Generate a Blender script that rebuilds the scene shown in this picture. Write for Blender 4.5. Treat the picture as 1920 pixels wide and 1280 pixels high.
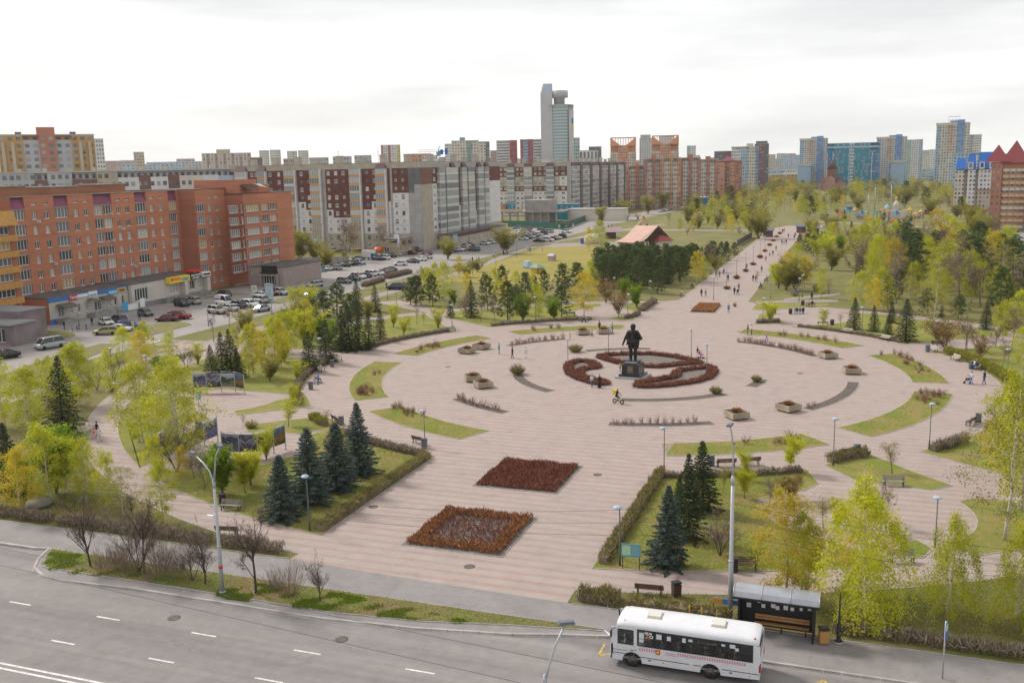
import bpy,bmesh,math,random
import numpy as np
from mathutils import Vector,Matrix
R = math.radians
for _o in list(bpy.data.objects): bpy.data.objects.remove(_o)
SC = bpy.context.scene; COL = SC.collection
rnd = random.Random(11)
# ------------------------------------------------------------------ camera
# world frame: plaza centre at the origin, +Y along the avenue, +X along the street in front
FPX,CAMH,PITCH,ROLL = 1800.0,28.0,math.atan(325 / 1800),R(1.25)
E1,E2,C0 = (.9407,-.3393),(.3393,.9407),(17.37,129.64)
def _rot(d): return Vector((d[0]*E1[0]+d[1]*E1[1],d[0]*E2[0]+d[1]*E2[1],d[2]))
CAM = Vector((-C0[0]*E1[0]-C0[1]*E1[1],-C0[0]*E2[0]-C0[1]*E2[1],CAMH))
_c,_s,_cp,_sp = math.cos(ROLL),math.sin(ROLL),math.cos(PITCH),math.sin(PITCH)
VR = _rot((_c,-_s*_sp,-_s*_cp)); VU = _rot((_s,_c*_sp,_c*_cp)); VF = _rot((0,_cp,-_sp))
cd = bpy.data.cameras.new('camera'); cam = bpy.data.objects.new('camera',cd); COL.objects.link(cam)
cd.sensor_width = 36; cd.lens = 36*FPX/1920; cd.clip_start = .5; cd.clip_end = 20000
cam.matrix_world = Matrix(((VR.x,VU.x,-VF.x,CAM.x),(VR.y,VU.y,-VF.y,CAM.y),(VR.z,VU.z,-VF.z,CAM.z),(0,0,0,1)))
SC.camera = cam
# ------------------------------------------------------------------ sky and sun (bright thin overcast)
SUN_EL,SUN_AZ = 42,Vector((-.96,.28,0)).normalized()      # direction towards the sun
w = bpy.data.worlds.new('World'); SC.world = w; w.use_nodes = True
nt = w.node_tree; nt.nodes.clear()
def wn(t,**k):
 n = nt.nodes.new(t)
 for a,b in k.items(): setattr(n,a,b)
 return n
out = wn('ShaderNodeOutputWorld'); bg = wn('ShaderNodeBackground'); bg.inputs['Strength'].default_value = .1
sky = wn('ShaderNodeTexSky',sky_type='NISHITA',sun_disc=False,sun_elevation=R(SUN_EL),air_density=1.0,dust_density=3.0)
sky.sun_rotation = math.atan2(SUN_AZ.x,SUN_AZ.y)
tc = wn('ShaderNodeTexCoord'); mp = wn('ShaderNodeMapping'); mp.inputs['Scale'].default_value = (1.2,1.2,9)
nz = wn('ShaderNodeTexNoise'); nz.inputs['Scale'].default_value = 2.2; nz.inputs['Detail'].default_value = 7; nz.inputs['Roughness'].default_value = .55
cr = wn('ShaderNodeValToRGB')
cr.color_ramp.elements[0].position = .34; cr.color_ramp.elements[0].color = (3.2,3.19,3.2,1)
cr.color_ramp.elements[1].position = .66; cr.color_ramp.elements[1].color = (4.45,4.42,4.36,1)
mx = wn('ShaderNodeMix',data_type='RGBA'); mx.inputs[0].default_value = .93
L = nt.links.new
L(tc.outputs['Generated'],mp.inputs['Vector']); L(mp.outputs[0],nz.inputs['Vector']); L(nz.outputs[0],cr.inputs[0])
# thin cloud is brightest low down and all round, a little dimmer overhead
sz = wn('ShaderNodeSeparateXYZ'); L(tc.outputs['Generated'],sz.inputs[0]); gr = wn('ShaderNodeMapRange'); gr.inputs[1].default_value = 0; gr.inputs[2].default_value = .6; gr.inputs[3].default_value = 1.16; gr.inputs[4].default_value = .95
L(sz.outputs[2],gr.inputs[0]); mul = wn('ShaderNodeMix',data_type='RGBA',blend_type='MULTIPLY'); mul.inputs[0].default_value = 1; L(cr.outputs[0],mul.inputs[6]); L(gr.outputs[0],mul.inputs[7])
L(sky.outputs[0],mx.inputs[6]); L(mul.outputs[2],mx.inputs[7]); L(mx.outputs[2],bg.inputs['Color']); L(bg.outputs[0],out.inputs['Surface'])
sl = bpy.data.lights.new('sun','SUN'); sl.energy = 1.5; sl.angle = R(10); sl.color = (1,.94,.88)
so = bpy.data.objects.new('sun',sl); COL.objects.link(so)
_sd = SUN_AZ*math.cos(R(SUN_EL)) + Vector((0,0,math.sin(R(SUN_EL))))
so.rotation_euler = _sd.to_track_quat('Z','Y').to_euler(); so.location = (0,0,300)
vs = SC.view_settings; vs.view_transform = 'Standard'; vs.look = 'None'; vs.exposure = 1.25; vs.gamma = 1; vs.use_curve_mapping = False
SC.cycles.max_bounces = 5; SC.cycles.diffuse_bounces = 3; SC.cycles.glossy_bounces = 2; SC.cycles.transmission_bounces = 3; SC.cycles.transparent_max_bounces = 6
SC.cycles.use_denoising = True; SC.cycles.volume_bounces = 1; SC.cycles.caustics_reflective = False; SC.cycles.caustics_refractive = False
# ------------------------------------------------------------------ photograph pixels -> places on the ground
def ray(px,py):
 d = VF*FPX + VR*(px-960) - VU*(py-640)
 return d
def gp(px,py,z=0.0):
 d = ray(px,py); t = (z-CAM.z)/d.z
 return Vector((CAM.x+d.x*t,CAM.y+d.y*t,z))
def onX(px,py,X): d = ray(px,py); return CAM + d*((X-CAM.x)/d.x)
def onY(px,py,Y): d = ray(px,py); return CAM + d*((Y-CAM.y)/d.y)
def proj(p):
 q = Vector(p)-CAM; z = q.dot(VF)
 return (960+FPX*q.dot(VR)/z,640-FPX*q.dot(VU)/z,z)
# ------------------------------------------------------------------ materials
MATS = {}
def mat(name,col,rough=.75,metal=0.,var=0.,vscale=1.,col2=None,bump=0.,bscale=20.,trans=0.,obj_rand=0.,spec=.35,coord='Object',detail=4.):
 if name in MATS: return MATS[name]
 m = bpy.data.materials.new(name); m.use_nodes = True; t = m.node_tree; n = t.nodes; b = n['Principled BSDF']
 b.inputs['Base Color'].default_value = (*col,1); b.inputs['Roughness'].default_value = rough; b.inputs['Metallic'].default_value = metal
 b.inputs['Specular IOR Level'].default_value = spec
 lk = t.links.new; src = None
 if var or col2 or bump:
  tcn = n.new('ShaderNodeTexCoord'); geo = n.new('ShaderNodeNewGeometry')
  vec = geo.outputs['Position'] if coord == 'World' else tcn.outputs['Object']
 if var or col2:
  no = n.new('ShaderNodeTexNoise'); no.inputs['Scale'].default_value = vscale; no.inputs['Detail'].default_value = detail; lk(vec,no.inputs['Vector'])
  rp = n.new('ShaderNodeValToRGB'); rp.color_ramp.elements[0].position = .35; rp.color_ramp.elements[1].position = .65
  c2 = col2 or tuple(min(1,c*(1+var)) for c in col)
  c1 = col if col2 else tuple(c*(1-var) for c in col)
  rp.color_ramp.elements[0].color = (*c1,1); rp.color_ramp.elements[1].color = (*c2,1)
  lk(no.outputs[0],rp.inputs[0]); src = rp.outputs[0]
 if obj_rand:
  oi = n.new('ShaderNodeObjectInfo'); hs = n.new('ShaderNodeHueSaturation'); ma = n.new('ShaderNodeMapRange')
  ma.inputs[3].default_value = 1-obj_rand; ma.inputs[4].default_value = 1+obj_rand
  lk(oi.outputs['Random'],ma.inputs[0]); lk(ma.outputs[0],hs.inputs['Value'])
  if src: lk(src,hs.inputs['Color'])
  else: hs.inputs['Color'].default_value = (*col,1)
  src = hs.outputs[0]
 if src: lk(src,b.inputs['Base Color'])
 if bump:
  n2 = n.new('ShaderNodeTexNoise'); n2.inputs['Scale'].default_value = bscale; n2.inputs['Detail'].default_value = 3; lk(vec,n2.inputs['Vector'])
  bp = n.new('ShaderNodeBump'); bp.inputs['Strength'].default_value = bump; bp.inputs['Distance'].default_value = .05
  lk(n2.outputs[0],bp.inputs['Height']); lk(bp.outputs[0],b.inputs['Normal'])
 if trans:
  tr = n.new('ShaderNodeBsdfTranslucent'); ms = n.new('ShaderNodeMixShader'); ms.inputs[0].default_value = trans
  if src: lk(src,tr.inputs['Color'])
  else: tr.inputs['Color'].default_value = (*col,1)
  lk(b.outputs[0],ms.inputs[1]); lk(tr.outputs[0],ms.inputs[2]); lk(ms.outputs[0],n['Material Output'].inputs['Surface'])
 MATS[name] = m
 return m
class NT:                      # small node-graph helper for the ground surfaces
 def __init__(s,name,rough=.85):
  s.m = bpy.data.materials.new(name); s.m.use_nodes = True; s.t = s.m.node_tree; s.n = s.t.nodes; s.b = s.n['Principled BSDF']
  s.b.inputs['Roughness'].default_value = rough; s.b.inputs['Specular IOR Level'].default_value = .25
  s.pos = s.n.new('ShaderNodeNewGeometry').outputs['Position']; MATS[name] = s.m
 def L(s,a,b): s.t.links.new(a,b)
 def noise(s,scale,detail=4,rough=.5,vec=None,sc=None):
  k = s.n.new('ShaderNodeTexNoise'); k.inputs['Scale'].default_value = scale; k.inputs['Detail'].default_value = detail; k.inputs['Roughness'].default_value = rough
  v = vec or s.pos
  if sc:
   mpn = s.n.new('ShaderNodeMapping'); mpn.inputs['Scale'].default_value = sc; s.L(v,mpn.inputs['Vector']); v = mpn.outputs[0]
  s.L(v,k.inputs['Vector']); return k.outputs[0]
 def ramp(s,f,stops):
  k = s.n.new('ShaderNodeValToRGB'); e = k.color_ramp.elements
  while len(e) < len(stops): e.new(.5)
  for q,(p,c) in zip(e,stops): q.position = p; q.color = (*c,1) if len(c) == 3 else c
  s.L(f,k.inputs[0]); return k.outputs[0]
 def mix(s,f,a,b,mode='MIX'):
  k = s.n.new('ShaderNodeMix'); k.data_type = 'RGBA'; k.blend_type = mode
  if isinstance(f,(int,float)): k.inputs[0].default_value = f
  else: s.L(f,k.inputs[0])
  for i,v in ((6,a),(7,b)):
   if isinstance(v,tuple): k.inputs[i].default_value = (*v,1)
   else: s.L(v,k.inputs[i])
  return k.outputs[2]
 def math(s,op,a,b=None,c=None):
  k = s.n.new('ShaderNodeMath'); k.operation = op
  for i,v in enumerate((a,b,c)):
   if v is None: continue
   if isinstance(v,(int,float)): k.inputs[i].default_value = v
   else: s.L(v,k.inputs[i])
  return k.outputs[0]
 def xyz(s):
  k = s.n.new('ShaderNodeSeparateXYZ'); s.L(s.pos,k.inputs[0]); return k.outputs
 def done(s,colour,bump=None,bs=.3,dist=.05):
  s.L(colour,s.b.inputs['Base Color'])
  if bump is not None:
   k = s.n.new('ShaderNodeBump'); k.inputs['Strength'].default_value = bs; k.inputs['Distance'].default_value = dist
   s.L(bump,k.inputs['Height']); s.L(k.outputs[0],s.b.inputs['Normal'])
  return s.m
# ------------------------------------------------------------------ mesh helpers
class MB:
 """collects boxes, tubes and polygons into one mesh"""
 def __init__(s): s.v = []; s.f = []; s.mi = []; s.sm = []
 def poly(s,pts,mi=0):
  k = len(s.v); s.v += [tuple(p) for p in pts]; s.f.append(tuple(range(k,k+len(pts)))); s.mi.append(mi); s.sm.append(False); return s
 def box(s,x0,x1,y0,y1,z0,z1,mi=0,top=(0,0)):
  k = len(s.v); a,b = top
  s.v += [(x0,y0,z0),(x1,y0,z0),(x1,y1,z0),(x0,y1,z0),(x0+a,y0+b,z1),(x1-a,y0+b,z1),(x1-a,y1-b,z1),(x0+a,y1-b,z1)]
  for q in ((0,3,2,1),(4,5,6,7),(0,1,5,4),(1,2,6,5),(2,3,7,6),(3,0,4,7)):
   s.f.append(tuple(k+i for i in q)); s.mi.append(mi); s.sm.append(False)
  return s
 def obox(s,c,ux,hx,hy,z0,z1,mi=0):      # box turned so that its x axis runs along ux
  u = Vector((ux[0],ux[1])).normalized(); n = Vector((-u.y,u.x)); k = len(s.v); c = Vector((c[0],c[1]))
  for z in (z0,z1):
   for a,b in ((-1,-1),(1,-1),(1,1),(-1,1)):
    p = c+u*(a*hx)+n*(b*hy); s.v.append((p.x,p.y,z))
  for q in ((0,3,2,1),(4,5,6,7),(0,1,5,4),(1,2,6,5),(2,3,7,6),(3,0,4,7)):
   s.f.append(tuple(k+i for i in q)); s.mi.append(mi); s.sm.append(False)
  return s
 def tube(s,pts,rad,n=6,mi=0,cap=True,smooth=True):
  pts = [Vector(p) for p in pts]; k0 = len(s.v); m = len(pts)
  if isinstance(rad,(int,float)): rad = [rad]*m
  for i,p in enumerate(pts):
   d = (pts[min(i+1,m-1)]-pts[max(i-1,0)]).normalized()
   a = d.orthogonal().normalized() if i == 0 else (pa - d*pa.dot(d)).normalized()
   pa = a; b = d.cross(a)
   for j in range(n):
    t = 2*math.pi*j/n; q = p+(a*math.cos(t)+b*math.sin(t))*rad[i]; s.v.append((q.x,q.y,q.z))
  for i in range(m-1):
   for j in range(n):
    a0 = k0+i*n+j; a1 = k0+i*n+(j+1) % n
    s.f.append((a0,a1,a1+n,a0+n)); s.mi.append(mi); s.sm.append(smooth)
  if cap:
   s.f.append(tuple(k0+j for j in reversed(range(n)))); s.f.append(tuple(k0+(m-1)*n+j for j in range(n))); s.mi += [mi]*2; s.sm += [False]*2
  return s
 def loft(s,rings,mi=0,cap=True,smooth=True,closed=True):
  k0 = len(s.v); n = len(rings[0])
  for r in rings: s.v += [tuple(p) for p in r]
  for i in range(len(rings)-1):
   for j in range(n if closed else n-1):
    a0 = k0+i*n+j; a1 = k0+i*n+(j+1) % n
    s.f.append((a0,a1,a1+n,a0+n)); s.mi.append(mi); s.sm.append(smooth)
  if cap:
   s.f.append(tuple(k0+j for j in reversed(range(n)))); s.f.append(tuple(k0+(len(rings)-1)*n+j for j in range(n))); s.mi += [mi]*2; s.sm += [smooth]*2
  return s
 def lathe(s,c,prof,n=12,mi=0):             # prof: (radius, z)
  return s.loft([[(c[0]+r*math.cos(2*math.pi*j/n),c[1]+r*math.sin(2*math.pi*j/n),c[2]+z) for j in range(n)] for r,z in prof],mi)
 def prism(s,pts2,z0,z1,mi=0,mi_side=None):
  n = len(pts2); k = len(s.v); ms = mi if mi_side is None else mi_side
  s.v += [(p[0],p[1],z0) for p in pts2]+[(p[0],p[1],z1) for p in pts2]
  s.f.append(tuple(k+n+i for i in range(n))); s.mi.append(mi); s.sm.append(False)
  for i in range(n):
   j = (i+1) % n; s.f.append((k+i,k+j,k+n+j,k+n+i)); s.mi.append(ms); s.sm.append(False)
  return s
 def mesh(s,name,mats):
  me = bpy.data.meshes.new(name); me.from_pydata(s.v,[],s.f)
  for m in (mats if isinstance(mats,(list,tuple)) else [mats]): me.materials.append(m)
  me.polygons.foreach_set('material_index',s.mi); me.polygons.foreach_set('use_smooth',s.sm); me.update()
  return me
 def build(s,name,mats,parent=None,loc=(0,0,0),rz=0.):
  return put(name,s.mesh(name,mats),parent,loc,rz)
def put(name,me,parent=None,loc=(0,0,0),rz=0.):
 o = bpy.data.objects.new(name,me); COL.objects.link(o)
 o.location = loc
 if rz: o.rotation_euler[2] = rz
 if parent: o.parent = parent
 return o
def bx(root,name,m,*d,**k):
 q = MB(); q.box(*d,**k); return q.build(name,FM[m] if isinstance(m,str) else m,root)
FM = {}
def empty(name,loc=(0,0,0),rz=0.):
 o = bpy.data.objects.new(name,None); COL.objects.link(o); o.location = loc; o.rotation_euler[2] = rz; o.empty_display_size = .3
 return o
AUTO = []
def tag(o,label,cat,group=None):
 o['label'] = label; o['category'] = cat
 if group: o['group'] = group
 return o
def auto(o,look,zone,cat,group,at=None):        # label finished at the end: look + zone (+ ordinal when several match)
 o['category'] = cat; o['group'] = group; AUTO.append((o,look,zone,Vector(at if at is not None else o.location))); return o
def struct(o): o['kind'] = 'structure'; return o
def tri_fill(name,poly,z,m,kind='structure',parent=None):  # flat sheet from an outline (may be concave)
 from mathutils.geometry import tessellate_polygon
 vs_ = [Vector((p[0],p[1],z)) for p in poly]
 tr = tessellate_polygon([vs_]); me = bpy.data.meshes.new(name)
 fs = []
 for a,b,c in tr:
  nrm = (vs_[b]-vs_[a]).cross(vs_[c]-vs_[a]); fs.append((a,b,c) if nrm.z > 0 else (a,c,b))
 me.from_pydata(vs_,[],fs); me.materials.append(m); me.update()
 o = put(name,me,parent)
 if kind and not parent: o['kind'] = kind
 return o
def arc(r,a0,a1,n=24,c=(0,0)): return [(c[0]+r*math.cos(R(a0+(a1-a0)*i/n)),c[1]+r*math.sin(R(a0+(a1-a0)*i/n))) for i in range(n+1)]
def pxpoly(pts): return [tuple(gp(*p)[:2]) for p in pts]
def copy_tree(o,parent=None,loc=None,rz=None,scale=None):
 c = o.copy(); COL.objects.link(c); c.parent = parent
 if loc is not None: c.location = loc
 if rz is not None: c.rotation_euler[2] = rz
 if scale is not None: c.scale = scale if hasattr(scale,'__len__') else (scale,)*3
 for ch in KIDS.get(o.name,o.children): copy_tree(ch,c)
 return c
KIDS = {}
# ================================================================== GROUND
def grass_mat(name,dry,green,soil,gbias=.5,sc=.12):
 g = NT(name,.95)
 a = g.noise(sc,7,.68); b = g.noise(1.4,6,.7); c = g.noise(9,5,.8)
 col = g.mix(g.ramp(a,[(gbias-.13,(0,0,0)),(gbias+.13,(1,1,1))]),dry,green)
 col = g.mix(g.ramp(b,[(.5,(0,0,0)),(.66,(.85,.85,.85))]),col,soil)
 col = g.mix(.75,col,g.ramp(c,[(.3,(.35,.36,.36)),(.7,(1.5,1.5,1.45))]),'MULTIPLY')
 return g.done(col,c,.9,.12)
M_GROUND = grass_mat('dry_spring_grass',(.235,.195,.085),(.135,.155,.035),(.2,.16,.085),.50,.10)
M_LAWN = grass_mat('lawn_grass',(.31,.245,.085),(.16,.215,.02),(.29,.22,.10),.48,.30)
M_LAWN2 = grass_mat('verge_grass',(.24,.185,.10),(.14,.22,.018),(.2,.15,.095),.54,.35)
M_MEADOW = grass_mat('meadow_grass',(.33,.265,.075),(.23,.235,.04),(.29,.22,.07),.56,.05)
# block paving: rows of pinker pavers across the axis, fine block joints, wear
g = NT('plaza_pavers',.8); xyz = g.xyz()
ys = g.math('MULTIPLY',xyz[1],1/1.22); fr = g.math('FRACT',g.math('ADD',ys,g.math('MULTIPLY',g.noise(.9,2),.10)))
stripe = g.ramp(fr,[(.0,(0,0,0)),(.08,(1,1,1)),(.36,(1,1,1)),(.46,(0,0,0))])
br = g.n.new('ShaderNodeTexBrick'); br.inputs['Scale'].default_value = 1; br.inputs['Brick Width'].default_value = .2; br.inputs['Row Height'].default_value = .1; br.inputs['Mortar Size'].default_value = .006
br.inputs['Color1'].default_value = (1.06,1.04,1.03,1); br.inputs['Color2'].default_value = (.9,.92,.93,1); br.inputs['Mortar'].default_value = (.62,.6,.58,1); g.L(g.pos,br.inputs['Vector'])
base = g.mix(stripe,(.37,.315,.282),(.365,.25,.222))
big = g.noise(.07,5,.6); dirt = g.noise(.55,6,.65)
base = g.mix(g.ramp(big,[(.3,(0,0,0)),(.75,(.6,.6,.6))]),base,(.335,.285,.262))
base = g.mix(.9,base,g.ramp(dirt,[(.22,(.7,.69,.68)),(.42,(.93,.93,.93)),(.65,(1.04,1.04,1.04))]),'MULTIPLY')
base = g.mix(.8,base,br.outputs['Color'],'MULTIPLY')
M_PAVE = g.done(base,br.outputs['Fac'],-.25,.01)
def asphalt(name,c1,c2,sc=.15,streak=None,tracks=False):
 g = NT(name,.82); a = g.noise(sc,5,.6,sc=streak); b = g.noise(1.1,5,.65); c = g.noise(60,2)
 col = g.mix(g.ramp(a,[(.3,(0,0,0)),(.7,(1,1,1))]),c1,c2)
 col = g.mix(.8,col,g.ramp(b,[(.3,(.84,.84,.84)),(.65,(1.05,1.05,1.05))]),'MULTIPLY')
 col = g.mix(.7,col,g.ramp(c,[(.3,(.8,.8,.8)),(.7,(1.2,1.2,1.2))]),'MULTIPLY')
 if tracks:
  col = g.mix(.9,col,g.ramp(g.noise(.9,3,.5,sc=(.012,1,1)),[(.35,(.84,.84,.85)),(.62,(1.07,1.06,1.05))]),'MULTIPLY')
  col = g.mix(.8,col,g.ramp(g.noise(.06,2,.4),[(.56,(1,1,1)),(.575,(.9,.9,.91))]),'MULTIPLY')
 vo = g.n.new('ShaderNodeTexVoronoi'); vo.feature = 'DISTANCE_TO_EDGE'; vo.inputs['Scale'].default_value = .085
 wob = g.n.new('ShaderNodeVectorMath'); wob.operation = 'ADD'; nn = g.n.new('ShaderNodeTexNoise'); nn.inputs['Scale'].default_value = .5; nn.inputs['Detail'].default_value = 5
 sc_ = g.n.new('ShaderNodeVectorMath'); sc_.operation = 'SCALE'; sc_.inputs['Scale'].default_value = 3.2
 g.L(g.pos,nn.inputs['Vector']); g.L(nn.outputs['Color'],sc_.inputs[0]); g.L(g.pos,wob.inputs[0]); g.L(sc_.outputs[0],wob.inputs[1]); g.L(wob.outputs[0],vo.inputs['Vector'])
 col = g.mix(g.ramp(vo.outputs['Distance'],[(0,(.28,.28,.28)),(.003,(0,0,0))]),col,tuple(v*.45 for v in c1))
 return g.done(col,c,.25,.01)
M_ROAD = asphalt('road_asphalt',(.205,.19,.183),(.265,.247,.236),.25,(.12,1.1,1),True)
M_WALK = asphalt('sidewalk_asphalt',(.21,.195,.19),(.265,.247,.238),.3)
M_LOT = asphalt('parking_asphalt',(.255,.235,.222),(.315,.29,.272),.12)
M_PATH = asphalt('park_path',(.26,.225,.20),(.33,.285,.25),.2)
M_KERB = mat('kerb_concrete',(.36,.33,.31),.85,var=.18,vscale=.8,coord='World')
M_SOIL = mat('bed_soil',(.075,.06,.05),.95,col2=(.135,.112,.095),vscale=3.,bump=.8,bscale=9,coord='World')
M_GRAVEL = mat('grey_gravel',(.115,.10,.09),.95,col2=(.20,.175,.155),vscale=5,bump=.8,bscale=14,coord='World')
M_PAINT = mat('road_paint',(.62,.6,.57),.7,var=.2,vscale=5,coord='World')
M_YPAINT = mat('yellow_road_paint',(.5,.33,.06),.7,var=.3,vscale=6,coord='World')
# the ground sheet, to the horizon
me = bpy.data.meshes.new('ground'); me.from_pydata([(-9000,-72.6,0),(9000,-72.6,0),(9000,12000,0),(-9000,12000,0)],[],[(0,1,2,3)]); me.materials.append(M_GROUND)
struct(put('ground',me))
# ---- street in front
KL = [(-400,-78.4),(-29.6,-78.4)]
road = tri_fill('road',[(-500,-112),(500,-112),(500,-75.62),(31,-75.62),(23.8,-75.55),(17,-75.15),(14.9,-75.2),(11.5,-76.0),(8.8,-76.8),(5.5,-77.4),(2.8,-77.8),(-.5,-78.2),(-3.6,-78.4),(-18.4,-78.32),(-24,-78.72),(-26.4,-78.5),(-28.1,-77.6),(-29.1,-76.3),(-30,-74.2),(-31.2,-74.62),(-34.6,-74.45),(-120,-74.45),(-120,-78.4),(-500,-78.4)],-.10,M_ROAD)
M = MB()
def dash(x0,x1,y,wd=.13): M.poly([(x0,y-wd/2,-.096),(x1,y-wd/2,-.096),(x1,y+wd/2,-.096),(x0,y+wd/2,-.096)])
for i in range(-14,20): dash(-25.34+7.4*i,-23.5+7.4*i,-82.2)
for i in range(-14,20): dash(-18.3+7.4*i,-16.47+7.4*i,-85.66)
dash(-300,300,-88.80,.16); dash(-300,300,-89.25,.16)
struct(M.build('road_markings',M_PAINT))
M = MB()
def bar(a,b,wd,z=-.095):
 a = Vector(a); b = Vector(b); n = (b-a).normalized(); n = Vector((-n.y,n.x))*wd/2
 M.poly([(*(a-n),z),(*(b-n),z),(*(b+n),z),(*(a+n),z)])
bar((14.40,-77.45),(14.42,-76.0),.12); bar((14.4,-77.45),(15.1,-76.95),.12)
for x in (26.2,29.2): bar((x,-77.3),(x+.7,-76.4),.12); bar((x+.7,-76.4),(x+1.3,-77.3),.12)
struct(M.build('bus_stop_markings',M_YPAINT))
tri_fill('sidewalk',[(-400,-74.3),(-31,-74.3),(-29.9,-74.15),(14,-74.45),(14.6,-75.0),(17,-74.95),(23.8,-75.35),(400,-75.4),(400,-71.6),(10.9,-71.6),(0,-71.2),(-10.9,-70.6),(-400,-70.6)],.016,M_WALK)
# verge between pavement and street, kerb stones one by one
VERGE = [(-29.75,-74.3),(-29.0,-76.2),(-28.0,-77.35),(-26.4,-78.2),(-24,-78.45),(-18.4,-78.1),(-3.6,-78.15),(2.8,-77.55),(8.8,-76.55),(11.5,-75.75),(14.4,-75.0),(14.0,-74.5)]
inner = [(-29.6,-74.25),(-28.2,-76.3),(-27.2,-77.2),(-16.8,-77.15),(-3.1,-77.3),(2.8,-76.7),(8.4,-75.5),(13.9,-74.6),(0,-74.45)]
tri_fill('verge_footing',VERGE,.012,M_WALK)
tri_fill('verge',inner,.05,M_LAWN2)
def offset_line(pts,step):
 segs = [];
 for a,b in zip(pts[:-1],pts[1:]):
  a = Vector(a); b = Vector(b); n = max(1,round((b-a).length/step))
  for i in range(n): segs.append((a+(b-a)*i/n,a+(b-a)*(i+1)/n))
 return segs
_ks = {}
def kerb_run(name,pts,step=1.0,wd=.2,h=.05):
 root = struct(empty(name));
 for a,b in offset_line(pts,step):
  d = b-a; ln = round(d.length,2); key = (ln,wd,h)
  if key not in _ks:
   q = MB(); q.box(.008,ln-.008,-wd/2,wd/2,-.2,h,top=(.0,.015)); _ks[key] = q.mesh('kerb_stone',M_KERB)
  put('kerb_stone',_ks[key],root,(a.x,a.y,rnd.uniform(-.008,.006)),math.atan2(d.y,d.x))
 return root
kerb_run('street_kerb',[(-46,-74.42),(-31.2,-74.5),(-29.9,-74.2),(-29.0,-76.2),(-28.05,-77.45),(-26.4,-78.34),(-24,-78.58),(-18.4,-78.2),(-3.6,-78.27),(2.8,-77.68),(8.8,-76.66),(11.5,-75.86),(14.9,-75.08),(17,-75.05),(23.8,-75.45),(52,-75.5)])
kerb_run('verge_kerb',[(-27.6,-77.2),(-16.8,-77.22),(-3.1,-77.4),(2.8,-76.82),(8.4,-75.62),(13.9,-74.7)],1.0,.09,.08)
kerb_run('sidewalk_kerb',[(-48,-70.62),(-10.9,-70.62)],1.0,.08,.07)
kerb_run('sidewalk_kerb',[(11.2,-71.62),(52,-71.68)],1.0,.08,.07)
kerb_run('sidewalk_kerb',[(-29.5,-74.3),(14,-74.48)],1.0,.08,.07)
# ---- the plaza paving (one sheet): disc with the aprons, avenue and side paths
tri_fill('plaza_paving',arc(70.4,-98.7,-180,40) + [(-79,-2.9),(-79,3.4)] + arc(70.4,177,140,20) + [(-66,60),(-70.5,56.5)][::-1] + arc(70.4,136.5,98,20) + [(-7.0,72),(-7.0,300),(-2,318),(14,322),(12,300),(7.2,292),(7.2,72)] + arc(70.4,82,0,40) + arc(70.4,0,-81.2,40) + [(10.8,-71.62),(0,-71.25),(-10.8,-70.6)],.02,M_PAVE)
# everything inside the plaza sits on this level
Z0 = .02
def lawn(name,pts,m=M_LAWN,h=.05,kerb=True,label=None):
 """a planting bed: low concrete edge with soil or grass inside it"""
 o = MB();
 o.prism(pts,Z0-.02,Z0+h,0,1)
 me = o.mesh(name,[m,M_KERB])
 bm = bmesh.new(); bm.from_mesh(me); big = [f for f in bm.faces if f.normal.z > .5 or f.normal.z < -.5]
 r = bmesh.ops.inset_region(bm,faces=big,thickness=.07,depth=0)
 for f in r['faces']: f.material_index = 1
 bmesh.ops.triangulate(bm,faces=[f for f in bm.faces if len(f.verts) > 4]); bmesh.ops.recalc_face_normals(bm,faces=bm.faces)
 bm.to_mesh(me); bm.free()
 return struct(put(name,me))
def ringseg(r0,r1,a0,a1,b0=None,b1=None,n=20):
 b0 = a0 if b0 is None else b0; b1 = a1 if b1 is None else b1
 return arc(r1,a0,a1,n) + arc(r0,b1,b0,n)
RING = [(175,146),(137,106),(75,42),(32,3),(-5.5,-41),(-49,-74),(-106,-131),(-140,-176)]
for a0,a1 in RING:
 k = 1.2 if abs(abs((a0+a1)/2)-90) < 32 else 0
 lawn('ring_lawn',ringseg(35.1,39.5,a0,a1,a0+(-k if a0 > 0 and abs(a0) < 90 else k if a0 in (-106,) else 0),a1+(k if a1 == 106 else 2 if a1 == -74 else 0)))
# bare planting strips on the inner rings (r 16-17.5 and 27.3-28.6)
STRIPS16 = [(-157,-119),(-85,-39),(-20,-4),(131,96)]
for a0,a1 in STRIPS16: lawn('soil_strip',ringseg(15.9,17.5,a0,a1,n=14),M_SOIL,.04)
STRIPS28 = [(-131,-111),(-84.5,-61),(-34.5,0),(150,127),(68,36)]
for a0,a1 in STRIPS28: lawn('soil_strip',ringseg(27.2,28.7,a0,a1,n=14),M_SOIL,.04)
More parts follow.
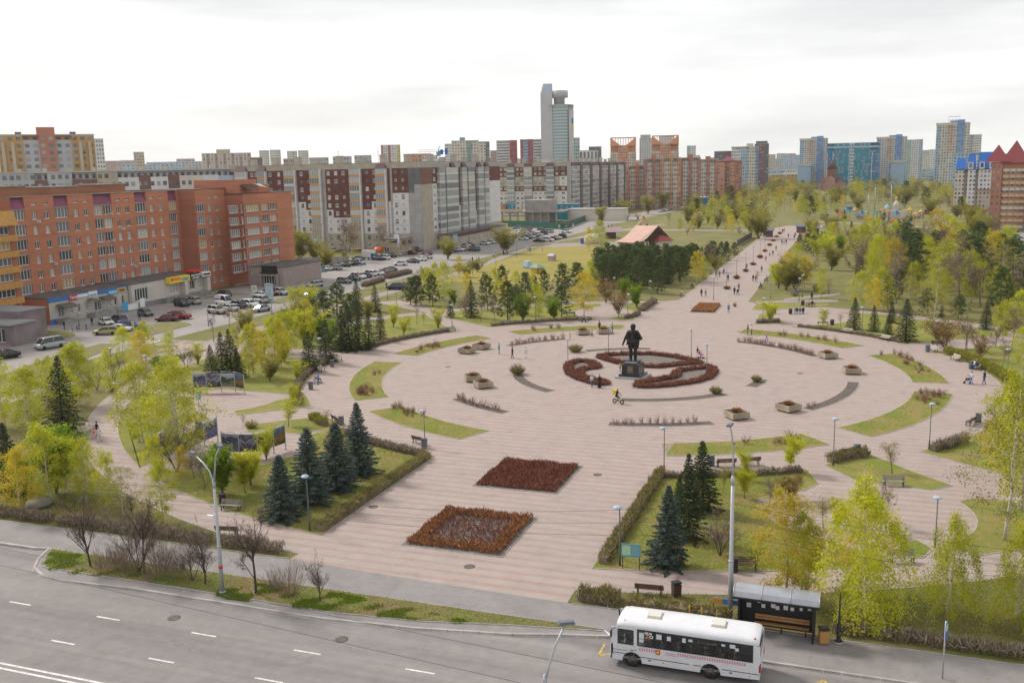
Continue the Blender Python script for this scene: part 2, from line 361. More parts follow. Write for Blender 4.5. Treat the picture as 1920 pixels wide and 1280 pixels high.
# three beds round the statue
def circ(r,a): return (r*math.cos(R(a)),r*math.sin(R(a)))
BED_W = pxpoly([(1053,690),(1058,683),(1075,677),(1095,676),(1118,680),(1133,689),(1122,694),(1108,694),(1098,698),(1100,707),(1122,712),(1146,717),(1147,723),(1130,725),(1105,722),(1075,713),(1058,703)])
BED_N = pxpoly([(1112,670),(1135,665),(1180,663),(1225,663),(1275,669),(1310,677),(1325,683),(1290,686),(1235,692),(1190,690),(1150,683),(1125,676)])
BED_E = pxpoly([(1184,728),(1188,718),(1210,714),(1255,707),(1258,697),(1275,693),(1310,689),(1335,687),(1348,692),(1350,700),(1340,711),(1310,720),(1260,727),(1215,730)])
for b in (BED_W,BED_N,BED_E): lawn('statue_bed',b,M_GRAVEL,.04)
FBED1 = [(-4,-51.6),(4,-51.6),(4,-43.2),(-4,-43.2)]; FBED2 = [(-4.05,-65.9),(4.15,-65.9),(4.15,-57.4),(-4.05,-57.4)]; FBED3 = [(-2.1,55.3),(2.7,55.3),(2.7,66),(-1.8,66)]
for b in (FBED1,FBED2): lawn('square_bed',b,M_GRAVEL,.05)
lawn('square_bed',FBED3,M_SOIL,.05)
# lawns outside the ring path
P = pxpoly
lawn('lawn',[(-10.9,-44.2)] + arc(45.5,-103.9,-125.5,12) + P([(575,818),(572,835),(561,852),(500,870),(441,880),(380,884),(300,882),(275,888)]) + arc(66.8,-121,-99.4,20))
lawn('lawn',P([(457,799),(464,810),(495,808),(520,809),(560,814.5),(572,813),(600,807),(640,800),(648,795),(637,788),(596,782),(520,790)]))
lawn('lawn',P([(438,771),(444,779),(500,772),(560,765),(584,761),(577,745),(560,730),(557,745),(520,751),(500,758),(470,766)]))
lawn('lawn',arc(45.5,-151,-176.5,12) + arc(66.8,-177.6,-157,10) + P([(362,738),(372,733),(420,729),(500,736),(545,740),(557,728)]))
lawn('lawn',P([(364,745),(369,770),(394,785),(345,797),(340,812),(410,815),(370,832),(300,860),(262,876)]) + arc(66.8,-124,-155,14))
lawn('lawn',arc(45.5,-76.2,-58,12) + [(25.4,-42.5),(24.3,-44.7),(22.5,-46),(20.8,-48),(21,-51),(23.2,-54),(28,-56.6),(29.9,-57.9),(30.2,-59.6)] + arc(66.8,-63.2,-80.6,14))
lawn('lawn',P([(1545,872),(1590,857),(1632,852),(1700,880),(1787,911),(1745,919),(1690,911),(1610,903),(1580,890)]))
lawn('lawn',[(30.5,-57.9),(32,-54.2),(32.8,-53.9),(33.8,-55.4),(33,-57.4)])
lawn('lawn',arc(8.4,28,-48,12,(29,-48)) + [(36.0,-55.5)] + arc(66.8,-57.2,-46.5,10) + [(41,-42.8),(38.1,-42.7)])
lawn('lawn',arc(45.5,-41.2,-4.5,14) + arc(66.8,-3,-40.8,14))
lawn('lawn',arc(45.5,175.5,147,12) + [(-52.0,42.5)] + arc(66.8,142.6,177,14))
lawn('lawn',arc(45.5,138,111,12) + arc(9.7,250,130,12,(-14.3,52.6)) + arc(66.8,109,136,14) + [(-47.2,40)])
lawn('lawn',P([(1136,599.5),(1187,599.5),(1200,588),(1160,592)]))
lawn('lawn',P([(1190,584),(1201,584),(1229,566),(1180,569),(1165,578)]))
lawn('lawn',P([(1415,608),(1476,606),(1452,596),(1425,588)]))
lawn('lawn',arc(45.5,67,39.8,12) + arc(66.8,38.8,62,12) + arc(9.7,45,-52,12,(18,54)))
lawn('lawn',arc(45.5,31,3.8,12) + arc(66.8,2.5,33,12))
lawn('lawn',P([(1409,580),(1440,583),(1470,580),(1500,577),(1552,574),(1552,569),(1470,570),(1420,570)]))
for n,pts in (('cross_path',P([(1416,565),(1570,561),(1572,566),(1416,569)])),('cross_path',P([(1470,560),(1575,549),(1575,553),(1470,564)]))): tri_fill(n,pts,.02,M_PATH)
# ---- left street, parking, footpaths
tri_fill('parking',[(-119,-60),(-84.3,-60),(-84.3,330),(-78,430),(-74,700),(-80,700),(-96,430),(-119,330),(-119,208),(-128,208),(-128,150),(-175,150),(-175,120),(-119,120)],.006,M_LOT)
tri_fill('footpath',[(-76.5,-160),(-73,-160),(-73,120),(-79,180),(-80,215),(-68,290),(-58,330),(-61,335),(-72,292),(-84,215),(-82.5,180),(-76.5,120)],.008,M_PATH)
tri_fill('footpath',[(63.2,-60),(66.8,-60),(66.8,420),(63.2,420)],.008,M_PATH)
tri_fill('footpath',[(-72,286),(-7,284),(-7,291),(-72,294)],.010,M_PATH)
tri_fill('footpath',[(-20,196),(-60,205),(-80,195),(-79,215),(-60,222),(-40,216)],.011,M_PATH)
tri_fill('footpath',[(7,350),(64,300),(64,304),(7,356)],.010,M_PATH)
tri_fill('side_road',[(76,150),(130,150),(130,520),(92,520),(80,400)],.007,M_LOT)
tri_fill('meadow',[(-72,95),(-77,180),(-78,205),(-52,200),(-44,160),(-40,110),(-46,92)],.005,M_MEADOW)
def verge_island(pts,h=.1):
 o = MB(); o.prism(pts,0,h,0,1); return struct(o.build('grass_island',[M_LAWN2,M_KERB]))
verge_island(P([(214,639),(262,635),(310,622),(359,609),(350,605),(318,604),(262,612),(230,622)]))
verge_island(P([(74,619),(110,620),(138,624),(142,630),(125,635),(95,633),(80,628)]))
verge_island(P([(502,570),(540,566),(572,556),(560,554),(520,560),(498,566)]))
verge_island(P([(584,546),(610,545),(635,540),(625,538),(600,540)]))
verge_island(P([(676,545),(720,540),(760,528),(750,524),(715,530),(690,538)]))
verge_island(P([(0,738),(60,713),(150,676),(205,655),(222,645),(190,645),(120,662),(60,683),(0,705)]))
verge_island(P([(375,562),(430,554),(465,552),(440,549),(390,556)]))
verge_island(P([(860,402+48),(905,443),(990,437),(940,452),(870,458)]))
verge_island(P([(990,462),(1012,456),(1035,458),(1010,463)]))
# crossing slabs from the street to the footpath
M = MB()
for k in range(4): M.poly([(-83.6+2.6*k,1.5,.014),(-81.4+2.6*k,1.5,.014),(-81.4+2.6*k,6.5,.014),(-83.6+2.6*k,6.5,.014)])
struct(M.build('crossing_slabs',M_PATH))
M = MB()
for k in range(6): M.poly([(-89.8+.95*k,.8,.012),(-89.3+.95*k,.8,.012),(-89.3+.95*k,5.2,.012),(-89.8+.95*k,5.2,.012)])
struct(M.build('zebra_crossing',M_PAINT))
# ================================================================== BUILDINGS
M_WHITE = mat('white_frame',(.72,.71,.69),.5,obj_rand=.08)
def glass_mat(name,stops,rough=.12):
 m = bpy.data.materials.new(name); m.use_nodes = True; t = m.node_tree; n = t.nodes; b = n['Principled BSDF']
 oi = n.new('ShaderNodeObjectInfo'); r = n.new('ShaderNodeValToRGB'); r.color_ramp.interpolation = 'CONSTANT'; e = r.color_ramp.elements
 while len(e) < len(stops): e.new(.5)
 for q,(p,c) in zip(e,stops): q.position = p; q.color = (*c,1)
 tcn = n.new('ShaderNodeTexCoord'); no = n.new('ShaderNodeTexNoise'); no.inputs['Scale'].default_value = 1.3; mp_ = n.new('ShaderNodeMapping'); mp_.inputs['Scale'].default_value = (3,1,.3)
 mxn = n.new('ShaderNodeMix'); mxn.data_type = 'RGBA'; mxn.blend_type = 'MULTIPLY'; mxn.inputs[0].default_value = .6
 t.links.new(tcn.outputs['Object'],mp_.inputs[0]); t.links.new(mp_.outputs[0],no.inputs['Vector']); t.links.new(oi.outputs['Random'],r.inputs[0]); t.links.new(r.outputs[0],mxn.inputs[6]); t.links.new(no.outputs[0],mxn.inputs[7])
 ad = n.new('ShaderNodeMix'); ad.data_type = 'RGBA'; ad.blend_type = 'ADD'; ad.inputs[0].default_value = .35
 t.links.new(mxn.outputs[2],ad.inputs[6]); t.links.new(r.outputs[0],ad.inputs[7]); t.links.new(ad.outputs[2],b.inputs['Base Color'])
 b.inputs['Roughness'].default_value = rough; b.inputs['Specular IOR Level'].default_value = .5
 MATS[name] = m; return m
M_GLASS = glass_mat('window_glass',[(0,(.04,.045,.055)),(.18,(.16,.17,.19)),(.36,(.34,.34,.33)),(.5,(.07,.078,.09)),(.64,(.42,.40,.37)),(.8,(.2,.22,.24)),(.94,(.42,.31,.17))])
M_GLASSD = glass_mat('dark_glass',[(0,(.03,.035,.045)),(.5,(.06,.07,.085)),(.8,(.11,.12,.13))])
M_BGLASS = glass_mat('balcony_glass',[(0,(.2,.22,.24)),(.3,(.34,.36,.37)),(.5,(.12,.13,.14)),(.62,(.44,.43,.40)),(.85,(.26,.3,.31))])
def brick_mat(name,c1,c2,mort=(.3,.26,.23)):
 g = NT(name,.9); bk = g.n.new('ShaderNodeTexBrick'); bk.inputs['Scale'].default_value = 1; bk.inputs['Brick Width'].default_value = .26; bk.inputs['Row Height'].default_value = .085; bk.inputs['Mortar Size'].default_value = .01
 sw = g.n.new('ShaderNodeCombineXYZ'); x = g.xyz(); g.L(g.math('ADD',x[0],x[1]),sw.inputs[0]); g.L(x[2],sw.inputs[1]); g.L(sw.outputs[0],bk.inputs['Vector'])
 bk.inputs['Color1'].default_value = (*c1,1); bk.inputs['Color2'].default_value = (*c2,1); bk.inputs['Mortar'].default_value = (*mort,1)
 st = g.noise(.35,5,.6,sc=(.25,.25,3.)); bl = g.noise(.12,4)
 col = g.mix(.8,bk.outputs['Color'],g.ramp(st,[(.3,(.8,.8,.8)),(.7,(1.12,1.1,1.08))]),'MULTIPLY')
 col = g.mix(.7,col,g.ramp(bl,[(.3,(.86,.86,.86)),(.7,(1.08,1.06,1.05))]),'MULTIPLY')
 return g.done(col)
M_BRICK = brick_mat('red_brick',(.53,.205,.118),(.45,.165,.094),(.44,.24,.17))
M_BRICK2 = brick_mat('dark_red_brick',(.42,.155,.092),(.36,.128,.076),(.36,.2,.14))
M_OBRICK = brick_mat('orange_brick',(.42,.17,.085),(.36,.14,.07),(.33,.2,.14))
M_ROOF = mat('bitumen_roof',(.11,.10,.095),.9,var=.25,vscale=.4,coord='World')
M_PURPLE = mat('purple_sheet',(.22,.06,.115),.55,var=.1,vscale=.6)
M_TILE = mat('cream_tile',(.50,.46,.40),.6,var=.07,vscale=1.2,coord='World')
M_TILE2 = mat('white_tile',(.53,.49,.44),.55,var=.06,vscale=1.0,coord='World')
M_BLUE = mat('blue_fascia',(.05,.16,.42),.5)
M_CONC = mat('grey_concrete',(.30,.28,.265),.9,var=.15,vscale=.6,coord='World')
M_PLINTH = mat('stone_plinth',(.22,.21,.21),.8,var=.2,vscale=2,coord='World')
M_STEEL = mat('steel_rail',(.35,.35,.36),.4,metal=.6)
M_DARKM = mat('dark_metal',(.045,.045,.05),.5)
M_PWHITE = mat('white_panel',(.64,.615,.615),.85,var=.07,vscale=.5,coord='World')
M_PBROWN = mat('maroon_panel',(.15,.055,.045),.85,var=.12,vscale=.5,coord='World')
M_PTAN = mat('pebble_tan_panel',(.40,.36,.295),.9,var=.10,vscale=.6,coord='World')
M_PGREY = mat('grey_panel',(.37,.35,.335),.9,var=.10,vscale=.5,coord='World')
M_PDARK = mat('dark_grey_panel',(.15,.145,.15),.9,var=.12,vscale=.5,coord='World')
M_PPINK = mat('pale_brown_panel',(.20,.105,.08),.9,var=.1,vscale=.5,coord='World')
M_ORANGE = mat('orange_balcony',(.58,.27,.07),.7,obj_rand=.1)
M_BALW = mat('white_balcony',(.56,.54,.51),.7,obj_rand=.08)
M_MAROOF = mat('maroon_sheet_roof',(.085,.03,.028),.6)
class Facade:
 """one wall plane: u runs left to right as seen from outside, holes become real openings with reveals"""
 def __init__(s,root,o,ang,L,z0,z1,mats,depth=.22,zone=None,name='wall'):
  s.root = root; s.o = Vector(o); s.u = Vector((math.cos(ang),math.sin(ang))); s.n = Vector((s.u.y,-s.u.x)); s.ang = ang
  s.L = L; s.z0 = z0; s.z1 = z1; s.mats = mats; s.d = depth; s.holes = []; s.zone = zone; s.name = name; s.extra_u = []; s.extra_z = []
 def P(s,u,z,out=0.): q = s.o+s.u*u+s.n*out; return (q.x,q.y,z)
 def upx(s,px,py):                  # u of a photograph pixel on this plane
  d = ray(px,py); den = d.x*s.n.x+d.y*s.n.y; t = ((s.o-Vector(CAM[:2])).dot(s.n))/den
  q = CAM+d*t; return (Vector(q[:2])-s.o).dot(s.u),q.z
 def hole(s,u0,u1,z0,z1,d=None): s.holes.append((u0,u1,z0,z1,d or s.d))
 def build(s):
  us = sorted({0.,s.L,*s.extra_u,*[h[0] for h in s.holes],*[h[1] for h in s.holes]}); zs = sorted({s.z0,s.z1,*s.extra_z,*[h[2] for h in s.holes],*[h[3] for h in s.holes]})
  us = [u for u in us if 0 <= u <= s.L]; zs = [z for z in zs if s.z0 <= z <= s.z1]; m = MB()
  for i in range(len(us)-1):
   run = None
   for j in range(len(zs)-1):
    uc = (us[i]+us[i+1])/2; zc = (zs[j]+zs[j+1])/2
    if any(h[0] < uc < h[1] and h[2] < zc < h[3] for h in s.holes): continue
    m.poly([s.P(us[i],zs[j]),s.P(us[i+1],zs[j]),s.P(us[i+1],zs[j+1]),s.P(us[i],zs[j+1])],s.zone(uc,zc) if s.zone else 0)
  for a,b,c,d,dp in s.holes:
   k = s.zone((a+b)/2,c-.05) if s.zone else 0
   m.poly([s.P(a,c),s.P(a,d),s.P(a,d,-dp),s.P(a,c,-dp)],k); m.poly([s.P(b,d),s.P(b,c),s.P(b,c,-dp),s.P(b,d,-dp)],k)
   m.poly([s.P(b,c),s.P(a,c),s.P(a,c,-dp),s.P(b,c,-dp)],k); m.poly([s.P(a,d),s.P(b,d),s.P(b,d,-dp),s.P(a,d,-dp)],k)
  return m.build(s.name,s.mats,s.root)
 def window(s,u0,u1,z0,z1,nm=2,split=True,hole=True,sill=True,name='window',glass=None,dep=None,frame=None):
  if hole: s.hole(u0,u1,z0,z1,dep)
  o = s.P(u0,z0,-(dep or s.d)+.04 if hole else .03)
  return window_obj(s.root,o,s.ang,u1-u0,z1-z0,nm,split,sill,name,glass or M_GLASS,frame or M_WHITE)
 def box(s,name,u0,u1,z0,z1,o0,o1,m,parent=None):
  b = MB(); c = s.o+s.u*((u0+u1)/2)+s.n*((o0+o1)/2)
  b.obox(c,s.u,abs(u1-u0)/2,abs(o1-o0)/2,z0,z1); return b.build(name,m,parent or s.root)
_WC = {}
def window_obj(root,loc,ang,w_,h_,nm=2,split=True,sill=True,name='window',glass=None,frame=None):
 w_ = round(w_,1); h_ = round(h_,1); key = (w_,h_,nm,split,sill,glass.name,frame.name)
 if key not in _WC:
  f = MB(); t = .115; y0,y1 = -.05,.03
  f.box(0,w_,y0,y1,0,t); f.box(0,w_,y0,y1,h_-t,h_); f.box(0,t,y0,y1,t,h_-t); f.box(w_-t,w_,y0,y1,t,h_-t)
  for k in range(1,nm): x = w_*k/nm; f.box(x-t/2,x+t/2,y0,y1,t,h_-t)
  if sill: f.box(-.06,w_+.06,-.3,y0-.003,-.06,-.005)
  p = MB()
  if split:
   p.poly([(t*.8,.01,t*.8),(w_-t*.8,.01,t*.8),(w_-t*.8,.01,h_-t*.8),(t*.8,.01,h_-t*.8)])
   _WC[key] = (f.mesh('window_frame',frame),p.mesh('pane',glass))
  else:
   f.poly([(t*.8,.01,t*.8),(w_-t*.8,.01,t*.8),(w_-t*.8,.01,h_-t*.8),(t*.8,.01,h_-t*.8)],1); _WC[key] = (f.mesh('window',[frame,glass]),None)
 a,b = _WC[key]; o = put(name,a,root,loc,ang)
 if b: put('pane',b,o)
 return o
def text(name,body,loc,size,m,parent=None,rx=math.pi/2,rz=0.,ext=.02,bold=0.,width=None,align='LEFT'):
 c = bpy.data.curves.new(name,'FONT'); c.body = body; c.size = size; c.extrude = ext; c.offset = bold; c.align_x = align; c.resolution_u = 2; c.materials.append(m)
 tmp = bpy.data.objects.new(name,c); me = bpy.data.meshes.new_from_object(tmp); bpy.data.objects.remove(tmp); me.materials.clear(); me.materials.append(m)
 o = put(name,me,parent,loc); o.rotation_euler = (rx,0,rz)
 if width: o.scale[0] = width
 return o
HP = math.pi/2
AC = MB(); AC.box(0,.8,-.32,-.02,0,.55); AC.box(.12,.52,-.335,-.32,.08,.48,1); ME_AC = AC.mesh('air_conditioner',[M_BALW,M_CONC])
# ---------------------------------------------------------------- red brick block with purple slopes (left)
A = empty('brick_apartment_block',(-127.5,16.6,0)); tag(A,'red brick apartment block with purple sloping roof bays above the blue and cream shops','building')
A_off = Vector((-127.5,16.6))
def rel(root): return Vector(root.location[:2])
def clear_parent_offset(root):       # parts are built in world coordinates: cancel the root's offset
 for ch in [o for o in bpy.data.objects if o.parent == root]: ch.matrix_parent_inverse = Matrix.Translation(-root.location)
fa = Facade(A,(-127.5,16.6),HP,49.7,0,24.4,M_BRICK,.3)
bays = []
for a,b,py in ((22,46.5,405),(103.5,128.5,403),(177,192.7,398),(194.3,210,398),(254,274.5,393),(316.3,331,388)):
 bays.append((fa.upx(a,py)[0],fa.upx(b,py)[0]))
smalls = [(fa.upx(a,402)[0],fa.upx(b,402)[0]) for a,b in ((60,69),(83,92.3),(139,147.5),(158,166),(219,227),(236,244),(282,289.5),(299.5,306))]
for k in range(8):
 zt = 21.9-2.93*k
 for i,(a,b) in enumerate(bays):
  wo = fa.window(a,b,zt-2.05,zt,4 if b-a > 2.6 else 3,sill=False)
  fa.box('lintel',a-.1,b+.1,zt+.02,zt+.17,0,.05,M_CONC)
 for i,(a,b) in enumerate(smalls):
  fa.window(a,b,zt-2.02,zt-.5,2)
  if (i*7+k*5) % 11 == 0: put('air_conditioner',ME_AC,A,fa.P(b-.3,zt-2.75,.0),HP)
 if k in (0,2,4,5): put('air_conditioner',ME_AC,A,fa.P(bays[3][1]-.9 if k < 3 else bays[4][0]-.9,zt-2.2,0),HP)
for a,b in smalls: fa.window(a+.05,b-.05,22.75,23.25,1,sill=True)
pm = []
for a,b in (bays[0],bays[1],(bays[2][0],bays[3][1]),bays[4],bays[5]):
 fa.hole(a-.1,b+.1,22.1,24.38,.8)
 q = MB(); q.poly([fa.P(a-.1,22.1,.02),fa.P(b+.1,22.1,.02),fa.P(b+.1,24.4,-.75),fa.P(a-.1,24.4,-.75)]); q.build('roof_slope',M_PURPLE,A)
fa.build()
B_ = MB(); B_.box(-142,-129.1,16.62,66.28,0,24.2); B_.box(-129.1,-127.55,16.62,16.8,0,24.2); B_.box(-129.1,-127.55,66.1,66.28,0,24.2); B_.build('wall',M_BRICK2,A)
B_ = MB(); B_.box(-142,-127.8,17,66,24.2,24.3); B_.build('roof',M_ROOF,A)
for x0,x1,y0,y1,h in ((-140,-134,18,27,26.4),(-141,-133,33,40,26.0),(-140,-134,47,56,26.2)):
 q = MB(); q.box(x0,x1,y0,y1,24.3,h); q.box(x0-.2,x1+.2,y0-.2,y1+.2,h,h+.25,1); q.build('stair_head',[M_OBRICK,M_CONC],A)
bx(A,'coping',M_CONC,-127.9,-127.4,16.5,66.3,24.4,24.55)
clear_parent_offset(A)
# ---- taller stepped part with ribbon loggias
Bb = empty('brick_apartment_block',(-122.6,66.3,0)); tag(Bb,'stepped red brick block with rows of glazed white loggias behind the pinkish corner shop','building')
X1 = -122.6
f1 = Facade(Bb,(X1,66.3),HP,11.7,0,24.6,M_BRICK,.28)
def pair(f,a,b,py): return f.upx(a,py)[0],f.upx(b,py)[0]
b1 = pair(f1,366.5,383.5,385); s1 = [pair(f1,390,396,385),pair(f1,403.5,409,385)]
for k in range(7):
 zt = 21.0-2.93*k
 f1.window(*b1,zt-1.9,zt,4,sill=False); f1.box('lintel',b1[0]-.1,b1[1]+.1,zt+.02,zt+.17,0,.05,M_CONC)
 for a,b in s1: f1.window(a,b,zt-1.9,zt-.4,2)
for a,b in s1: f1.window(a,b,22.3,22.8,1)
f1.build()
X2 = -117.2; f2 = Facade(Bb,(X2,77.9),HP,22,0,23.0,M_BRICK,.35)
ribs = [pair(f2,a,b,380) for a,b in ((428.5,447),(451,459.5),(460.5,486),(489.5,503),(504.5,518.5))]
for k in range(7):
 zt = 20.3-2.93*k
 for i,(a,b) in enumerate(ribs):
  if k == 6 and i < 3: continue
  f2.window(a,b,zt-1.75,zt,max(2,round((b-a)/.75)),sill=False)
 f2.box('balcony_slab',ribs[0][0]-.2,ribs[2][1]+.1,zt-1.95,zt-1.8,0,.18,M_CONC); f2.box('balcony_slab',ribs[3][0]-.2,ribs[4][1]+.1,zt-1.95,zt-1.8,0,.25,M_CONC)
f2.build()
q = MB(); q.box(-142,X1-.6,66.5,99,0,24.4); q.box(-142,X1-.02,66.32,66.5,0,24.4); q.box(X1-.6,X2-.6,78.1,99.7,0,22.9); q.box(X1+.01,X2-.02,77.92,78.1,0,22.9); q.box(X1,X2-.02,99.7,99.9,0,22.9); q.build('wall',M_BRICK2,Bb)
q = MB(); q.box(-142,X1,66.3,99,24.42,24.6); q.box(X1,X2+.1,77.8,100,23.0,23.15); q.build('roof',M_ROOF,Bb)
q = MB(); q.box(-132,-118.5,78.4,86,23.2,26.6); q.box(-131,-119,87,92.5,23.2,25.2); q.build('stair_head',M_BRICK,Bb)
q = MB(); q.poly([(-118.4,79,25.4),(-118.4,84,25.4),(-116.4,84,24.2),(-116.4,79,24.2)]); q.poly([(-118.4,84.3,25.4),(-118.4,87,25.4),(-116.4,87.6,24.4)],1); q.build('canopy',[M_MAROOF,M_BALW],Bb)
clear_parent_offset(Bb)
# ---- yellow-balcony block at the picture edge
Y_ = empty('yellow_balcony_block',(-121,-20,0)); tag(Y_,'apartment block with ochre slatted balconies and pink base cut by the left picture edge','building')
fy = Facade(Y_,(-121,-20),HP,31,0,22.2,M_BRICK2,.3)
for k in range(7):
 zt = 19.3-2.9*k
 for j in range(5): fy.window(.8+6*j,5.8+6*j,zt-1.5,zt,5,sill=False)
 q = fy.box('balcony_front',.3,30.7,zt-2.75,zt-1.6,0,.9,mat('ochre_cladding',(.47,.25,.07),.7,var=.15,vscale=2.) if k < 5 else mat('pink_cladding',(.42,.14,.12),.7))
fy.build(); q = MB(); q.poly([(-121,-20,22.2),(-121,11,22.2),(-119.8,11,19.5),(-119.8,-20,19.5)]); q.build('roof_slope',MATS['ochre_cladding'],Y_)
q = MB(); q.box(-135,-121.6,-19.98,10.98,0,22.1); q.box(-121.6,-121.05,10.8,10.98,0,22.1); q.build('wall',M_BRICK2,Y_); clear_parent_offset(Y_)
# ---- ground-floor shops in front of the brick block
S = empty('shop_annex',(-118.5,14.7,0)); tag(S,'single-storey shops with blue fascia and yellow sign along the foot of the brick block','shop')
M_SIGNY = mat('yellow_sign',(.75,.55,.03),.5); M_SIGNK = mat('black_sign',(.02,.02,.022),.5); M_SIGNW = mat('white_sign',(.72,.72,.73),.5); M_RED = mat('red_paint',(.55,.04,.035),.5)
M_SKY = mat('sky_blue_paint',(.06,.33,.62),.5)
s1f = Facade(S,(-118.5,14.7),HP,21.6,0,4.35,[M_TILE,M_BLUE],.25,zone=lambda u,z: 1 if z < 1.0 and u < 3 else 0)
s1f.extra_u = [3]; s1f.extra_z = [1.0]
for u in (2.2,5.2,7.3,9.4,11.6,15.6,17.4,19.6):
 if u == 2.2: s1f.window(u,u+1.7,1.15,3.1,2,name='door')
 elif u == 11.6: s1f.window(u,u+2.2,1.0,3.2,2,name='door')
 else: s1f.window(u,u+.75,1.4,3.2,1)
s1f.build()
s1f.box('fascia',-.1,21.7,4.3,5.15,-.1,.12,M_BLUE)
s2f = Facade(S,(-117.6,36.3),HP,25.2,0,5.2,[M_TILE2,M_PLINTH],.3,zone=lambda u,z: 1 if z < 1.1 else 0); s2f.extra_z = [1.1]
s2f.window(1.0,5.2,1.5,4.2,5); s2f.window(12.2,15.3,1.7,4.0,3); s2f.window(17.2,18.0,1.2,3.8,1,name='door'); s2f.window(19.3,21,1.8,3.9,2); s2f.window(22.2,23.8,1.8,3.9,2); s2f.build()
q = MB(); q.box(-127.4,-119.2,14.95,36.3,0,5.0); q.box(-127.4,-118.52,14.72,14.9,0,5.0); q.build('wall',M_BRICK,S); q = MB(); q.box(-127.4,-118.4,36.5,61.2,0,5.1); q.box(-118.4,-117.62,36.32,36.5,0,5.1); q.box(-127.4,-117.62,61.3,61.48,0,5.1); q.build('wall',M_TILE2,S)
q = MB(); q.box(-127.4,-118.4,14.7,36.4,5.05,5.2); q.box(-127.4,-117.5,36.4,61.6,5.22,5.35); q.build('roof',M_ROOF,S)
q = MB(); q.box(-117.6,-116.2,45.5,61.4,0,1.1); q.box(-116.2,-115.3,47,58,0,.55); q.build('entrance_ramp',M_PLINTH,S)
for y0 in (52.2,60.3): bx(S,'pillar',M_TILE2,-117.59,-116.3,y0,y0+1.1,1.1,4.2)
s2f.box('sign_board',10.9,17.8,4.15,5.5,.1,1.35,M_SIGNY)
text('sign_lettering','MAZDA',s2f.P(11.15,4.75,1.37),.95,mat('orange_red_letters',(.75,.09,.03),.5),S,rz=HP,bold=.02,width=.98)
text('sign_lettering','FORD',s2f.P(14.75,4.42,1.37),1.0,mat('blue_letters',(.03,.25,.5),.5),S,rz=HP,bold=.03,width=.98)
s2f.box('sign_board',17.95,21.6,4.2,5.6,.1,1.4,M_SIGNK); text('sign_lettering','ВЫСТУПНОЙ',s2f.P(18.2,5.0,1.42),.5,M_SIGNW,S,rz=HP,bold=.02,width=1.0); text('sign_lettering','МАГАЗИН',s2f.P(18.6,4.42,1.42),.5,M_SIGNW,S,rz=HP,bold=.02,width=1.0)
s2f.box('sign_board',22.4,25.3,4.5,5.5,.1,1.35,M_SIGNW); s2f.box('sign_board',22.6,25.1,4.75,5.2,1.352,1.37,M_SIGNK); s2f.box('sign_board',21,25.2,5.6,6.0,-3,-.3,M_RED)
s1f.box('sign_board',5.0,7.1,4.0,5.1,.13,.2,mat('crimson_sign',(.45,.03,.06),.5)); s1f.box('sign_board',7.2,10.0,4.35,5.0,.13,.2,M_SIGNW); s1f.box('sign_board',10.2,12.6,4.1,5.2,.13,.2,M_SIGNW); text('sign_lettering','Тихая',s1f.P(5.2,4.35,.21),.8,M_SIGNW,S,rz=HP,bold=.02)
s1f.box('sign_stripe',10.4,12.4,4.3,4.55,.202,.21,M_BLUE); s1f.box('sign_board',15.6,18.3,3.85,4.75,.13,.2,M_SKY); text('sign_lettering','МОДНЫЕ',s1f.P(15.8,4.1,.21),.5,M_SIGNW,S,rz=HP,bold=.015); s1f.box('sign_board',18.4,21,4.0,4.9,.13,.2,mat('amber_sign',(.62,.4,.1),.5)); text('sign_lettering','ОБУВЬ',s1f.P(18.7,4.2,.21),.55,M_SIGNK,S,rz=HP,bold=.02)
M_CANOPY = mat('brown_canopy',(.10,.075,.06),.5)
for u0,u1 in ((1.6,5.2),(9.6,11.2),(13,16)):
 q = MB(); n_ = 8
 pts = [(1.9*math.sin(HP*i/n_)+.1,3.35+.75*math.cos(HP*i/n_)-.3) for i in range(n_+1)]
 for (a,za),(b,zb) in zip(pts[:-1],pts[1:]): q.poly([s1f.P(u0,za,a),s1f.P(u1,za,a),s1f.P(u1,zb,b),s1f.P(u0,zb,b)])
 for (a,za),(b,zb) in zip(pts[:-1],pts[1:]): q.poly([s1f.P(u0,za-.05,a),s1f.P(u1,za-.05,a),s1f.P(u1,zb-.05,b),s1f.P(u0,zb-.05,b)])
 q.build('canopy',M_CANOPY,S)
 for u in (u0+.1,u1-.1): q = MB(); q.tube([s1f.P(u,0,1.9),s1f.P(u,3.0,1.9)],.05); q.build('canopy_post',M_STEEL,S)
for u0,u1 in ((1.5,6.5),(9.5,16.5)):
 s1f.box('porch',u0,u1-2.5,0,.95,.01,2.1,M_CONC)
 for i in range(6): s1f.box('step',u1-2.5+.3*i,u1-2.2+.3*i,0,.8-.15*i,.01,2.1,M_CONC)
 q = MB()
 for h in (.35,.7,1.0): q.tube([s1f.P(u0,.95+h,2.05),s1f.P(u1-2.5,.95+h,2.05),s1f.P(u1-.6,h,2.05)],.03,5)
 for i in range(7): uu = u0+i*(u1-.6-u0)/6; zb = .95 if uu < u1-2.5 else .95*(1-(uu-u1+2.5)/1.9); q.tube([s1f.P(uu,zb,2.05),s1f.P(uu,zb+1,2.05)],.03,5)
 q.build('railing',M_STEEL,S)
s1f.box('banner',17.0,18.6,.3,2.1,2.2,2.25,M_SKY); s1f.box('banner',18.7,21.8,.2,1.5,2.2,2.25,M_SIGNW); s1f.box('banner',21.9,23.4,.4,2.3,2.6,2.65,M_SIGNW)
clear_parent_offset(S)
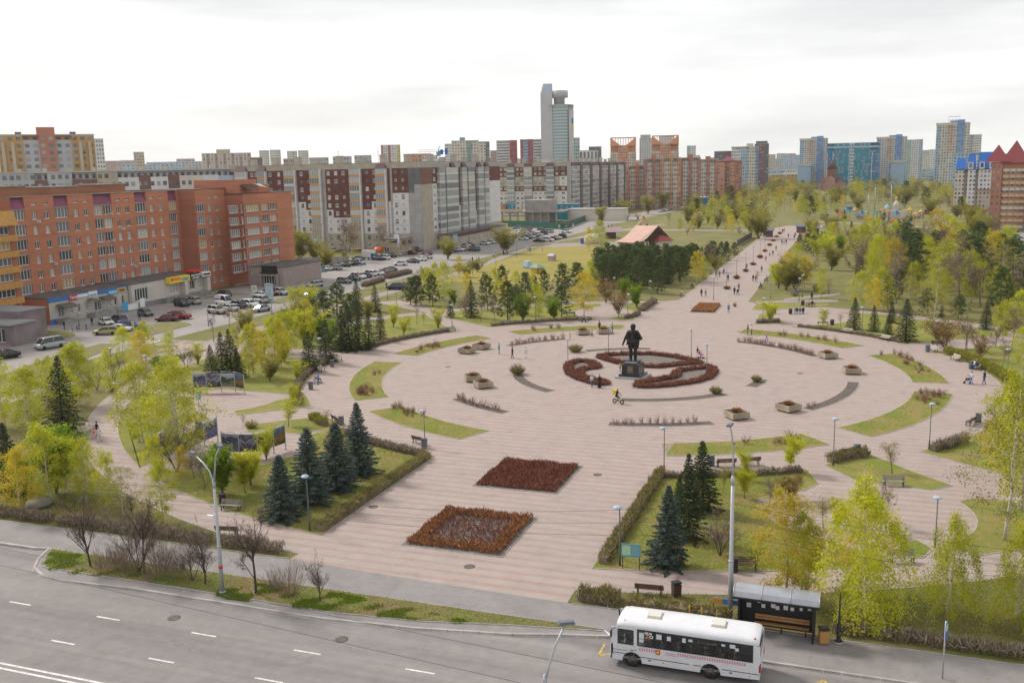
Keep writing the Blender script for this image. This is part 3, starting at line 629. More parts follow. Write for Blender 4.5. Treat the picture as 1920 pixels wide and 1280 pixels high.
# ---- small grey pavilion bottom-left, pinkish corner shop
M_PINKST = mat('pinkish_stone',(.33,.265,.245),.8,var=.08,vscale=.9,coord='World'); M_VIOLET = mat('mauve_render',(.235,.19,.20),.85,var=.2,vscale=.35,coord='World')
G_ = empty('grey_pavilion',(-106,-12,0)); tag(G_,'low mauve-grey shop pavilion with glazed entrance at the left picture edge','shop')
c0 = gp(73,636); gx,gy = -106.3,-.6
fg = Facade(G_,(-120,-5.2),0,13.6,0,3.6,M_VIOLET,.2)
fg.window(5.2,8.4,.5,3.0,3,sill=False); fg.window(8.6,9.6,.3,3.0,2,name='door',sill=False); fg.window(9.8,11.6,.5,3.0,2,sill=False); fg.build()
q = MB(); q.box(-120,-106.5,-4.6,-.7,0,3.5); q.box(-122,-110,-.6,5.5,0,5.0); q.build('wall',M_VIOLET,G_)
bx(G_,'wall',M_VIOLET,-106.42,-106.3,-5.2,-.6,0,3.6)
q = MB(); q.box(-121,-106.1,-6.3,-.4,3.6,3.85); q.box(-122.2,-109.8,-.5,5.6,5.0,5.2); q.build('roof',mat('grey_roof_edge',(.27,.27,.28),.7),G_)
bx(G_,'step',M_PINKST,-118,-107,-7,-5.25,0,.25); clear_parent_offset(G_)
K = empty('corner_shop',(-122,78,0)); tag(K,'low pinkish stone corner shop with black sign over white glazed doors','shop')
fk = Facade(K,(-122.4,77.95),0,15.5,0,4.7,M_PINKST,.25)
for u in (2.4,3.7,5.0,6.1): fk.window(u,u+.45,2.9,3.5,1,sill=False)
fk.window(9.6,13.4,.25,2.6,5,name='door',sill=False); fk.build()
q = MB(); q.box(-122.4,-107.1,78.6,96,0,4.6); q.box(-107.1,-106.92,77.97,96,0,4.65); q.build('wall',M_PINKST,K); bx(K,'roof',M_ROOF,-122.5,-106.8,78,96,4.7,4.85)
q = fk.box('sign_board',9.4,13.8,3.6,5.2,.03,.35,M_SIGNK); fk.box('sign_board',9.2,14,3.3,3.6,.03,.6,M_SIGNK); fk.box('canopy',9,14.3,2.75,3.05,.03,1.0,M_PINKST)
fk.box('pillar',9.0,9.5,0,2.75,.03,.9,M_PINKST); fk.box('pillar',13.7,14.2,0,2.75,.03,.9,M_PINKST)
clear_parent_offset(K)
# ---------------------------------------------------------------- ten-storey panel block with orange balconies
Cb = empty('panel_apartment_block',(-189.5,177,0)); tag(Cb,'ten-storey panel block, maroon above white, with columns of orange-fronted balconies','building')
fc = Facade(Cb,(-192,177),0,192-114.3,0,30.6,M_PDARK,.2,name='backing_wall')
def pairy(f,a,b,py=330): return f.upx(a,py)[0],f.upx(b,py)[0]
bal = [pairy(fc,a,b) for a,b in ((443,465),(485,501),(535,556),(583,603),(657,678),(706,726))]
wins = [pairy(fc,a,b) for a,b in ((470,475),(478,483),(504,509.5),(520.5,525.5),(562.5,567.5),(575,580),(613,618.5),(627,632.6),(641,646.5),(685,690.5),(699,704),(738.7,744.5),(752,757.5))]
edges = sorted([0.] + [x for b in bal for x in (b[0]-.15,b[1]+.15)] + [pairy(fc,p,p+1)[0] for p in (511.5,515,571,606,610,622,636.5,650,695,731,735,748,765,776)] + [fc.L])
PITCH_F = 2.82; ZT0 = 28.75
_PC = {}
def panel(f,u0,u1,z0,z1,m,wn_=None,gap=.025,wt=.12,name='wall_panel'):
 u0 += gap; u1 -= gap; z0 += gap; z1 -= gap; w_ = round(u1-u0,2); h_ = round(z1-z0,2)
 if w_ < .3: return
 wr = tuple((round(a-u0,2),round(b-u0,2),round(c-z0,2),round(d-z0,2)) for a,b,c,d in (wn_ or ())); key = (w_,h_,m.name,wr)
 if key not in _PC:
  q = MB(); us = sorted({0,w_,*[v for r_ in wr for v in r_[:2]]}); zs = sorted({0,h_,*[v for r_ in wr for v in r_[2:]]})
  for i in range(len(us)-1):
   for j in range(len(zs)-1):
    uc = (us[i]+us[i+1])/2; zc = (zs[j]+zs[j+1])/2
    if any(r_[0] < uc < r_[1] and r_[2] < zc < r_[3] for r_ in wr): continue
    q.poly([(us[i],-wt,zs[j]),(us[i+1],-wt,zs[j]),(us[i+1],-wt,zs[j+1]),(us[i],-wt,zs[j+1])])
  ring = [((0,0),(0,h_)),((0,h_),(w_,h_)),((w_,h_),(w_,0)),((w_,0),(0,0))]
  for r_ in wr: ring += [((r_[0],r_[3]),(r_[0],r_[2])),((r_[1],r_[3]),(r_[0],r_[3])),((r_[1],r_[2]),(r_[1],r_[3])),((r_[0],r_[2]),(r_[1],r_[2]))]
  for (a,b),(c,d) in ring: q.poly([(a,-wt,b),(c,-wt,d),(c,.02,d),(a,.02,b)])
  _PC[key] = q.mesh('wall_panel',m)
 return put(name,_PC[key],f.root,f.P(u0,z0),f.ang)
def brown_rows(u):
 px = proj(fc.P(u,20))[0]
 return 3 if px < 530 else 4 if px < 571 else 5 if px < 583 else 5 if px < 622 else 6 if px < 650 else 6 if px < 695 and px < 660 else 5 if px < 695 else 4 if px < 731 else 3
def cmat(u,k):
 px = proj(fc.P(u,20))[0]
 if px > 765: return M_PDARK if (k < 2 or (k == 2 and px < 776)) else M_PGREY
 if 606 < px < 611 or 731 < px < 735.5 or 511 < px < 515: return M_PGREY
 return M_PBROWN if k < brown_rows(u) else M_PWHITE if k < 8 else M_PTAN
cells = [(a,b) for a,b in zip(edges[:-1],edges[1:]) if b-a > .25]
isbal = lambda a,b: any(q[0]-.2 <= a and b <= q[1]+.2 for q in bal)
for k in range(10):
 zt = ZT0-PITCH_F*k; zb = max(zt-PITCH_F,0)
 for a,b in cells:
  if isbal(a,b): continue
  ws = [(x,y,zb+.85,zb+2.25) for x,y in wins if a < (x+y)/2 < b]
  if zt-zb > 2: panel(fc,a,b,zb,zt,cmat((a+b)/2,k),ws)
  for x,y,c,d in ws: window_obj(Cb,fc.P(x,c,.03),0,y-x,d-c,2,False,True,'window',M_GLASS,M_WHITE if rnd.random() < .55 else mat('brown_frame',(.09,.06,.05),.6))
for a,b in cells: panel(fc,a,b,ZT0,30.6,M_PTAN)
def balcony(f,u0,u1,z,pm,h=2.6,out=1.1,par=.72,n=4,name='balcony'):
 key = ('bal',round(u1-u0,1),pm.name,round(h,1),out,n)
 w_ = key[1]
 if key not in _PC:
  q = MB(); q.box(0,w_,-out,0,0,.14,1); q.box(0,w_,-out,-out+.06,.14,.14+par,0); q.box(0,.06,-out+.06,0,.14,.14+par,0); q.box(w_-.06,w_,-out+.06,0,.14,.14+par,0)
  gm = MB(); t = .07; z0 = .14+par+.003; z1 = h
  for i in range(n+1): x = (w_-t)*i/n; gm.box(x,x+t,-out,-out+t,z0,z1)
  for x in (0,w_-t): gm.box(x,x+t,-out/2,-out/2+t,z0,z1)
  gm.box(0,w_,-out,-out+t,z1,z1+t)
  gm.poly([(t,-out+.025,z0),(w_-t,-out+.025,z0),(w_-t,-out+.025,z1),(t,-out+.025,z1)],1)
  gm.poly([(.02,-out+.03,z0),(.02,0,z0),(.02,0,z1),(.02,-out+.03,z1)],1); gm.poly([(w_-.02,0,z0),(w_-.02,-out+.03,z0),(w_-.02,-out+.03,z1),(w_-.02,0,z1)],1)
  _PC[key] = (q.mesh('balcony',[pm,M_BALW]),gm.mesh('glazing',[M_WHITE,M_BGLASS]))
 a,b = _PC[key]; o = put(name,a,f.root,f.P(u0,z,.13),f.ang); put('glazing',b,o); return o
for i,(a,b) in enumerate(bal):
 for k in range(10):
  zt = ZT0-PITCH_F*k-PITCH_F+.1
  if zt < 0: continue
  balcony(fc,a,b-.55,zt,M_BALW if (i*3+k*7) % 13 == 0 else M_ORANGE)
 fc.box('downpipe_wall',b-.5,b-.05,0,28.9,0,1.15,M_PWHITE)
 if i in (0,1,5):
  q = MB(); q.poly([fc.P(a-.2,28.75,1.35),fc.P(b,28.75,1.35),fc.P(b-.7,30.5,.14),fc.P(a+.5,30.5,.14)]); q.poly([fc.P(a-.2,28.75,1.35),fc.P(a+.5,30.5,.14),fc.P(a-.2,28.75,.14)]); q.poly([fc.P(b,28.75,1.35),fc.P(b,28.75,.14),fc.P(b-.7,30.5,.14)]); q.build('balcony_roof',M_MAROOF,Cb)
fc.build()
# right-hand wing of the same block, facing the parking
fw = Facade(Cb,(-114.3,177),HP,78,0,30.6,M_PGREY,.2,name='backing_wall')
def pw(a,b,py=340): return fw.upx(a,py)[0],fw.upx(b,py)[0]
wb = [pw(a,b) for a,b in ((819,829),(832,854),(862,870.5),(873.5,885),(892,902.5),(904.5,912))]
ww = [pw(a,b) for a,b in ((811.5,816),(855.5,858.5),(887.5,890.5),(914,917.5))]
wedge = sorted([0.,fw.L] + [x for b in wb for x in (b[0]-.1,b[1]+.1)] + [pw(p,p+1)[0] for p in (795,810)])
for k in range(10):
 zt = ZT0-PITCH_F*k; zb = max(zt-PITCH_F,0)
 for a,b in zip(wedge[:-1],wedge[1:]):
  if b-a < .3 or any(q[0]-.15 <= a and b <= q[1]+.15 for q in wb): continue
  px = proj(fw.P((a+b)/2,20))[0]
  m = (M_PPINK if k < 2 else M_PTAN) if px < 810 else (M_PBROWN if k < (2 if px < 825 else 5 if px < 860 else 6 if px < 893 else 2) else M_PWHITE if k < 8 else M_PTAN)
  ws = [(x,y,zb+.85,zb+2.25) for x,y in ww if a < (x+y)/2 < b]
  if zt-zb > 2: panel(fw,a,b,zb,zt,m,ws)
  for x,y,c,d in ws: window_obj(Cb,fw.P(x,c,.03),HP,y-x,d-c,2,False,False,'window',M_GLASS,M_WHITE)
 for i,(a,b) in enumerate(wb):
  if zt-PITCH_F > 2: balcony(fw,a,b,zt-PITCH_F+.1,M_BALW,n=max(3,round((b-a)/1.2)))
for a,b in zip(wedge[:-1],wedge[1:]): panel(fw,a,b,ZT0,30.6,M_PGREY)
for px in (843,864,893,907):
 a,b = pw(px,px+7); q = MB(); q.poly([fw.P(a,28.7,1.3),fw.P(b,28.7,1.3),fw.P(b,30.5,.14),fw.P(a,30.5,.14)]); q.poly([fw.P(a,28.7,1.3),fw.P(a,30.5,.14),fw.P(a,28.7,.14)]); q.build('balcony_roof',M_MAROOF,Cb)
fw.build()
q = MB(); q.box(-192,-126,177.3,191,0,30.3); q.box(-127,-114.6,177.3,255,0,30.3); q.build('core_wall',M_PGREY,Cb)
q = MB(); q.box(-192,-114.3,177,191.2,30.62,30.8); q.box(-127,-114.3,191.2,255,30.62,30.8); q.build('roof',M_CONC,Cb)
for x,y in [(-186+9*i,184+(i % 3)) for i in range(8)]+[(-121,200+11*i) for i in range(5)]:
 q = MB(); hh = rnd.choice((1.6,2.2,2.6)); q.box(x-.9,x+.9,y-1.1,y+1.1,30.8,30.8+hh); q.box(x-1.05,x+1.05,y-1.25,y+1.25,30.8+hh,31+hh); q.build('roof_vent',M_PTAN,Cb)
for x,y in ((-170,186),(-150,184),(-135,186),(-118,225)):
 q = MB(); q.tube([(x,y,30.8),(x,y,35.5)],.05,4); q.tube([(x-.6,y,35),(x+.6,y,35)],.03,4); q.tube([(x-.4,y,34.4),(x+.4,y,34.4)],.03,4); q.build('antenna',M_DARKM,Cb)
clear_parent_offset(Cb)
# ---------------------------------------------------------------- second panel block with white balconies
Db = empty('panel_apartment_block',(-173.5,410,0)); tag(Db,'ten-storey panel block with maroon bands, white balconies and long grey ribbed flank','building')
fd = Facade(Db,(-173.5,410),0,43,0,30.4,M_PGREY,.2,name='backing_wall')
def pd(a,b,py=330): return fd.upx(a,py)[0],fd.upx(b,py)[0]
db = [pd(a,b) for a,b in ((951,965),(983,998),(1025,1039))]
dw = [pd(a,b) for a,b in ((937,942),(945,949.5),(968,972.5),(976,980.5),(1001.5,1006),(1010,1015),(1020,1023.5),(1042,1046.5),(1053,1059))]
dedge = sorted([0.,fd.L] + [x for b in db for x in (b[0]-.1,b[1]+.1)] + [pd(p,p+1)[0] for p in (943.5,974,999.5,1008,1017.5,1049,1063)])
for k in range(10):
 zt = 28.4-2.8*k; zb = max(0,zt-2.8)
 for a,b in zip(dedge[:-1],dedge[1:]):
  if b-a < .3 or any(q[0]-.15 <= a and b <= q[1]+.15 for q in db): continue
  ws = [(x,y,zb+.8,zb+2.2) for x,y in dw if a < (x+y)/2 < b]
  px = proj(fd.P((a+b)/2,20))[0]
  m = M_PBROWN if k in (0,1,4) else (M_PTAN if px < 1049 else M_PWHITE) if k in (2,3) else M_PWHITE
  panel(fd,a,b,zb,zt,m,ws)
  for x,y,c,d in ws: window_obj(Db,fd.P(x,c,.03),0,y-x,d-c,2,False,False,'window',M_GLASS,M_WHITE)
 for a,b in db:
  if zt-2.8 > 0: balcony(fd,a,b,zt-2.7,M_BALW)
q = MB()
for a,b in zip(dedge[:-1],dedge[1:]): panel(fd,a,b,28.4,30.4,M_PTAN)
for a,b in db:
 q = MB(); q.poly([fd.P(a,28.5,1.3),fd.P(b,28.5,1.3),fd.P(b-.3,30.4,.14),fd.P(a+.3,30.4,.14)]); q.poly([fd.P(a,28.5,1.3),fd.P(a+.3,30.4,.14),fd.P(a,28.5,.14)]); q.poly([fd.P(b,28.5,1.3),fd.P(b,28.5,.14),fd.P(b-.3,30.4,.14)]); q.build('balcony_roof',M_MAROOF,Db)
fd.build()
fe = Facade(Db,(-130.5,410),HP,148,0,30.4,M_PWHITE,.2,name='flank_wall')
u = 6.
while u < 142:
 for j,w_ in enumerate((4.6,4.6,4.6)):
  for k in range(10):
   if 25.7-2.8*k > 0: balcony(fe,u+1.5+j*5.3,u+1.5+j*5.3+w_,25.7-2.8*k,M_BALW,n=4)
  q = MB(); a = u+1.5+j*5.3; q.poly([fe.P(a,28.4,1.2),fe.P(a+w_,28.4,1.2),fe.P(a+w_,30.4,.05),fe.P(a,30.4,.05)]); q.poly([fe.P(a,28.4,1.2),fe.P(a,30.4,.05),fe.P(a,28.4,.05)]); q.build('balcony_roof',M_MAROOF,Db)
 fe.box('stair_rib',u+17.8,u+21.5,0,30.4,0,1.6,M_PDARK); u += 23
fe.box('corner_panel',0,5.6,0,30.35,0,.12,M_PGREY); fe.build()
q = MB(); q.box(-173.5,-130.8,410.3,424,0,30.2); q.box(-144,-130.8,424,557.8,0,30.2); q.build('core_wall',M_PGREY,Db); q = MB(); q.box(-173.6,-130.4,409.9,424.2,30.42,30.6); q.box(-144,-130.4,424.2,558,30.42,30.6); q.build('roof',M_CONC,Db)
for i in range(14): q = MB(); x,y = ((-168+9*i,417) if i < 4 else (-136,425+12*(i-4))); q.box(x-.9,x+.9,y-1,y+1,30.6,32.6+(i % 3)*.5); q.build('roof_vent',M_PTAN,Db)
clear_parent_offset(Db)
# ================================================================== FAR AND SMALLER BUILDINGS
def flat_mat(n,c,v=.06): return mat(n,c,.85,var=v,vscale=.15,coord='World')
FM = {k: flat_mat('render_'+k,c) for k,c in dict(white=(.62,.61,.62),cream=(.58,.53,.46),grey=(.42,.42,.44),dgrey=(.14,.14,.16),orange=(.46,.27,.10),red=(.42,.07,.08),brick=(.42,.18,.12),obrick=(.55,.26,.14),brown=(.2,.1,.085),tan=(.46,.39,.3),green=(.2,.34,.28),blue=(.17,.30,.55),lblue=(.36,.48,.62),teal=(.02,.24,.36),mint=(.36,.5,.47),pink=(.45,.3,.3),yellow=(.6,.45,.08),peach=(.6,.40,.26),dblue=(.03,.15,.45)).items()}
M_FGLASS = mat('far_glass',(.12,.14,.17),.15,var=.5,vscale=.35,coord='World',spec=.5); M_FGLASSB = mat('far_blue_glass',(.10,.18,.27),.12,var=.35,vscale=.3,coord='World',spec=.6); M_FLIGHT = mat('far_curtained_glass',(.3,.32,.34),.3); M_TEALG = mat('teal_glass',(.01,.20,.30),.12,var=.3,vscale=.25,coord='World',spec=.6)
def horizon_y(px): return 315.1-(px-952.9)*.02185
def far(name,label,pl,pr,pt,dist,cols=None,wall='white',floors=10,ncol=6,win='grid',glass=None,depth=14.,base_py=None,roof=None,turn=0.,winfrac=(.55,.5),cat='building',group='distant city buildings',extra_h=0):
 """a block whose width and height follow from where it stands; all windows are one part, too small to tell apart"""
 pm = (pl+pr)/2; d = ray(pm,400); h2 = Vector((d.x,d.y)).normalized(); c = Vector(CAM[:2])+h2*dist
 zd = dist*h2.dot(Vector(VF[:2]).normalized())
 w_ = (pr-pl)/FPX*zd; H_ = CAMH+(horizon_y(pm)-pt)/FPX*zd+extra_h
 right = Vector((h2.y,-h2.x)); rz = math.atan2(right.y,right.x)+R(turn)
 root = empty(name,(c.x,c.y,0),rz); tag(root,label,cat,group)
 for i,(f0,f1,m,z0,z1,pr_) in enumerate(cols or [(0,1,wall,0,1,0)]):
  bx(root,'wall',FM[m],-w_/2+w_*f0,-w_/2+w_*f1,-pr_,depth,H_*z0,H_*z1)
 bx(root,'roof',FM['grey'],-w_/2-.15,w_/2+.15,-.2,depth+.2,H_+.01,H_+.5)
 if cols: bx(root,'core_wall',max(cols,key=lambda c_: c_[1]-c_[0])[2],-w_/2+.3,w_/2-.3,1.2,depth-.3,0,H_)
 g_ = MB(); fh = H_/floors; wr_ = random.Random(int(pl*7)); cs = cols or [(0,1,wall,0,1,0)]
 def proud(f,z): return max([c_[5] for c_ in cs if c_[0] <= f <= c_[1] and c_[3]*H_ <= z <= c_[4]*H_] or [-1.25])+.05
 for k in range(floors):
  z0 = fh*k+fh*(1-winfrac[1])*.55; z1 = z0+fh*winfrac[1]
  if win == 'band':
   for c_ in cs: g_.box(-w_/2+w_*c_[0]+.3,-w_/2+w_*c_[1]-.3,-c_[5]-.05,-c_[5]-.01,z0,z1)
  else:
   for j in range(ncol):
    cw = w_/ncol; x = -w_/2+cw*(j+.5); hw = cw*winfrac[0]/2
    mp = proud((x+w_/2)/w_,z1); g_.box(x-hw*wr_.uniform(.75,1.1),x+hw,-mp,-mp+.04,z0,z1,1 if wr_.random() < .3 else 0)
  for s_ in (-1,1):
   nd = max(2,int(depth/3.5))
   for j in range(nd):
    yy = depth*(j+.5)/nd; g_.box(s_*(w_/2+.03)-.03,s_*(w_/2+.03)+.03,yy-.8,yy+.8,z0,z1)
 o = g_.build('window_grid',[glass or M_FGLASS,M_FLIGHT],root); o['kind'] = 'stuff'
 return root,w_,H_,depth
def part_box(root,name,x0,x1,y0,y1,z0,z1,m): q = MB(); q.box(x0,x1,y0,y1,z0,z1); return q.build(name,FM[m] if isinstance(m,str) else m,root)
hp_ = []; rg_h = random.Random(3)
for i in range(121): a = R(60+i*.75); d_ = 5200; hp_.append((CAM.x+d_*math.cos(a),CAM.y+d_*math.sin(a),52+26*math.sin(i*.11)+12*math.sin(i*.37+1)+rg_h.uniform(-3,3)))
q = MB()
for a,b in zip(hp_[:-1],hp_[1:]): q.poly([(b[0],b[1],-1),(a[0],a[1],-1),a,b]); q.poly([b,a,(CAM.x+(a[0]-CAM.x)*1.2,CAM.y+(a[1]-CAM.y)*1.2,-1),(CAM.x+(b[0]-CAM.x)*1.2,CAM.y+(b[1]-CAM.y)*1.2,-1)])
struct(q.build('hills',mat('wooded_hills',(.07,.085,.05),.95,col2=(.16,.16,.13),vscale=.012,coord='World')))
# --- row of panel blocks behind the brick block
rt,w_,H_,d_ = far('panel_apartment_row','long grey and maroon panel row peeking above the roof of the brick block',-70,446,323,372,[(0,.30,'grey',0,1,0),(.30,.34,'brown',0,.92,.4),(.34,.42,'grey',0,1,0),(.42,.50,'brown',0,.92,.4),(.50,.57,'tan',0,1,0),(.57,.64,'white',0,.93,.4),(.64,.68,'brown',0,.95,.3),(.68,.74,'white',0,.93,.4),(.74,.78,'brown',0,.95,.3),(.78,.86,'cream',0,.94,.4),(.86,.92,'white',0,.94,.2),(.92,1,'lblue',0,.93,.3)],floors=10,ncol=46,winfrac=(.6,.5))
for i in range(12): bx(rt,'roof_vent','tan',-w_/2+8*i,-w_/2+8*i+1.2,5,6.5,H_,H_+1.6)
# --- orange tower
rt,w_,H_,d_ = far('orange_tower_block','ochre and grey tower block with brick-red stair core, upper left skyline',22,182,257,460,[(0,.25,'orange',0,1,.6),(.25,.42,'grey',0,.96,0),(.42,.59,'brick',0,1,1.0),(.59,.76,'grey',0,.96,0),(.76,1,'orange',0,1,.6)],floors=16,ncol=12)
bx(rt,'stair_head','brick',-w_*.10,w_*.09,-.8,9,H_,H_+3.4)
for x in (-.29,.28): bx(rt,'roof_vent','dgrey',w_*x-1.2,w_*x+1.2,3,6,H_,H_+1.6)
for f in (.03,.13,.83,.93): bx(rt,'balcony_stack','tan',-w_/2+w_*f,-w_/2+w_*(f+.035),-1.5,-.6,2,H_*.94)
def simple(name,label,*a,**k): return far(name,label,*a,**k)
simple('white_tower_block','pale white tower block just right of the ochre tower',178,205,264,800,wall='white',floors=18,ncol=6)
simple('striped_tower_block','white and red tower cut by the left picture edge',-12,24,266,700,[(0,.45,'red',0,1,.3),(.45,1,'white',0,.98,0)],floors=18,ncol=5)
simple('far_tower','lone beige tower on the skyline above the brick block',261,279,287,1700,wall='tan',floors=14,ncol=4)
for a,b,t,m in ((203,236,303,'pink'),(236,262,302,'pink'),(240,330,309,'lblue'),(285,345,305,'lblue'),(326,395,304,'grey'),(340,372,299,'pink')):
 rt,w_,H_,d_ = far('far_housing_block','',a,b,t,2000+rnd.uniform(-200,300),wall=m,floors=10,ncol=12); auto(rt,f'hazy {dict(pink="pinkish", lblue="bluish", grey="grey")[m]} housing block','on the left skyline','building','distant city buildings')
rt,w_,H_,d_ = far('striped_housing_block','pinkish housing block with dark vertical stripes on the left skyline',389,476,289,1250,[(i/12,(i+1)/12,'pink' if i % 2 else 'cream',0,1,.3*(i % 2)) for i in range(12)],floors=12,ncol=12,winfrac=(.4,.8)); bx(rt,'stair_head','tan',-w_*.2,w_*.08,2,10,H_,H_+5)
for a,b,t in ((494,511.5,284),(513.5,533,283),(545.5,563.5,285),(566,584.5,284)):
 rt,w_,H_,d_ = far('far_tower','',a,b,t,1700,[(0,.6,'white',0,1,0),(.6,1,'cream',0,1,.5)],floors=17,ncol=5); auto(rt,'white and cream tower','in the row behind the orange-balcony block','building','distant city buildings')
for a,b,t,m in ((476,498,297,'brown'),(538,566,299,'pink'),(586,621,297,'grey'),(630,664,295,'grey'),(670,701,293,'grey'),(770,812,290,'obrick'),(796,824,293,'white')):
 rt,w_,H_,d_ = far('far_low_block','',a,b,t,1000+rnd.uniform(-60,90),wall=m,floors=10,ncol=7); auto(rt,f'{dict(brown="brown", pink="pink", grey="pale grey", obrick="orange brick", white="white")[m]} block','showing over the orange-balcony block','building','distant city buildings')
rt,w_,H_,d_ = far('colourful_tower','white tower with red and yellow stripes left of the crane',720,755,274,1400,[(0,.1,'red',0,1,.4),(.1,.36,'white',0,1,0),(.36,.48,'red',0,1,.5),(.48,.84,'white',0,1,0),(.84,1,'yellow',0,1,.5)],floors=18,ncol=9)
rt,w_,H_,d_ = far('cream_green_block','broad cream and green housing block right of the crane',851,901,266,1150,[(0,.55,'cream',0,1,.4),(.55,.75,'green',0,.96,0),(.75,1,'cream',0,.93,.4)],floors=17,ncol=10); bx(rt,'stair_head','green',-w_*.2,0,2,9,H_,H_+4)
rt,w_,H_,d_ = far('grey_green_block','grey tower with green top beside the cream block',886,921,268,1250,[(0,.35,'green',0,1,.3),(.35,.8,'cream',0,.97,0),(.8,1,'dgrey',0,.98,.4)],floors=17,ncol=6)
simple('white_far_block','white tower half hidden behind the cream block',838,853,272,1350,wall='white',floors=16,ncol=4)
simple('red_brown_far_block','reddish low tower left of the red-edged towers',922,936,284,1100,wall='pink',floors=14,ncol=4)
rt,w_,H_,d_ = far('red_striped_tower','white banded tower with crimson right edge',934,972,266,950,[(0,.64,'white',0,1,.2),(.64,1,'red',0,1.01,.5)],floors=20,ncol=5,win='band',winfrac=(.5,.42))
rt,w_,H_,d_ = far('red_striped_tower','crimson framed tower with dark banded side left of the glass tower',978,1017,264,930,[(0,.12,'red',0,1.01,.5),(.12,.36,'lblue',0,.96,0),(.36,.6,'red',0,1.01,.5),(.6,1,'white',0,1,.2)],floors=20,ncol=6,win='band',winfrac=(.5,.42))
for i in range(88):
 px = rnd.uniform(200,1010) if i < 46 else rnd.uniform(1270,1510) if i < 70 else rnd.uniform(1690,1800); wd = rnd.uniform(8,26); tp = horizon_y(px)-rnd.uniform(4,17); m = rnd.choice(('white','cream','grey','pink','lblue','tan'))
 rt,w_,H_,d_ = far('far_housing_block','',px,px+wd,tp,rnd.uniform(2200,3000),wall=m,floors=11,ncol=max(3,int(wd/3))); auto(rt,f'tiny hazy {dict(lblue="bluish", pink="pinkish").get(m, m)} block','far off on the left skyline' if px < 500 else 'far off on the middle skyline' if px < 1100 else 'far off beyond the avenue' if px < 1600 else 'far off between the right towers','building','distant city buildings')
# --- the glass landmark tower
gt,w_,H_,d_ = far('glass_landmark_tower','tall grey tower with curved blue glass front and slanted crown, tallest on the skyline',1017,1077,203,900,[(0,.33,'grey',0,1,0)],floors=27,ncol=0,depth=24,group=None)
zd = 900; HT = CAMH+(horizon_y(1030)-160)/FPX*880
q = MB(); q.loft([[(-w_/2,-1,0),(-w_/2+w_*.36,-1,0),(-w_/2+w_*.36,20,0),(-w_/2,20,0)],[(-w_/2,-1,HT-9),(-w_/2+w_*.36,-1,HT-9),(-w_/2+w_*.36,20,HT-9),(-w_/2,20,HT-9)],[(-w_/2+2.5,6,HT),(-w_/2+w_*.36,6,HT),(-w_/2+w_*.36,20,HT),(-w_/2+2.5,20,HT)]],0,smooth=False); q.build('slab_tower',flat_mat('silver_cladding',(.46,.46,.5)),gt)
q = MB(); q.poly([(-w_/2+1.6,-.6,HT-8.6),(-w_/2+w_*.34,-.6,HT-8.6),(-w_/2+w_*.34,5.6,HT-.5),(-w_/2+3,5.6,HT-.5)]); o = q.build('crown_glazing',flat_mat('crown_glass',(.3,.34,.42)),gt); o.location = (0,-.15,.1)
def curved(z0,z1,x0,x1,bulge,m,nm):
 q = MB(); n_ = 12; pts = [(x0+(x1-x0)*i/n_,-bulge*math.sin(math.pi*i/n_)-1.2) for i in range(n_+1)]
 q.loft([[(x,y,z) for x,y in pts]+[(x1,8,z),(x0,8,z)] for z in (z0,z1)],0,smooth=False); return q.build(nm,m,gt)
M_CURT = mat('curtain_wall',(.20,.30,.38),.1,spec=.7); M_CURT2 = mat('curtain_band',(.42,.47,.45),.25)
fl = 30; x0,x1 = -w_/2+w_*.37,w_/2-w_*.16
for k in range(fl):
 z = H_*k/fl; curved(z,z+H_/fl*.55,x0+(3 if k < 5 else 0),x1,4,M_CURT,'glass_storey'); curved(z+H_/fl*.55+.01,z+H_/fl-.01,x0+(3 if k < 5 else 0),x1,4.15,M_CURT2,'spandrel_band')
curved(H_,H_+.8,x0-3,x1+3,4.6,FM['grey'],'roof_slab');
q = MB(); q.lathe((x0+6,6,H_+.8),[(5,0),(5,6),(8,6.5),(8,12.5),(0.2,13)],20); q.build('rooftop_drum',FM['grey'],gt)
q = MB(); q.box(w_/2-w_*.15,w_/2,-2.5,16,0,H_*.95); q.build('side_slab',flat_mat('silver_cladding2',(.5,.48,.5)),gt)
q = MB(); q.box(w_/2-w_*.06,w_/2-w_*.01,-2.62,-2.5,H_*.74,H_*.80,1); q.box(w_/2-w_*.06,w_/2-w_*.01,-2.62,-2.5,H_*.80,H_*.86,0); q.build('facade_emblem',[FM['dblue'],FM['yellow']],gt)
q = MB(); q.loft([[(-w_/2-2,-3.2,0),(x0+4,-3.2,0),(x0+4,20,0),(-w_/2-2,20,0)],[(-w_/2-1,-2.4,H_*.30),(x0-1.5,-2.4,H_*.30),(x0-1.5,20,H_*.30),(-w_/2-1,20,H_*.30)],[(-w_/2-.2,-1.5,H_*.42),(x0-.5,-1.5,H_*.42),(x0-.5,20,H_*.42),(-w_/2-.2,20,H_*.42)]],0,smooth=False); q.build('podium',flat_mat('silver_cladding3',(.5,.51,.54)),gt)
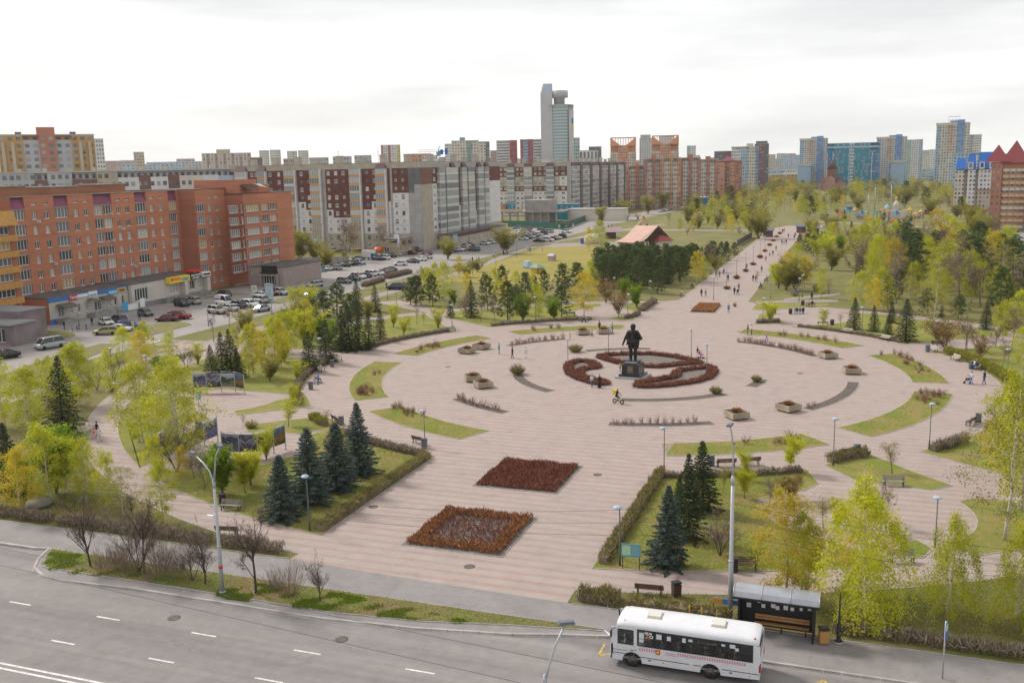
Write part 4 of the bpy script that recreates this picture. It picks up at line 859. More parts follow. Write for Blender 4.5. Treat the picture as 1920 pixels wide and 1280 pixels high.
# --- right of the tower
simple('mint_glass_block','thin mint glass block tucked behind the landmark tower',1076,1088,261,1000,wall='mint',floors=16,ncol=3)
simple('white_low_office','white low office with dark window bays right of the landmark tower',1087,1121,284,900,wall='white',floors=5,ncol=5,winfrac=(.6,.75))
simple('grey_round_block','grey dark-glazed block behind the white office',1105,1128,277,1050,wall='dgrey',floors=14,ncol=6)
def crowned(label,a,b,t,dist):
 rt,w_,H_,d_ = far('crowned_brick_tower',label,a,b,t+8,dist,[(0,.16,'tan',0,.88,1.0),(.16,.30,'cream',0,.88,0),(.30,.70,'obrick',0,1,.6),(.70,.84,'cream',0,.88,0),(.84,1,'tan',0,.88,1.0)],floors=20,ncol=12,win='grid',winfrac=(.62,.6))
 for s_ in (-1,1):
  q = MB(); q.poly([(s_*w_*.5,-1.2,H_),(s_*w_*.08,-1.2,H_),(s_*w_*.5,-1.2,H_+7)]); q.poly([(s_*w_*.5,6,H_),(s_*w_*.08,6,H_),(s_*w_*.5,6,H_+7)]); q.poly([(s_*w_*.5,-1.2,H_+7),(s_*w_*.08,-1.2,H_),(s_*w_*.08,6,H_),(s_*w_*.5,6,H_+7)]); q.poly([(s_*w_*.5,-1.2,H_),(s_*w_*.5,-1.2,H_+7),(s_*w_*.5,6,H_+7),(s_*w_*.5,6,H_)]); q.build('roof_wing',FM['obrick'],rt)
 bx(rt,'roof_beam','brick',-w_*.5,w_*.5,-.6,.2,H_+6.2,H_+7)
 for i in range(9): bx(rt,'roof_post','brick',-w_*.4+w_*.1*i-.2,-w_*.4+w_*.1*i+.2,-.5,.1,H_,H_+6.2)
crowned('orange brick tower with wing-shaped roof, left of the pair',1145,1192,267,830); crowned('orange brick tower with wing-shaped roof, right of the pair',1222,1271,264,800)
rt,w_,H_,d_ = far('white_red_tower','white tower with dark red window strips between the orange pair',1199,1228,262,1000,[(0,1,'white',0,1,0)],floors=22,ncol=7,winfrac=(.5,.6)); bx(rt,'stair_head','grey',-w_*.45,w_*.2,2,9,H_,H_+4)
simple('grey_far_tower','pale grey tower behind the right orange tower',1235,1263,257,1150,wall='white',floors=22,ncol=7,winfrac=(.5,.3))
simple('grey_slim_tower','slim grey tower standing alone above the brick terraces',1287,1303,275,1500,[(0,.4,'lblue',0,1,0),(.4,1,'white',0,1,.3)],floors=20,ncol=4)
# --- brick terraces
BT = [(1174,1212,312,640,'obrick',10),(1207,1241,299,620,'brick',11),(1238,1275,297,610,'obrick',11),(1272,1312,297,660,'brick',12),(1306,1344,300,720,'brick',11)]
for i,(a,b,t,d,m,fl) in enumerate(BT):
 rt,w_,H_,d_ = far('brick_terrace','',a,b,t,d,[(0,.2,m,0,1,.6),(.2,.45,'cream',0,.93,0),(.45,.62,m,0,1.03,.9),(.62,.85,'cream',0,.9,0),(.85,1,m,0,1,.6)],floors=fl,ncol=9,depth=18,winfrac=(.6,.55)); auto(rt,'red brick terrace with stepped balconies','beyond the white-balcony panel block','building','brick terraces')
 part_box(rt,'stair_head',-w_*.1,w_*.15,3,9,H_,H_+2.6,m)
rt,w_,H_,d_ = far('gabled_tower','orange brick block with pointed purple gables',1344,1389,302,760,[(0,.3,'obrick',0,.97,.5),(.3,.5,'brown',0,.9,0),(.5,.72,'obrick',0,.97,.5),(.72,1,'brick',0,.93,0)],floors=12,ncol=8)
q = MB(); q.loft([[(-w_*.4,-.6,H_),(w_*.25,-.6,H_),(w_*.25,10,H_),(-w_*.4,10,H_)],[(-w_*.1,4,H_+3.5),(-w_*.05,4,H_+3.5),(-w_*.05,5,H_+3.5),(-w_*.1,5,H_+3.5)]],smooth=False); q.build('roof',M_PURPLE,rt)
simple('brown_white_block','brown and white block behind the gabled orange block',1338,1372,285,980,[(0,.5,'dgrey',0,1,.3),(.5,1,'brown',0,.98,0)],floors=13,ncol=7)
rt,w_,H_,d_ = far('white_blue_block','white block with blue trim and rounded corner next to the avenue trees',1370,1419,277,880,[(0,.35,'white',0,.93,.8),(.35,.62,'lblue',0,.97,0),(.62,.9,'cream',0,1,.8),(.9,1,'blue',0,.96,.2)],floors=15,ncol=12); bx(rt,'stair_head','cream',w_*.05,w_*.3,2,9,H_,H_+3)
rt,w_,H_,d_ = far('brown_tower','dark brown tower with pale stripes at the end of the white block',1412,1438,272,930,[(0,.3,'cream',0,.97,.3),(.3,.75,'brown',0,1,.6),(.75,1,'dgrey',0,1.02,0)],floors=15,ncol=6); bx(rt,'stair_head','dgrey',-w_*.4,w_*.4,2,9,H_,H_+3)
# --- white warehouse, low blue sheds
wh = empty('white_warehouse',(0,0,0)); tag(wh,'white gabled warehouse with pale blue end wall beside the panel block','building')
p = gp(1190,378); wh.location = (p.x-6,p.y+18,0); wh.rotation_euler[2] = R(-18)
q = MB(); q.box(-26,22,-30,30,0,8); q.build('wall',flat_mat('pale_blue_render',(.45,.5,.58)),wh); q = MB(); q.poly([(22.02,-30,8),(22.02,30,8),(22.02,0,14)]); q.poly([(-26,-30,8),(22.02,-30,8),(22.02,0,14),(-26,0,14)],1); q.poly([(-26,0,14),(22.02,0,14),(22.02,30,8),(-26,30,8)],1); q.build('roof',[MATS['pale_blue_render'],FM['cream']],wh)
for i in range(9): bx(wh,'window',M_FGLASS,22,22.06,-24+5.6*i,-22+5.6*i,5.5,7)
p = gp(1262,384); sh = empty('blue_shed',(p.x,p.y+10,0),R(-15)); tag(sh,'long low shed with blue cladding between warehouse and road','building'); bx(sh,'wall','dblue',-22,22,-6,6,0,4.5); bx(sh,'roof','white',-22.5,22.5,-6.5,6.5,4.52,5.2)
# --- right-hand skyline
def bluetower(label,a,b,t,dist,low=None):
 rt,w_,H_,d_ = far('blue_white_tower',label,a,b,t+7,dist,[(0,.12,'lblue',0,.97,.5),(.12,.34,'cream',0,1,.9),(.34,.5,'peach',.55,1,.4),(.34,.5,'white',0,.55,.4),(.5,.62,'cream',0,1,.9),(.62,.84,'blue',0,1.05,1.3),(.84,1,'cream',0,1,.6)],floors=24,ncol=12,glass=M_FGLASSB,winfrac=(.6,.6),depth=22)
 bx(rt,'cornice','cream',-w_*.52,w_*.12,-1.4,-.95,H_*.97,H_*1.01); bx(rt,'stair_head','blue',-w_*.1,w_*.3,2,12,H_,H_*1.04)
 if low: bx(rt,'low_wing','lblue',w_*low[0],w_*low[1],-9,-1.5,0,H_*low[2]); bx(rt,'low_wing_cornice','cream',w_*low[0]-.5,w_*low[1]+.5,-9.5,-1.5,H_*low[2]+.01,H_*low[2]+2.5)
 return rt,w_,H_
bluetower('blue and cream tower left of the teal glass office',1497,1546,255,1050,(-.55,-.08,.46)); bluetower('blue and cream tower right of the teal glass office',1640,1692,252,1050,(0,.5,.5))
rt,w_,H_ = bluetower('tallest blue and cream tower with lattice mast base on its roof',1750,1806,227,950);
q = MB()
for i in range(4):
 for j in range(2): q.tube([(-4+3*i,4+5*j,H_),(-4+3*i,4+5*j,H_+6)],.25,4)
for zz in (3,6): q.tube([(-4,4,H_+zz),(5,4,H_+zz),(5,9,H_+zz),(-4,9,H_+zz),(-4,4,H_+zz)],.2,4)
q.build('roof_lattice',FM['white'],rt)
rt,w_,H_,d_ = far('teal_glass_office','broad teal glass office with white central pier',1549,1640,270,1000,[(0,.13,'dblue',0,.86,0),(.13,.43,'teal',0,1,.4),(.43,.53,'white',0,1.0,.9),(.53,.83,'teal',0,1,.4),(.83,1,'dblue',0,.86,0)],floors=14,ncol=30,glass=M_TEALG,winfrac=(.8,.7),depth=20)
bx(rt,'cornice','lblue',-w_*.5,w_*.5,-1.1,1,H_*.9,H_*.94); bx(rt,'frame_post','white',-w_*.5,-w_*.485,-1.2,0,0,H_*.8); bx(rt,'frame_post','white',-w_*.385,-w_*.37,-1.2,0,0,H_*.8); bx(rt,'frame_post','white',w_*.36,w_*.375,-1.2,0,0,H_*.8)
simple('mint_tower','mint and white patterned tower beside the right blue tower',1692,1722,264,1200,[(0,.35,'mint',0,1,0),(.35,.8,'white',0,1,.4),(.8,1,'lblue',0,.99,0)],floors=20,ncol=8)
simple('grey_twin_tower','grey twin tower behind the tallest blue tower',1801,1830,255,1150,[(0,.5,'grey',0,.92,0),(.5,1,'white',0,1,.5)],floors=20,ncol=8)
for a,b,t,m,nm in ((1438,1466,320,'lblue','bluish'),(1462,1500,318,'white','white'),(1440,1500,327,'orange','orange-fronted'),(1690,1752,317,'lblue','bluish'),(1690,1748,326,'pink','pinkish'),(1706,1722,318,'mint','mint'),(1545,1560,322,'grey','grey')):
 rt,w_,H_,d_ = far('far_mall_block','',a,b,t,1350 if m != 'orange' else 1250,wall=m,floors=4,ncol=9,winfrac=(.7,.4)); auto(rt,f'low {nm} shopping block','between the blue towers','building','distant city buildings')
rt,w_,H_,d_ = far('white_blue_slab','white slab with blue bands in front of the tallest tower',1784,1842,288,760,[(0,.5,'lblue',0,1,0),(.5,1,'white',0,.95,.5)],floors=14,ncol=9,glass=M_FGLASSB)
# blue mansard block
bm_,w_,H_,d_ = far('blue_mansard_block','cream block with bright blue mansard roofs and white oriels at the right',1790,1862,318,560,[(0,.22,'cream',0,1,1.5),(.22,.3,'tan',0,.95,0),(.3,.48,'white',0,1,2.0),(.48,.55,'tan',0,.95,0),(.55,1,'tan',0,.55,.8),(.55,1,'white',.55,1,1.6)],floors=10,ncol=12,depth=26,winfrac=(.55,.5))
M_BLROOF = mat('blue_roof_metal',(.02,.13,.45),.4)
for f0,f1,hh in ((0,.26,6),(.26,.5,8),(.5,1,9)):
 q = MB(); a,b = -w_/2+w_*f0+.2,-w_/2+w_*f1-.2; q.loft([[(a,-2.2,H_+.55),(b,-2.2,H_+.55),(b,12,H_+.55),(a,12,H_+.55)],[(a+.6,1.5,H_+hh),(b-.6,1.5,H_+hh),(b-.6,9,H_+hh),(a+.6,9,H_+hh)]],smooth=False); q.build('mansard_roof',M_BLROOF,bm_)
for f in (.36,.62,.85):
 x = -w_/2+w_*f; q = MB(); q.box(x-1.2,x+1.2,-2.6,1,H_+.5,H_+4); q.box(x-.7,x+.7,-2.66,-2.6,H_+1.2,H_+3.6,1); q.build('dormer',[FM['white'],M_FGLASS],bm_)
# red-roofed towers at the right edge
rb,w_,H_,d_ = far('red_turret_block','orange brick block with crimson pyramid turrets and loggias at the right edge',1862,1990,305,420,[(0,.14,'brick',0,1.02,2.0),(.14,.46,'peach',0,.93,0),(.46,.56,'brick',0,1.0,2),(.56,1,'peach',0,.93,0)],floors=11,ncol=16,depth=20,winfrac=(.45,.5))
M_CRIM = mat('crimson_tile',(.22,.045,.05),.7)
for f,hw,hh,ht in ((.07,4.2,6.5,1.02),(.30,5.2,8.5,1.0),(.51,4.4,6.5,1.0),(.75,5,8,1.0)):
 x = -w_/2+w_*f
 if f in (.30,.75): bx(rb,'turret_wall','brick',x-hw+.4,x+hw-.4,-1.0,7,H_*.9,H_*ht)
 q = MB(); q.loft([[(x-hw,-2.4,H_*ht+.1),(x+hw,-2.4,H_*ht+.1),(x+hw,2*hw-2.4,H_*ht+.1),(x-hw,2*hw-2.4,H_*ht+.1)],[(x-.1,hw-2.5,H_*ht+hh),(x+.1,hw-2.5,H_*ht+hh),(x+.1,hw-2.3,H_*ht+hh),(x-.1,hw-2.3,H_*ht+hh)]],smooth=False); q.build('turret_roof',M_CRIM,rb)
for j,f in enumerate((.2,.28,.36,.42,.62,.7,.8,.9)):
 for k in range(10):
  z = H_*.93*k/10+1; x = -w_/2+w_*f; part_box(rb,'loggia',x-1.3,x+1.3,-1.3,0,z,z+1.1,'peach' if k % 3 else 'cream')
# church
p = gp(1558,358); ch = empty('stone_church',(p.x,p.y,0),R(-6)); tag(ch,'pink stone church with conical maroon roof among far trees','church'); M_PST = flat_mat('tuff_stone',(.40,.235,.19)); M_MRF = flat_mat('maroon_tile',(.12,.05,.05)); s_ = 1.02
def chb(nm,x0,x1,y0,y1,z0,z1,m): q = MB(); q.box(x0*s_,x1*s_,y0*s_,y1*s_,z0*s_,z1*s_); q.build(nm,m,ch)
chb('nave_wall',-11,11,-5,14,0,8,M_PST); chb('porch_wall',-4.2,4.2,-8,-5,0,11,M_PST)
for a,b in ((-11,11),): q = MB(); q.loft([[(a-.5,-5.6,8.1),(b+.5,-5.6,8.1),(b+.5,14.6,8.1),(a-.5,14.6,8.1)],[(a+4,1,12.5),(b-4,1,12.5),(b-4,8,12.5),(a+4,8,12.5)]],smooth=False); q.build('roof',M_MRF,ch)
q = MB(); q.poly([(-4.8,-8.3,11),(4.8,-8.3,11),(0,-8.3,14.5)]); q.poly([(-4.8,-8.3,11),(0,-8.3,14.5),(0,3,14.5),(-4.8,3,11)],1); q.poly([(0,-8.3,14.5),(4.8,-8.3,11),(4.8,3,11),(0,3,14.5)],1); q.build('gable',[M_PST,M_MRF],ch)
q = MB(); q.lathe((0,3,12),[(4.6,0),(4.6,8.2),(5.1,8.4),(.1,17)],12,0); q.build('drum',M_PST,ch); q = MB(); q.lathe((0,3,20.3),[(5.2,0),(.1,9)],12); q.build('cone_roof',M_MRF,ch)
for x in (-8,-3,3,8): chb('window',x-.6,x+.6,-5.06 if abs(x) > 4 else -8.06,-5 if abs(x) > 4 else -8,2,5.5,M_FGLASS)
# --- shops and shed at the foot of the orange-balcony block
sy = empty('tan_brick_shop',(-105,176,0)); tag(sy,'tan brick shop with arched brown canopies below the panel block corner','shop')
a0 = gp(775,482); M_TANB = brick_mat('tan_brick',(.40,.32,.2),(.36,.28,.17),(.4,.35,.28))
sx,syy = -108.5,166.; fsh = Facade(sy,(-121,158),0,6,0,4.6,M_TANB,.2); fsh.window(1.2,3,1.2,3,2); fsh.build()
f3 = Facade(sy,(-115,158),HP,12,0,5.4,M_TANB,.25)
for u in (2.5,4.3,6.1): f3.window(u,u+.9,1.5,3.8,1)
f3.window(9.2,11,.6,3.6,2,name='door'); f3.build()
bx(sy,'wall',M_TANB,-121,-115.5,158.4,170,0,4.5); bx(sy,'roof',M_ROOF,-121.2,-114.8,157.8,170.2,5.4,5.65)
for u in (3.8,8.4): q = MB(); q.tube([f3.P(u,4.2,.05),f3.P(u,4.5,.6),f3.P(u,4.2,1.1)],.02); [q.poly([f3.P(u,4.9-.9*i/6*i/6*1.2,1.3*i/6),f3.P(u+3,4.9-.9*i/6*i/6*1.2,1.3*i/6),f3.P(u+3,4.9-.9*(i+1)/6*(i+1)/6*1.2,1.3*(i+1)/6),f3.P(u,4.9-.9*(i+1)/6*(i+1)/6*1.2,1.3*(i+1)/6)]) for i in range(6)]; q.build('canopy',M_CANOPY,sy)
f3.box('sign_panel',.2,1.2,3.2,6.4,.05,.3,M_SIGNW); f3.box('sign_panel',.3,1.1,3.4,4.6,.302,.33,M_SKY); f3.box('roof_sign',2,5,5.8,7,-2,-1.8,M_SIGNW); f3.box('plinth',0,12,0,1.0,.01,.12,M_PLINTH)
clear_parent_offset(sy)
lg = empty('long_low_shop',(-109,190,0)); tag(lg,'long low shop with dark fascia and green-roofed veranda along the panel wing','shop')
f4 = Facade(lg,(-108,188),HP,56,0,5,M_PTAN,.2)
for i in range(10): f4.window(6+4.6*i,7.2+4.6*i,1.3,3.4,1)
f4.build(); bx(lg,'wall',M_PTAN,-113,-108.4,188.1,243.9,0,4.9); bx(lg,'roof',M_ROOF,-113.5,-107.8,187.8,244.2,5.02,5.2); f4.box('fascia',4,40,4.0,5.1,.01,.15,M_MAROOF)
f4.box('gate_front',-.1,4,0,4.9,.02,.3,flat_mat('blue_grey_sheet',(.33,.38,.44)))
clear_parent_offset(lg)
gs = gp(690,461); gsh = empty('grey_garage_shed',(gs.x,gs.y,0)); tag(gsh,'low grey flat-roofed garage shed behind the parked cars','shed'); bx(gsh,'wall',M_PGREY,-16,8,-3,6,0,4.0); part_box(gsh,'roof',-16.4,8.4,-3.4,6.4,4.02,4.3,flat_mat('zinc_roof',(.42,.44,.47)))
cw = gp(560,512); cwl = empty('concrete_yard_wall',(cw.x,cw.y,0)); tag(cwl,'grey concrete yard wall behind the car park trees','wall')
p0,p1 = gp(530,497),gp(655,494)
for i in range(14):
 a = p0.lerp(p1,i/14); b = p0.lerp(p1,(i+1)/14); q = MB(); d2 = b-a; q.obox(((a+b)/2)[:2],d2[:2],d2.length/2-.04,.12,0,2.2); o = q.build('wall_slab',M_CONC,cwl); o.matrix_parent_inverse = Matrix.Translation(-cwl.location)
# --- construction site: green fence, teal cabins, concrete frame, crane
M_GFEN = mat('green_sheet_fence',(.02,.10,.075),.6,var=.1,vscale=1,coord='World'); gf = empty('green_site_fence',(0,0,0)); tag(gf,'dark green sheet fence around the building site','fence')
pts = [gp(952,425),gp(1052,430),gp(1058,430),gp(1128,402)]; gf.location = pts[0]
for a,b in zip(pts[:-1],pts[1:]):
 n_ = max(1,int((b-a).length/3.))
 for i in range(n_):
  u_,v_ = a.lerp(b,i/n_),a.lerp(b,(i+1)/n_); q = MB(); q.obox(((u_+v_)/2)[:2],(v_-u_)[:2],(v_-u_).length/2-.03,.05,0,2.9); o = q.build('fence_panel',M_GFEN,gf); o.matrix_parent_inverse = Matrix.Translation(-gf.location)
def cabin(label,px0,px1,py,h,m,d=3.):
 a,b = gp(px0,py),gp(px1,py); c = (a+b)/2; w_ = (b-a).length; rt = empty('site_cabin',(c.x,c.y,0),math.atan2(b.y-a.y,b.x-a.x)); tag(rt,label,'cabin')
 part_box(rt,'wall',-w_/2,w_/2,0,d,0,h,m); bx(rt,'roof','grey',-w_/2-.1,w_/2+.1,-.1,d+.1,h+.01,h+.12)
 for f in (.25,.75): bx(rt,'window','white',-w_/2+w_*f-.5,-w_/2+w_*f+.5,-.05,.0,h*.66,h*.86); bx(rt,'pane',M_FGLASS,-w_/2+w_*f-.38,-w_/2+w_*f+.38,-.07,-.052,h*.69,h*.83)
 bx(rt,'door','orange',-.45,.45,-.05,0,h*.5,h*.85); return rt
M_TEALP = flat_mat('teal_container',(.02,.22,.33)); cabin('two-storey teal container cabin behind the green fence',1043,1083,412,8.4,M_TEALP);
p = gp(985,420); cf = empty('concrete_frame',(p.x,p.y+14,0)); tag(cf,'unfinished concrete frame with open ground floor behind the green fence','building')
bx(cf,'floor_slab',M_CONC,-26,16,-4,14,5.2,5.9); bx(cf,'core',M_CONC,-4,9,-2,12,0,11.5)
for i in range(10): bx(cf,'column',M_CONC,-25+4.2*i,-24.3+4.2*i,-3.6,-2.9,0,5.19)
for i in range(5): bx(cf,'starter_column',M_CONC,-24+5.5*i,-23.4+5.5*i,2,2.6,5.91,9+(i % 2))
bx(cf,'guard_rail','peach',-26,-5,-4.1,-4.02,6.0,7.0)
for x,m in ((-25,'dblue'),(-20,'brick'),(-16,'teal')): part_box(cf,'container',x,x+3.2,4,7,5.92,9.5,m)
p = gp(1145,415); kb = empty('cream_kiosk',(p.x,p.y+4,0)); tag(kb,'low cream building with curved end beyond the green fence','building'); bx(kb,'wall','cream',-24,6,0,10,0,6); bx(kb,'roof','grey',-24.3,6.3,-.3,10.3,6.02,6.3)
d = ray(826,400); h2 = Vector((d.x,d.y)).normalized(); c = Vector(CAM[:2])+h2*560; cr_ = empty('tower_crane',(c.x,c.y,0),math.atan2(-h2.x,h2.y)); tag(cr_,'tower crane with white jib and blue cab above the panel block','crane')
def pxm(p): return p/FPX*545
q = MB(); HC = CAMH+(horizon_y(826)-285)/FPX*545
for x in (-.8,.8):
 for y in (-.8,.8): q.tube([(x,y,0),(x,y,HC)],.14,4)
for i in range(int(HC/2)): q.tube([(-.8,-.8,2*i),(.8,-.8,2*i+2)],.08,4); q.tube([(.8,-.8,2*i),(.8,.8,2*i+2)],.08,4)
q.build('mast',FM['white'],cr_)
q = MB(); LJ = pxm(38)
for y,z in ((-.6,0),(.6,0),(0,1.3)): q.tube([(-LJ,y,HC+z),(0,y,HC+z)],.11,4)
for i in range(9): x = -LJ*(i+.5)/9; q.tube([(x-.6,-.6,HC),(x,0,HC+1.3),(x+.6,.6,HC)],.07,4)
q.build('jib',FM['white'],cr_)
q = MB(); q.box(0,pxm(18),-.8,.8,HC,HC+.5); q.box(pxm(3),pxm(9),-1,1,HC-1.6,HC+1.2); q.box(pxm(12),pxm(17),-.9,.9,HC-1.5,HC+1.8); q.build('counter_jib',FM['dblue'],cr_)
q = MB(); q.box(-1.2,1.2,-1.2,1.2,HC-2.4,HC); q.tube([(0,0,HC),(.6,0,HC+3.2)],.3,4); q.build('cab',FM['blue'],cr_)
# --- timber hall with pink roof, belfry and hut
p = gp(1215,461); th = empty('timber_hall',(p.x,p.y,0),R(60)); th.scale = (.95,.95,.74); tag(th,'timber hall with swooping pale pink roof at the pine grove','building'); M_PKR = mat('pink_roof_membrane',(.52,.33,.27),.7,var=.06,vscale=.5); M_TIMB = mat('dark_timber',(.10,.06,.04),.8,var=.2,vscale=2); M_REDR = mat('red_roof',(.30,.055,.05),.6); M_CRW = FM['cream']
q = MB(); prof = [(-11.5,2.6),(-8.5,3.4),(-6,4.6),(-3.5,6.4),(-1.5,8.2),(0,9.6)]
for (a,za),(b,zb) in zip(prof[:-1],prof[1:]): q.poly([(a,-5,za),(a,6,za),(b,6,zb),(b,-5,zb)][::-1]); q.poly([(a,-5,za-.25),(a,6,za-.25),(b,6,zb-.25),(b,-5,zb-.25)])
q.poly([(0,-5,9.6),(0,6,9.6),(7.5,6,2.2),(7.5,-5,2.2)][::-1]); q.poly([(-11.5,-5,2.6),(0,-5,9.6),(0,-5,9.3),(-11.5,-5,2.3)]); q.build('roof',M_PKR,th)
q = MB(); q.box(-10.5,-4,-4,5.5,0,2.6); q.box(-4,6.5,-3.4,5.5,0,2.2); q.build('wall',M_CRW,th)
q = MB(); q.poly([(-6,-3.6,0),(6.6,-3.6,0),(6.6,-3.6,2.4),(0,-3.6,9.2),(-3.4,-3.6,6.2),(-6,-3.6,4.4)]); q.build('gable',M_TIMB,th)
for i in range(8): x = -3.5+1.2*i; q = MB(); q.box(x-.08,x+.08,-4.9,-4.7,0,9.2-abs(x)*1.0 if x > 0 else 9.2+x*.85); q.build('timber_post',M_TIMB,th)
for x0,x1,z0,z1 in ((0,7.6,9.5,2.1),(-6,0,4.4,9.5)): q = MB(); q.tube([(x0,-5.05,z0),(x1,-5.05,z1)],.2,4); q.build('barge_board',M_TIMB,th)
q = MB(); q.loft([[(-2.5,-7.2,2.6),(6.5,-7.2,2.6),(6.5,-3.7,2.9),(-2.5,-3.7,2.9)],[(1.0,-4.6,5.2),(3.2,-4.6,5.2),(3.2,-3.7,5.2),(1.0,-3.7,5.2)]],smooth=False); q.build('porch_roof',M_REDR,th); bx(th,'porch_wall',M_CRW,-2,6,-6.6,-3.7,0,2.55)
for x in (-9.3,-7.4,-5.4): bx(th,'door',M_TIMB,x,x+.8,-4.06,-4,.3,2.2)
p = gp(1207,444); bf = empty('wooden_belfry',(p.x,p.y,0),R(20)); tag(bf,'open wooden belfry with small gold dome behind the pink roofed hall','belfry')
for x in (-1.3,1.3):
 for y in (-1.3,1.3): bx(bf,'post',M_TIMB,x-.15,x+.15,y-.15,y+.15,0,5.2)
bx(bf,'base',M_TIMB,-1.5,1.5,-1.5,1.5,0,2.4); q = MB(); q.loft([[(-2.4,-2.4,5.2),(2.4,-2.4,5.2),(2.4,2.4,5.2),(-2.4,2.4,5.2)],[(-.4,-.4,7),(.4,-.4,7),(.4,.4,7),(-.4,.4,7)]],smooth=False); q.build('roof',flat_mat('shingle',(.3,.22,.13)),bf)
q = MB(); q.lathe((0,0,7),[(.3,0),(.3,.4),(.62,.8),(.6,1.2),(.1,1.8),(.04,2.2)],12); q.build('dome',mat('gold',(.65,.36,.05),.3,metal=.6),bf)
p = gp(1150,447); ht = empty('open_hut',(p.x,p.y,0),R(15)); tag(ht,'open hut with mauve mono-pitch roof left of the pink roofed hall','hut')
q = MB(); q.poly([(-3.6,-2.6,2.6),(3.4,-2.6,2.6),(3.4,2.6,4.2),(-3.6,2.6,4.2)]); q.poly([(-3.6,-2.6,2.45),(3.4,-2.6,2.45),(3.4,2.6,4.05),(-3.6,2.6,4.05)]); q.build('roof',flat_mat('mauve_sheet',(.30,.22,.235)),ht); bx(ht,'wall',M_TIMB,-3,1,-1.8,2.2,0,2.5); bx(ht,'steps',FM['tan'],1.0,2.4,-2.2,1,0,.8)
p = gp(1110,457); yk = empty('white_inflatable_dome',(p.x,p.y,0)); tag(yk,'cream tent dome beside the yellow birch near the site fence','tent'); q = MB(); q.lathe((0,0,0),[(2.8,0),(3.0,1.6),(2.6,2.8),(1.6,3.6),(.1,4)],14); q.build('tent_skin',FM['cream'],yk); bx(yk,'blue_barrel','dblue',-4.2,-3.2,-.5,.5,0,1.9)
# ================================================================== VEGETATION
def leafmat(name,c,tr=.58,orand=.16): return mat(name,c,.6,trans=tr,obj_rand=orand,spec=.15)
M_BIRCHBARK = mat('birch_bark',(.50,.46,.40),.8,col2=(.12,.10,.085),vscale=4.5,detail=2)
MATS['birch_bark'].node_tree.nodes['Color Ramp'].color_ramp.elements[0].position = .58; MATS['birch_bark'].node_tree.nodes['Color Ramp'].color_ramp.elements[1].position = .66
M_BARK = mat('grey_bark',(.22,.17,.125),.9,var=.25,vscale=3); M_DBARK = mat('dark_bark',(.07,.055,.048),.9,var=.25,vscale=3); M_RBARK = mat('pine_bark',(.19,.105,.06),.9,var=.25,vscale=3)
LB = [leafmat('birch_leaf_a',(.56,.55,.03)),leafmat('birch_leaf_b',(.46,.47,.025)),leafmat('birch_leaf_c',(.34,.37,.022))]
LO = [leafmat('amber_leaf_a',(.64,.49,.03)),leafmat('amber_leaf_b',(.54,.43,.026)),leafmat('amber_leaf_c',(.42,.35,.026))]
LG = [leafmat('fresh_leaf_a',(.24,.34,.025)),leafmat('fresh_leaf_b',(.17,.26,.018)),leafmat('fresh_leaf_c',(.11,.18,.016))]
LY = [leafmat('olive_leaf_a',(.34,.31,.06)),leafmat('olive_leaf_b',(.26,.24,.05)),leafmat('olive_leaf_c',(.19,.175,.045))]
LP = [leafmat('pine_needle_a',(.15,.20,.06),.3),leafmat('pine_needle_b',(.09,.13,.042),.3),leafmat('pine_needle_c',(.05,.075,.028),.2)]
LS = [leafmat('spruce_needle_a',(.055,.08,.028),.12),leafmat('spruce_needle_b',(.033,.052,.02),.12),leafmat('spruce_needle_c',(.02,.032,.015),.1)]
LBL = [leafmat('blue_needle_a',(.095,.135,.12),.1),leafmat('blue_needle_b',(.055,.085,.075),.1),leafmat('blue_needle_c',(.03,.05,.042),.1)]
LU = [leafmat('rust_leaf_a',(.25,.15,.05)),leafmat('rust_leaf_b',(.2,.115,.045)),leafmat('rust_leaf_c',(.15,.09,.04))]
TW = [mat('twig_brown',(.24,.165,.12),.9,obj_rand=.12),mat('twig_grey',(.29,.23,.175),.9,obj_rand=.12),mat('twig_dark',(.14,.10,.08),.9,obj_rand=.12)]
TWD = [mat('twig_black',(.06,.046,.04),.9),mat('twig_dark',(.085,.06,.05),.9),mat('twig_brown',(.16,.105,.075),.9)]
RB = [mat('barberry_a',(.24,.085,.05),.8),mat('barberry_b',(.17,.065,.042),.8),mat('barberry_c',(.11,.048,.036),.85)]
SP = [mat('spirea_a',(.44,.21,.075),.8),mat('spirea_b',(.33,.145,.05),.8),mat('spirea_c',(.22,.095,.04),.85)]
SPG = [mat('spirea_rust',(.40,.20,.05),.8),mat('spirea_b',(.33,.145,.05),.8),mat('spirea_c',(.22,.095,.04),.85)]
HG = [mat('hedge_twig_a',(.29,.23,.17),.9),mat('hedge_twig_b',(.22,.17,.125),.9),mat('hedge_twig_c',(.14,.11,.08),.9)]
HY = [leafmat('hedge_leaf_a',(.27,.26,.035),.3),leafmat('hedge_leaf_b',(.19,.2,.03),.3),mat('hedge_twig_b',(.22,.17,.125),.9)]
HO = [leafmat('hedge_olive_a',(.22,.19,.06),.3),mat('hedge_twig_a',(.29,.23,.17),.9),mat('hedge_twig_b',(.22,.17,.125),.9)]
npr = np.random.default_rng(5)
def norm(a): return a/np.maximum(np.linalg.norm(a,axis=-1,keepdims=True),1e-9)
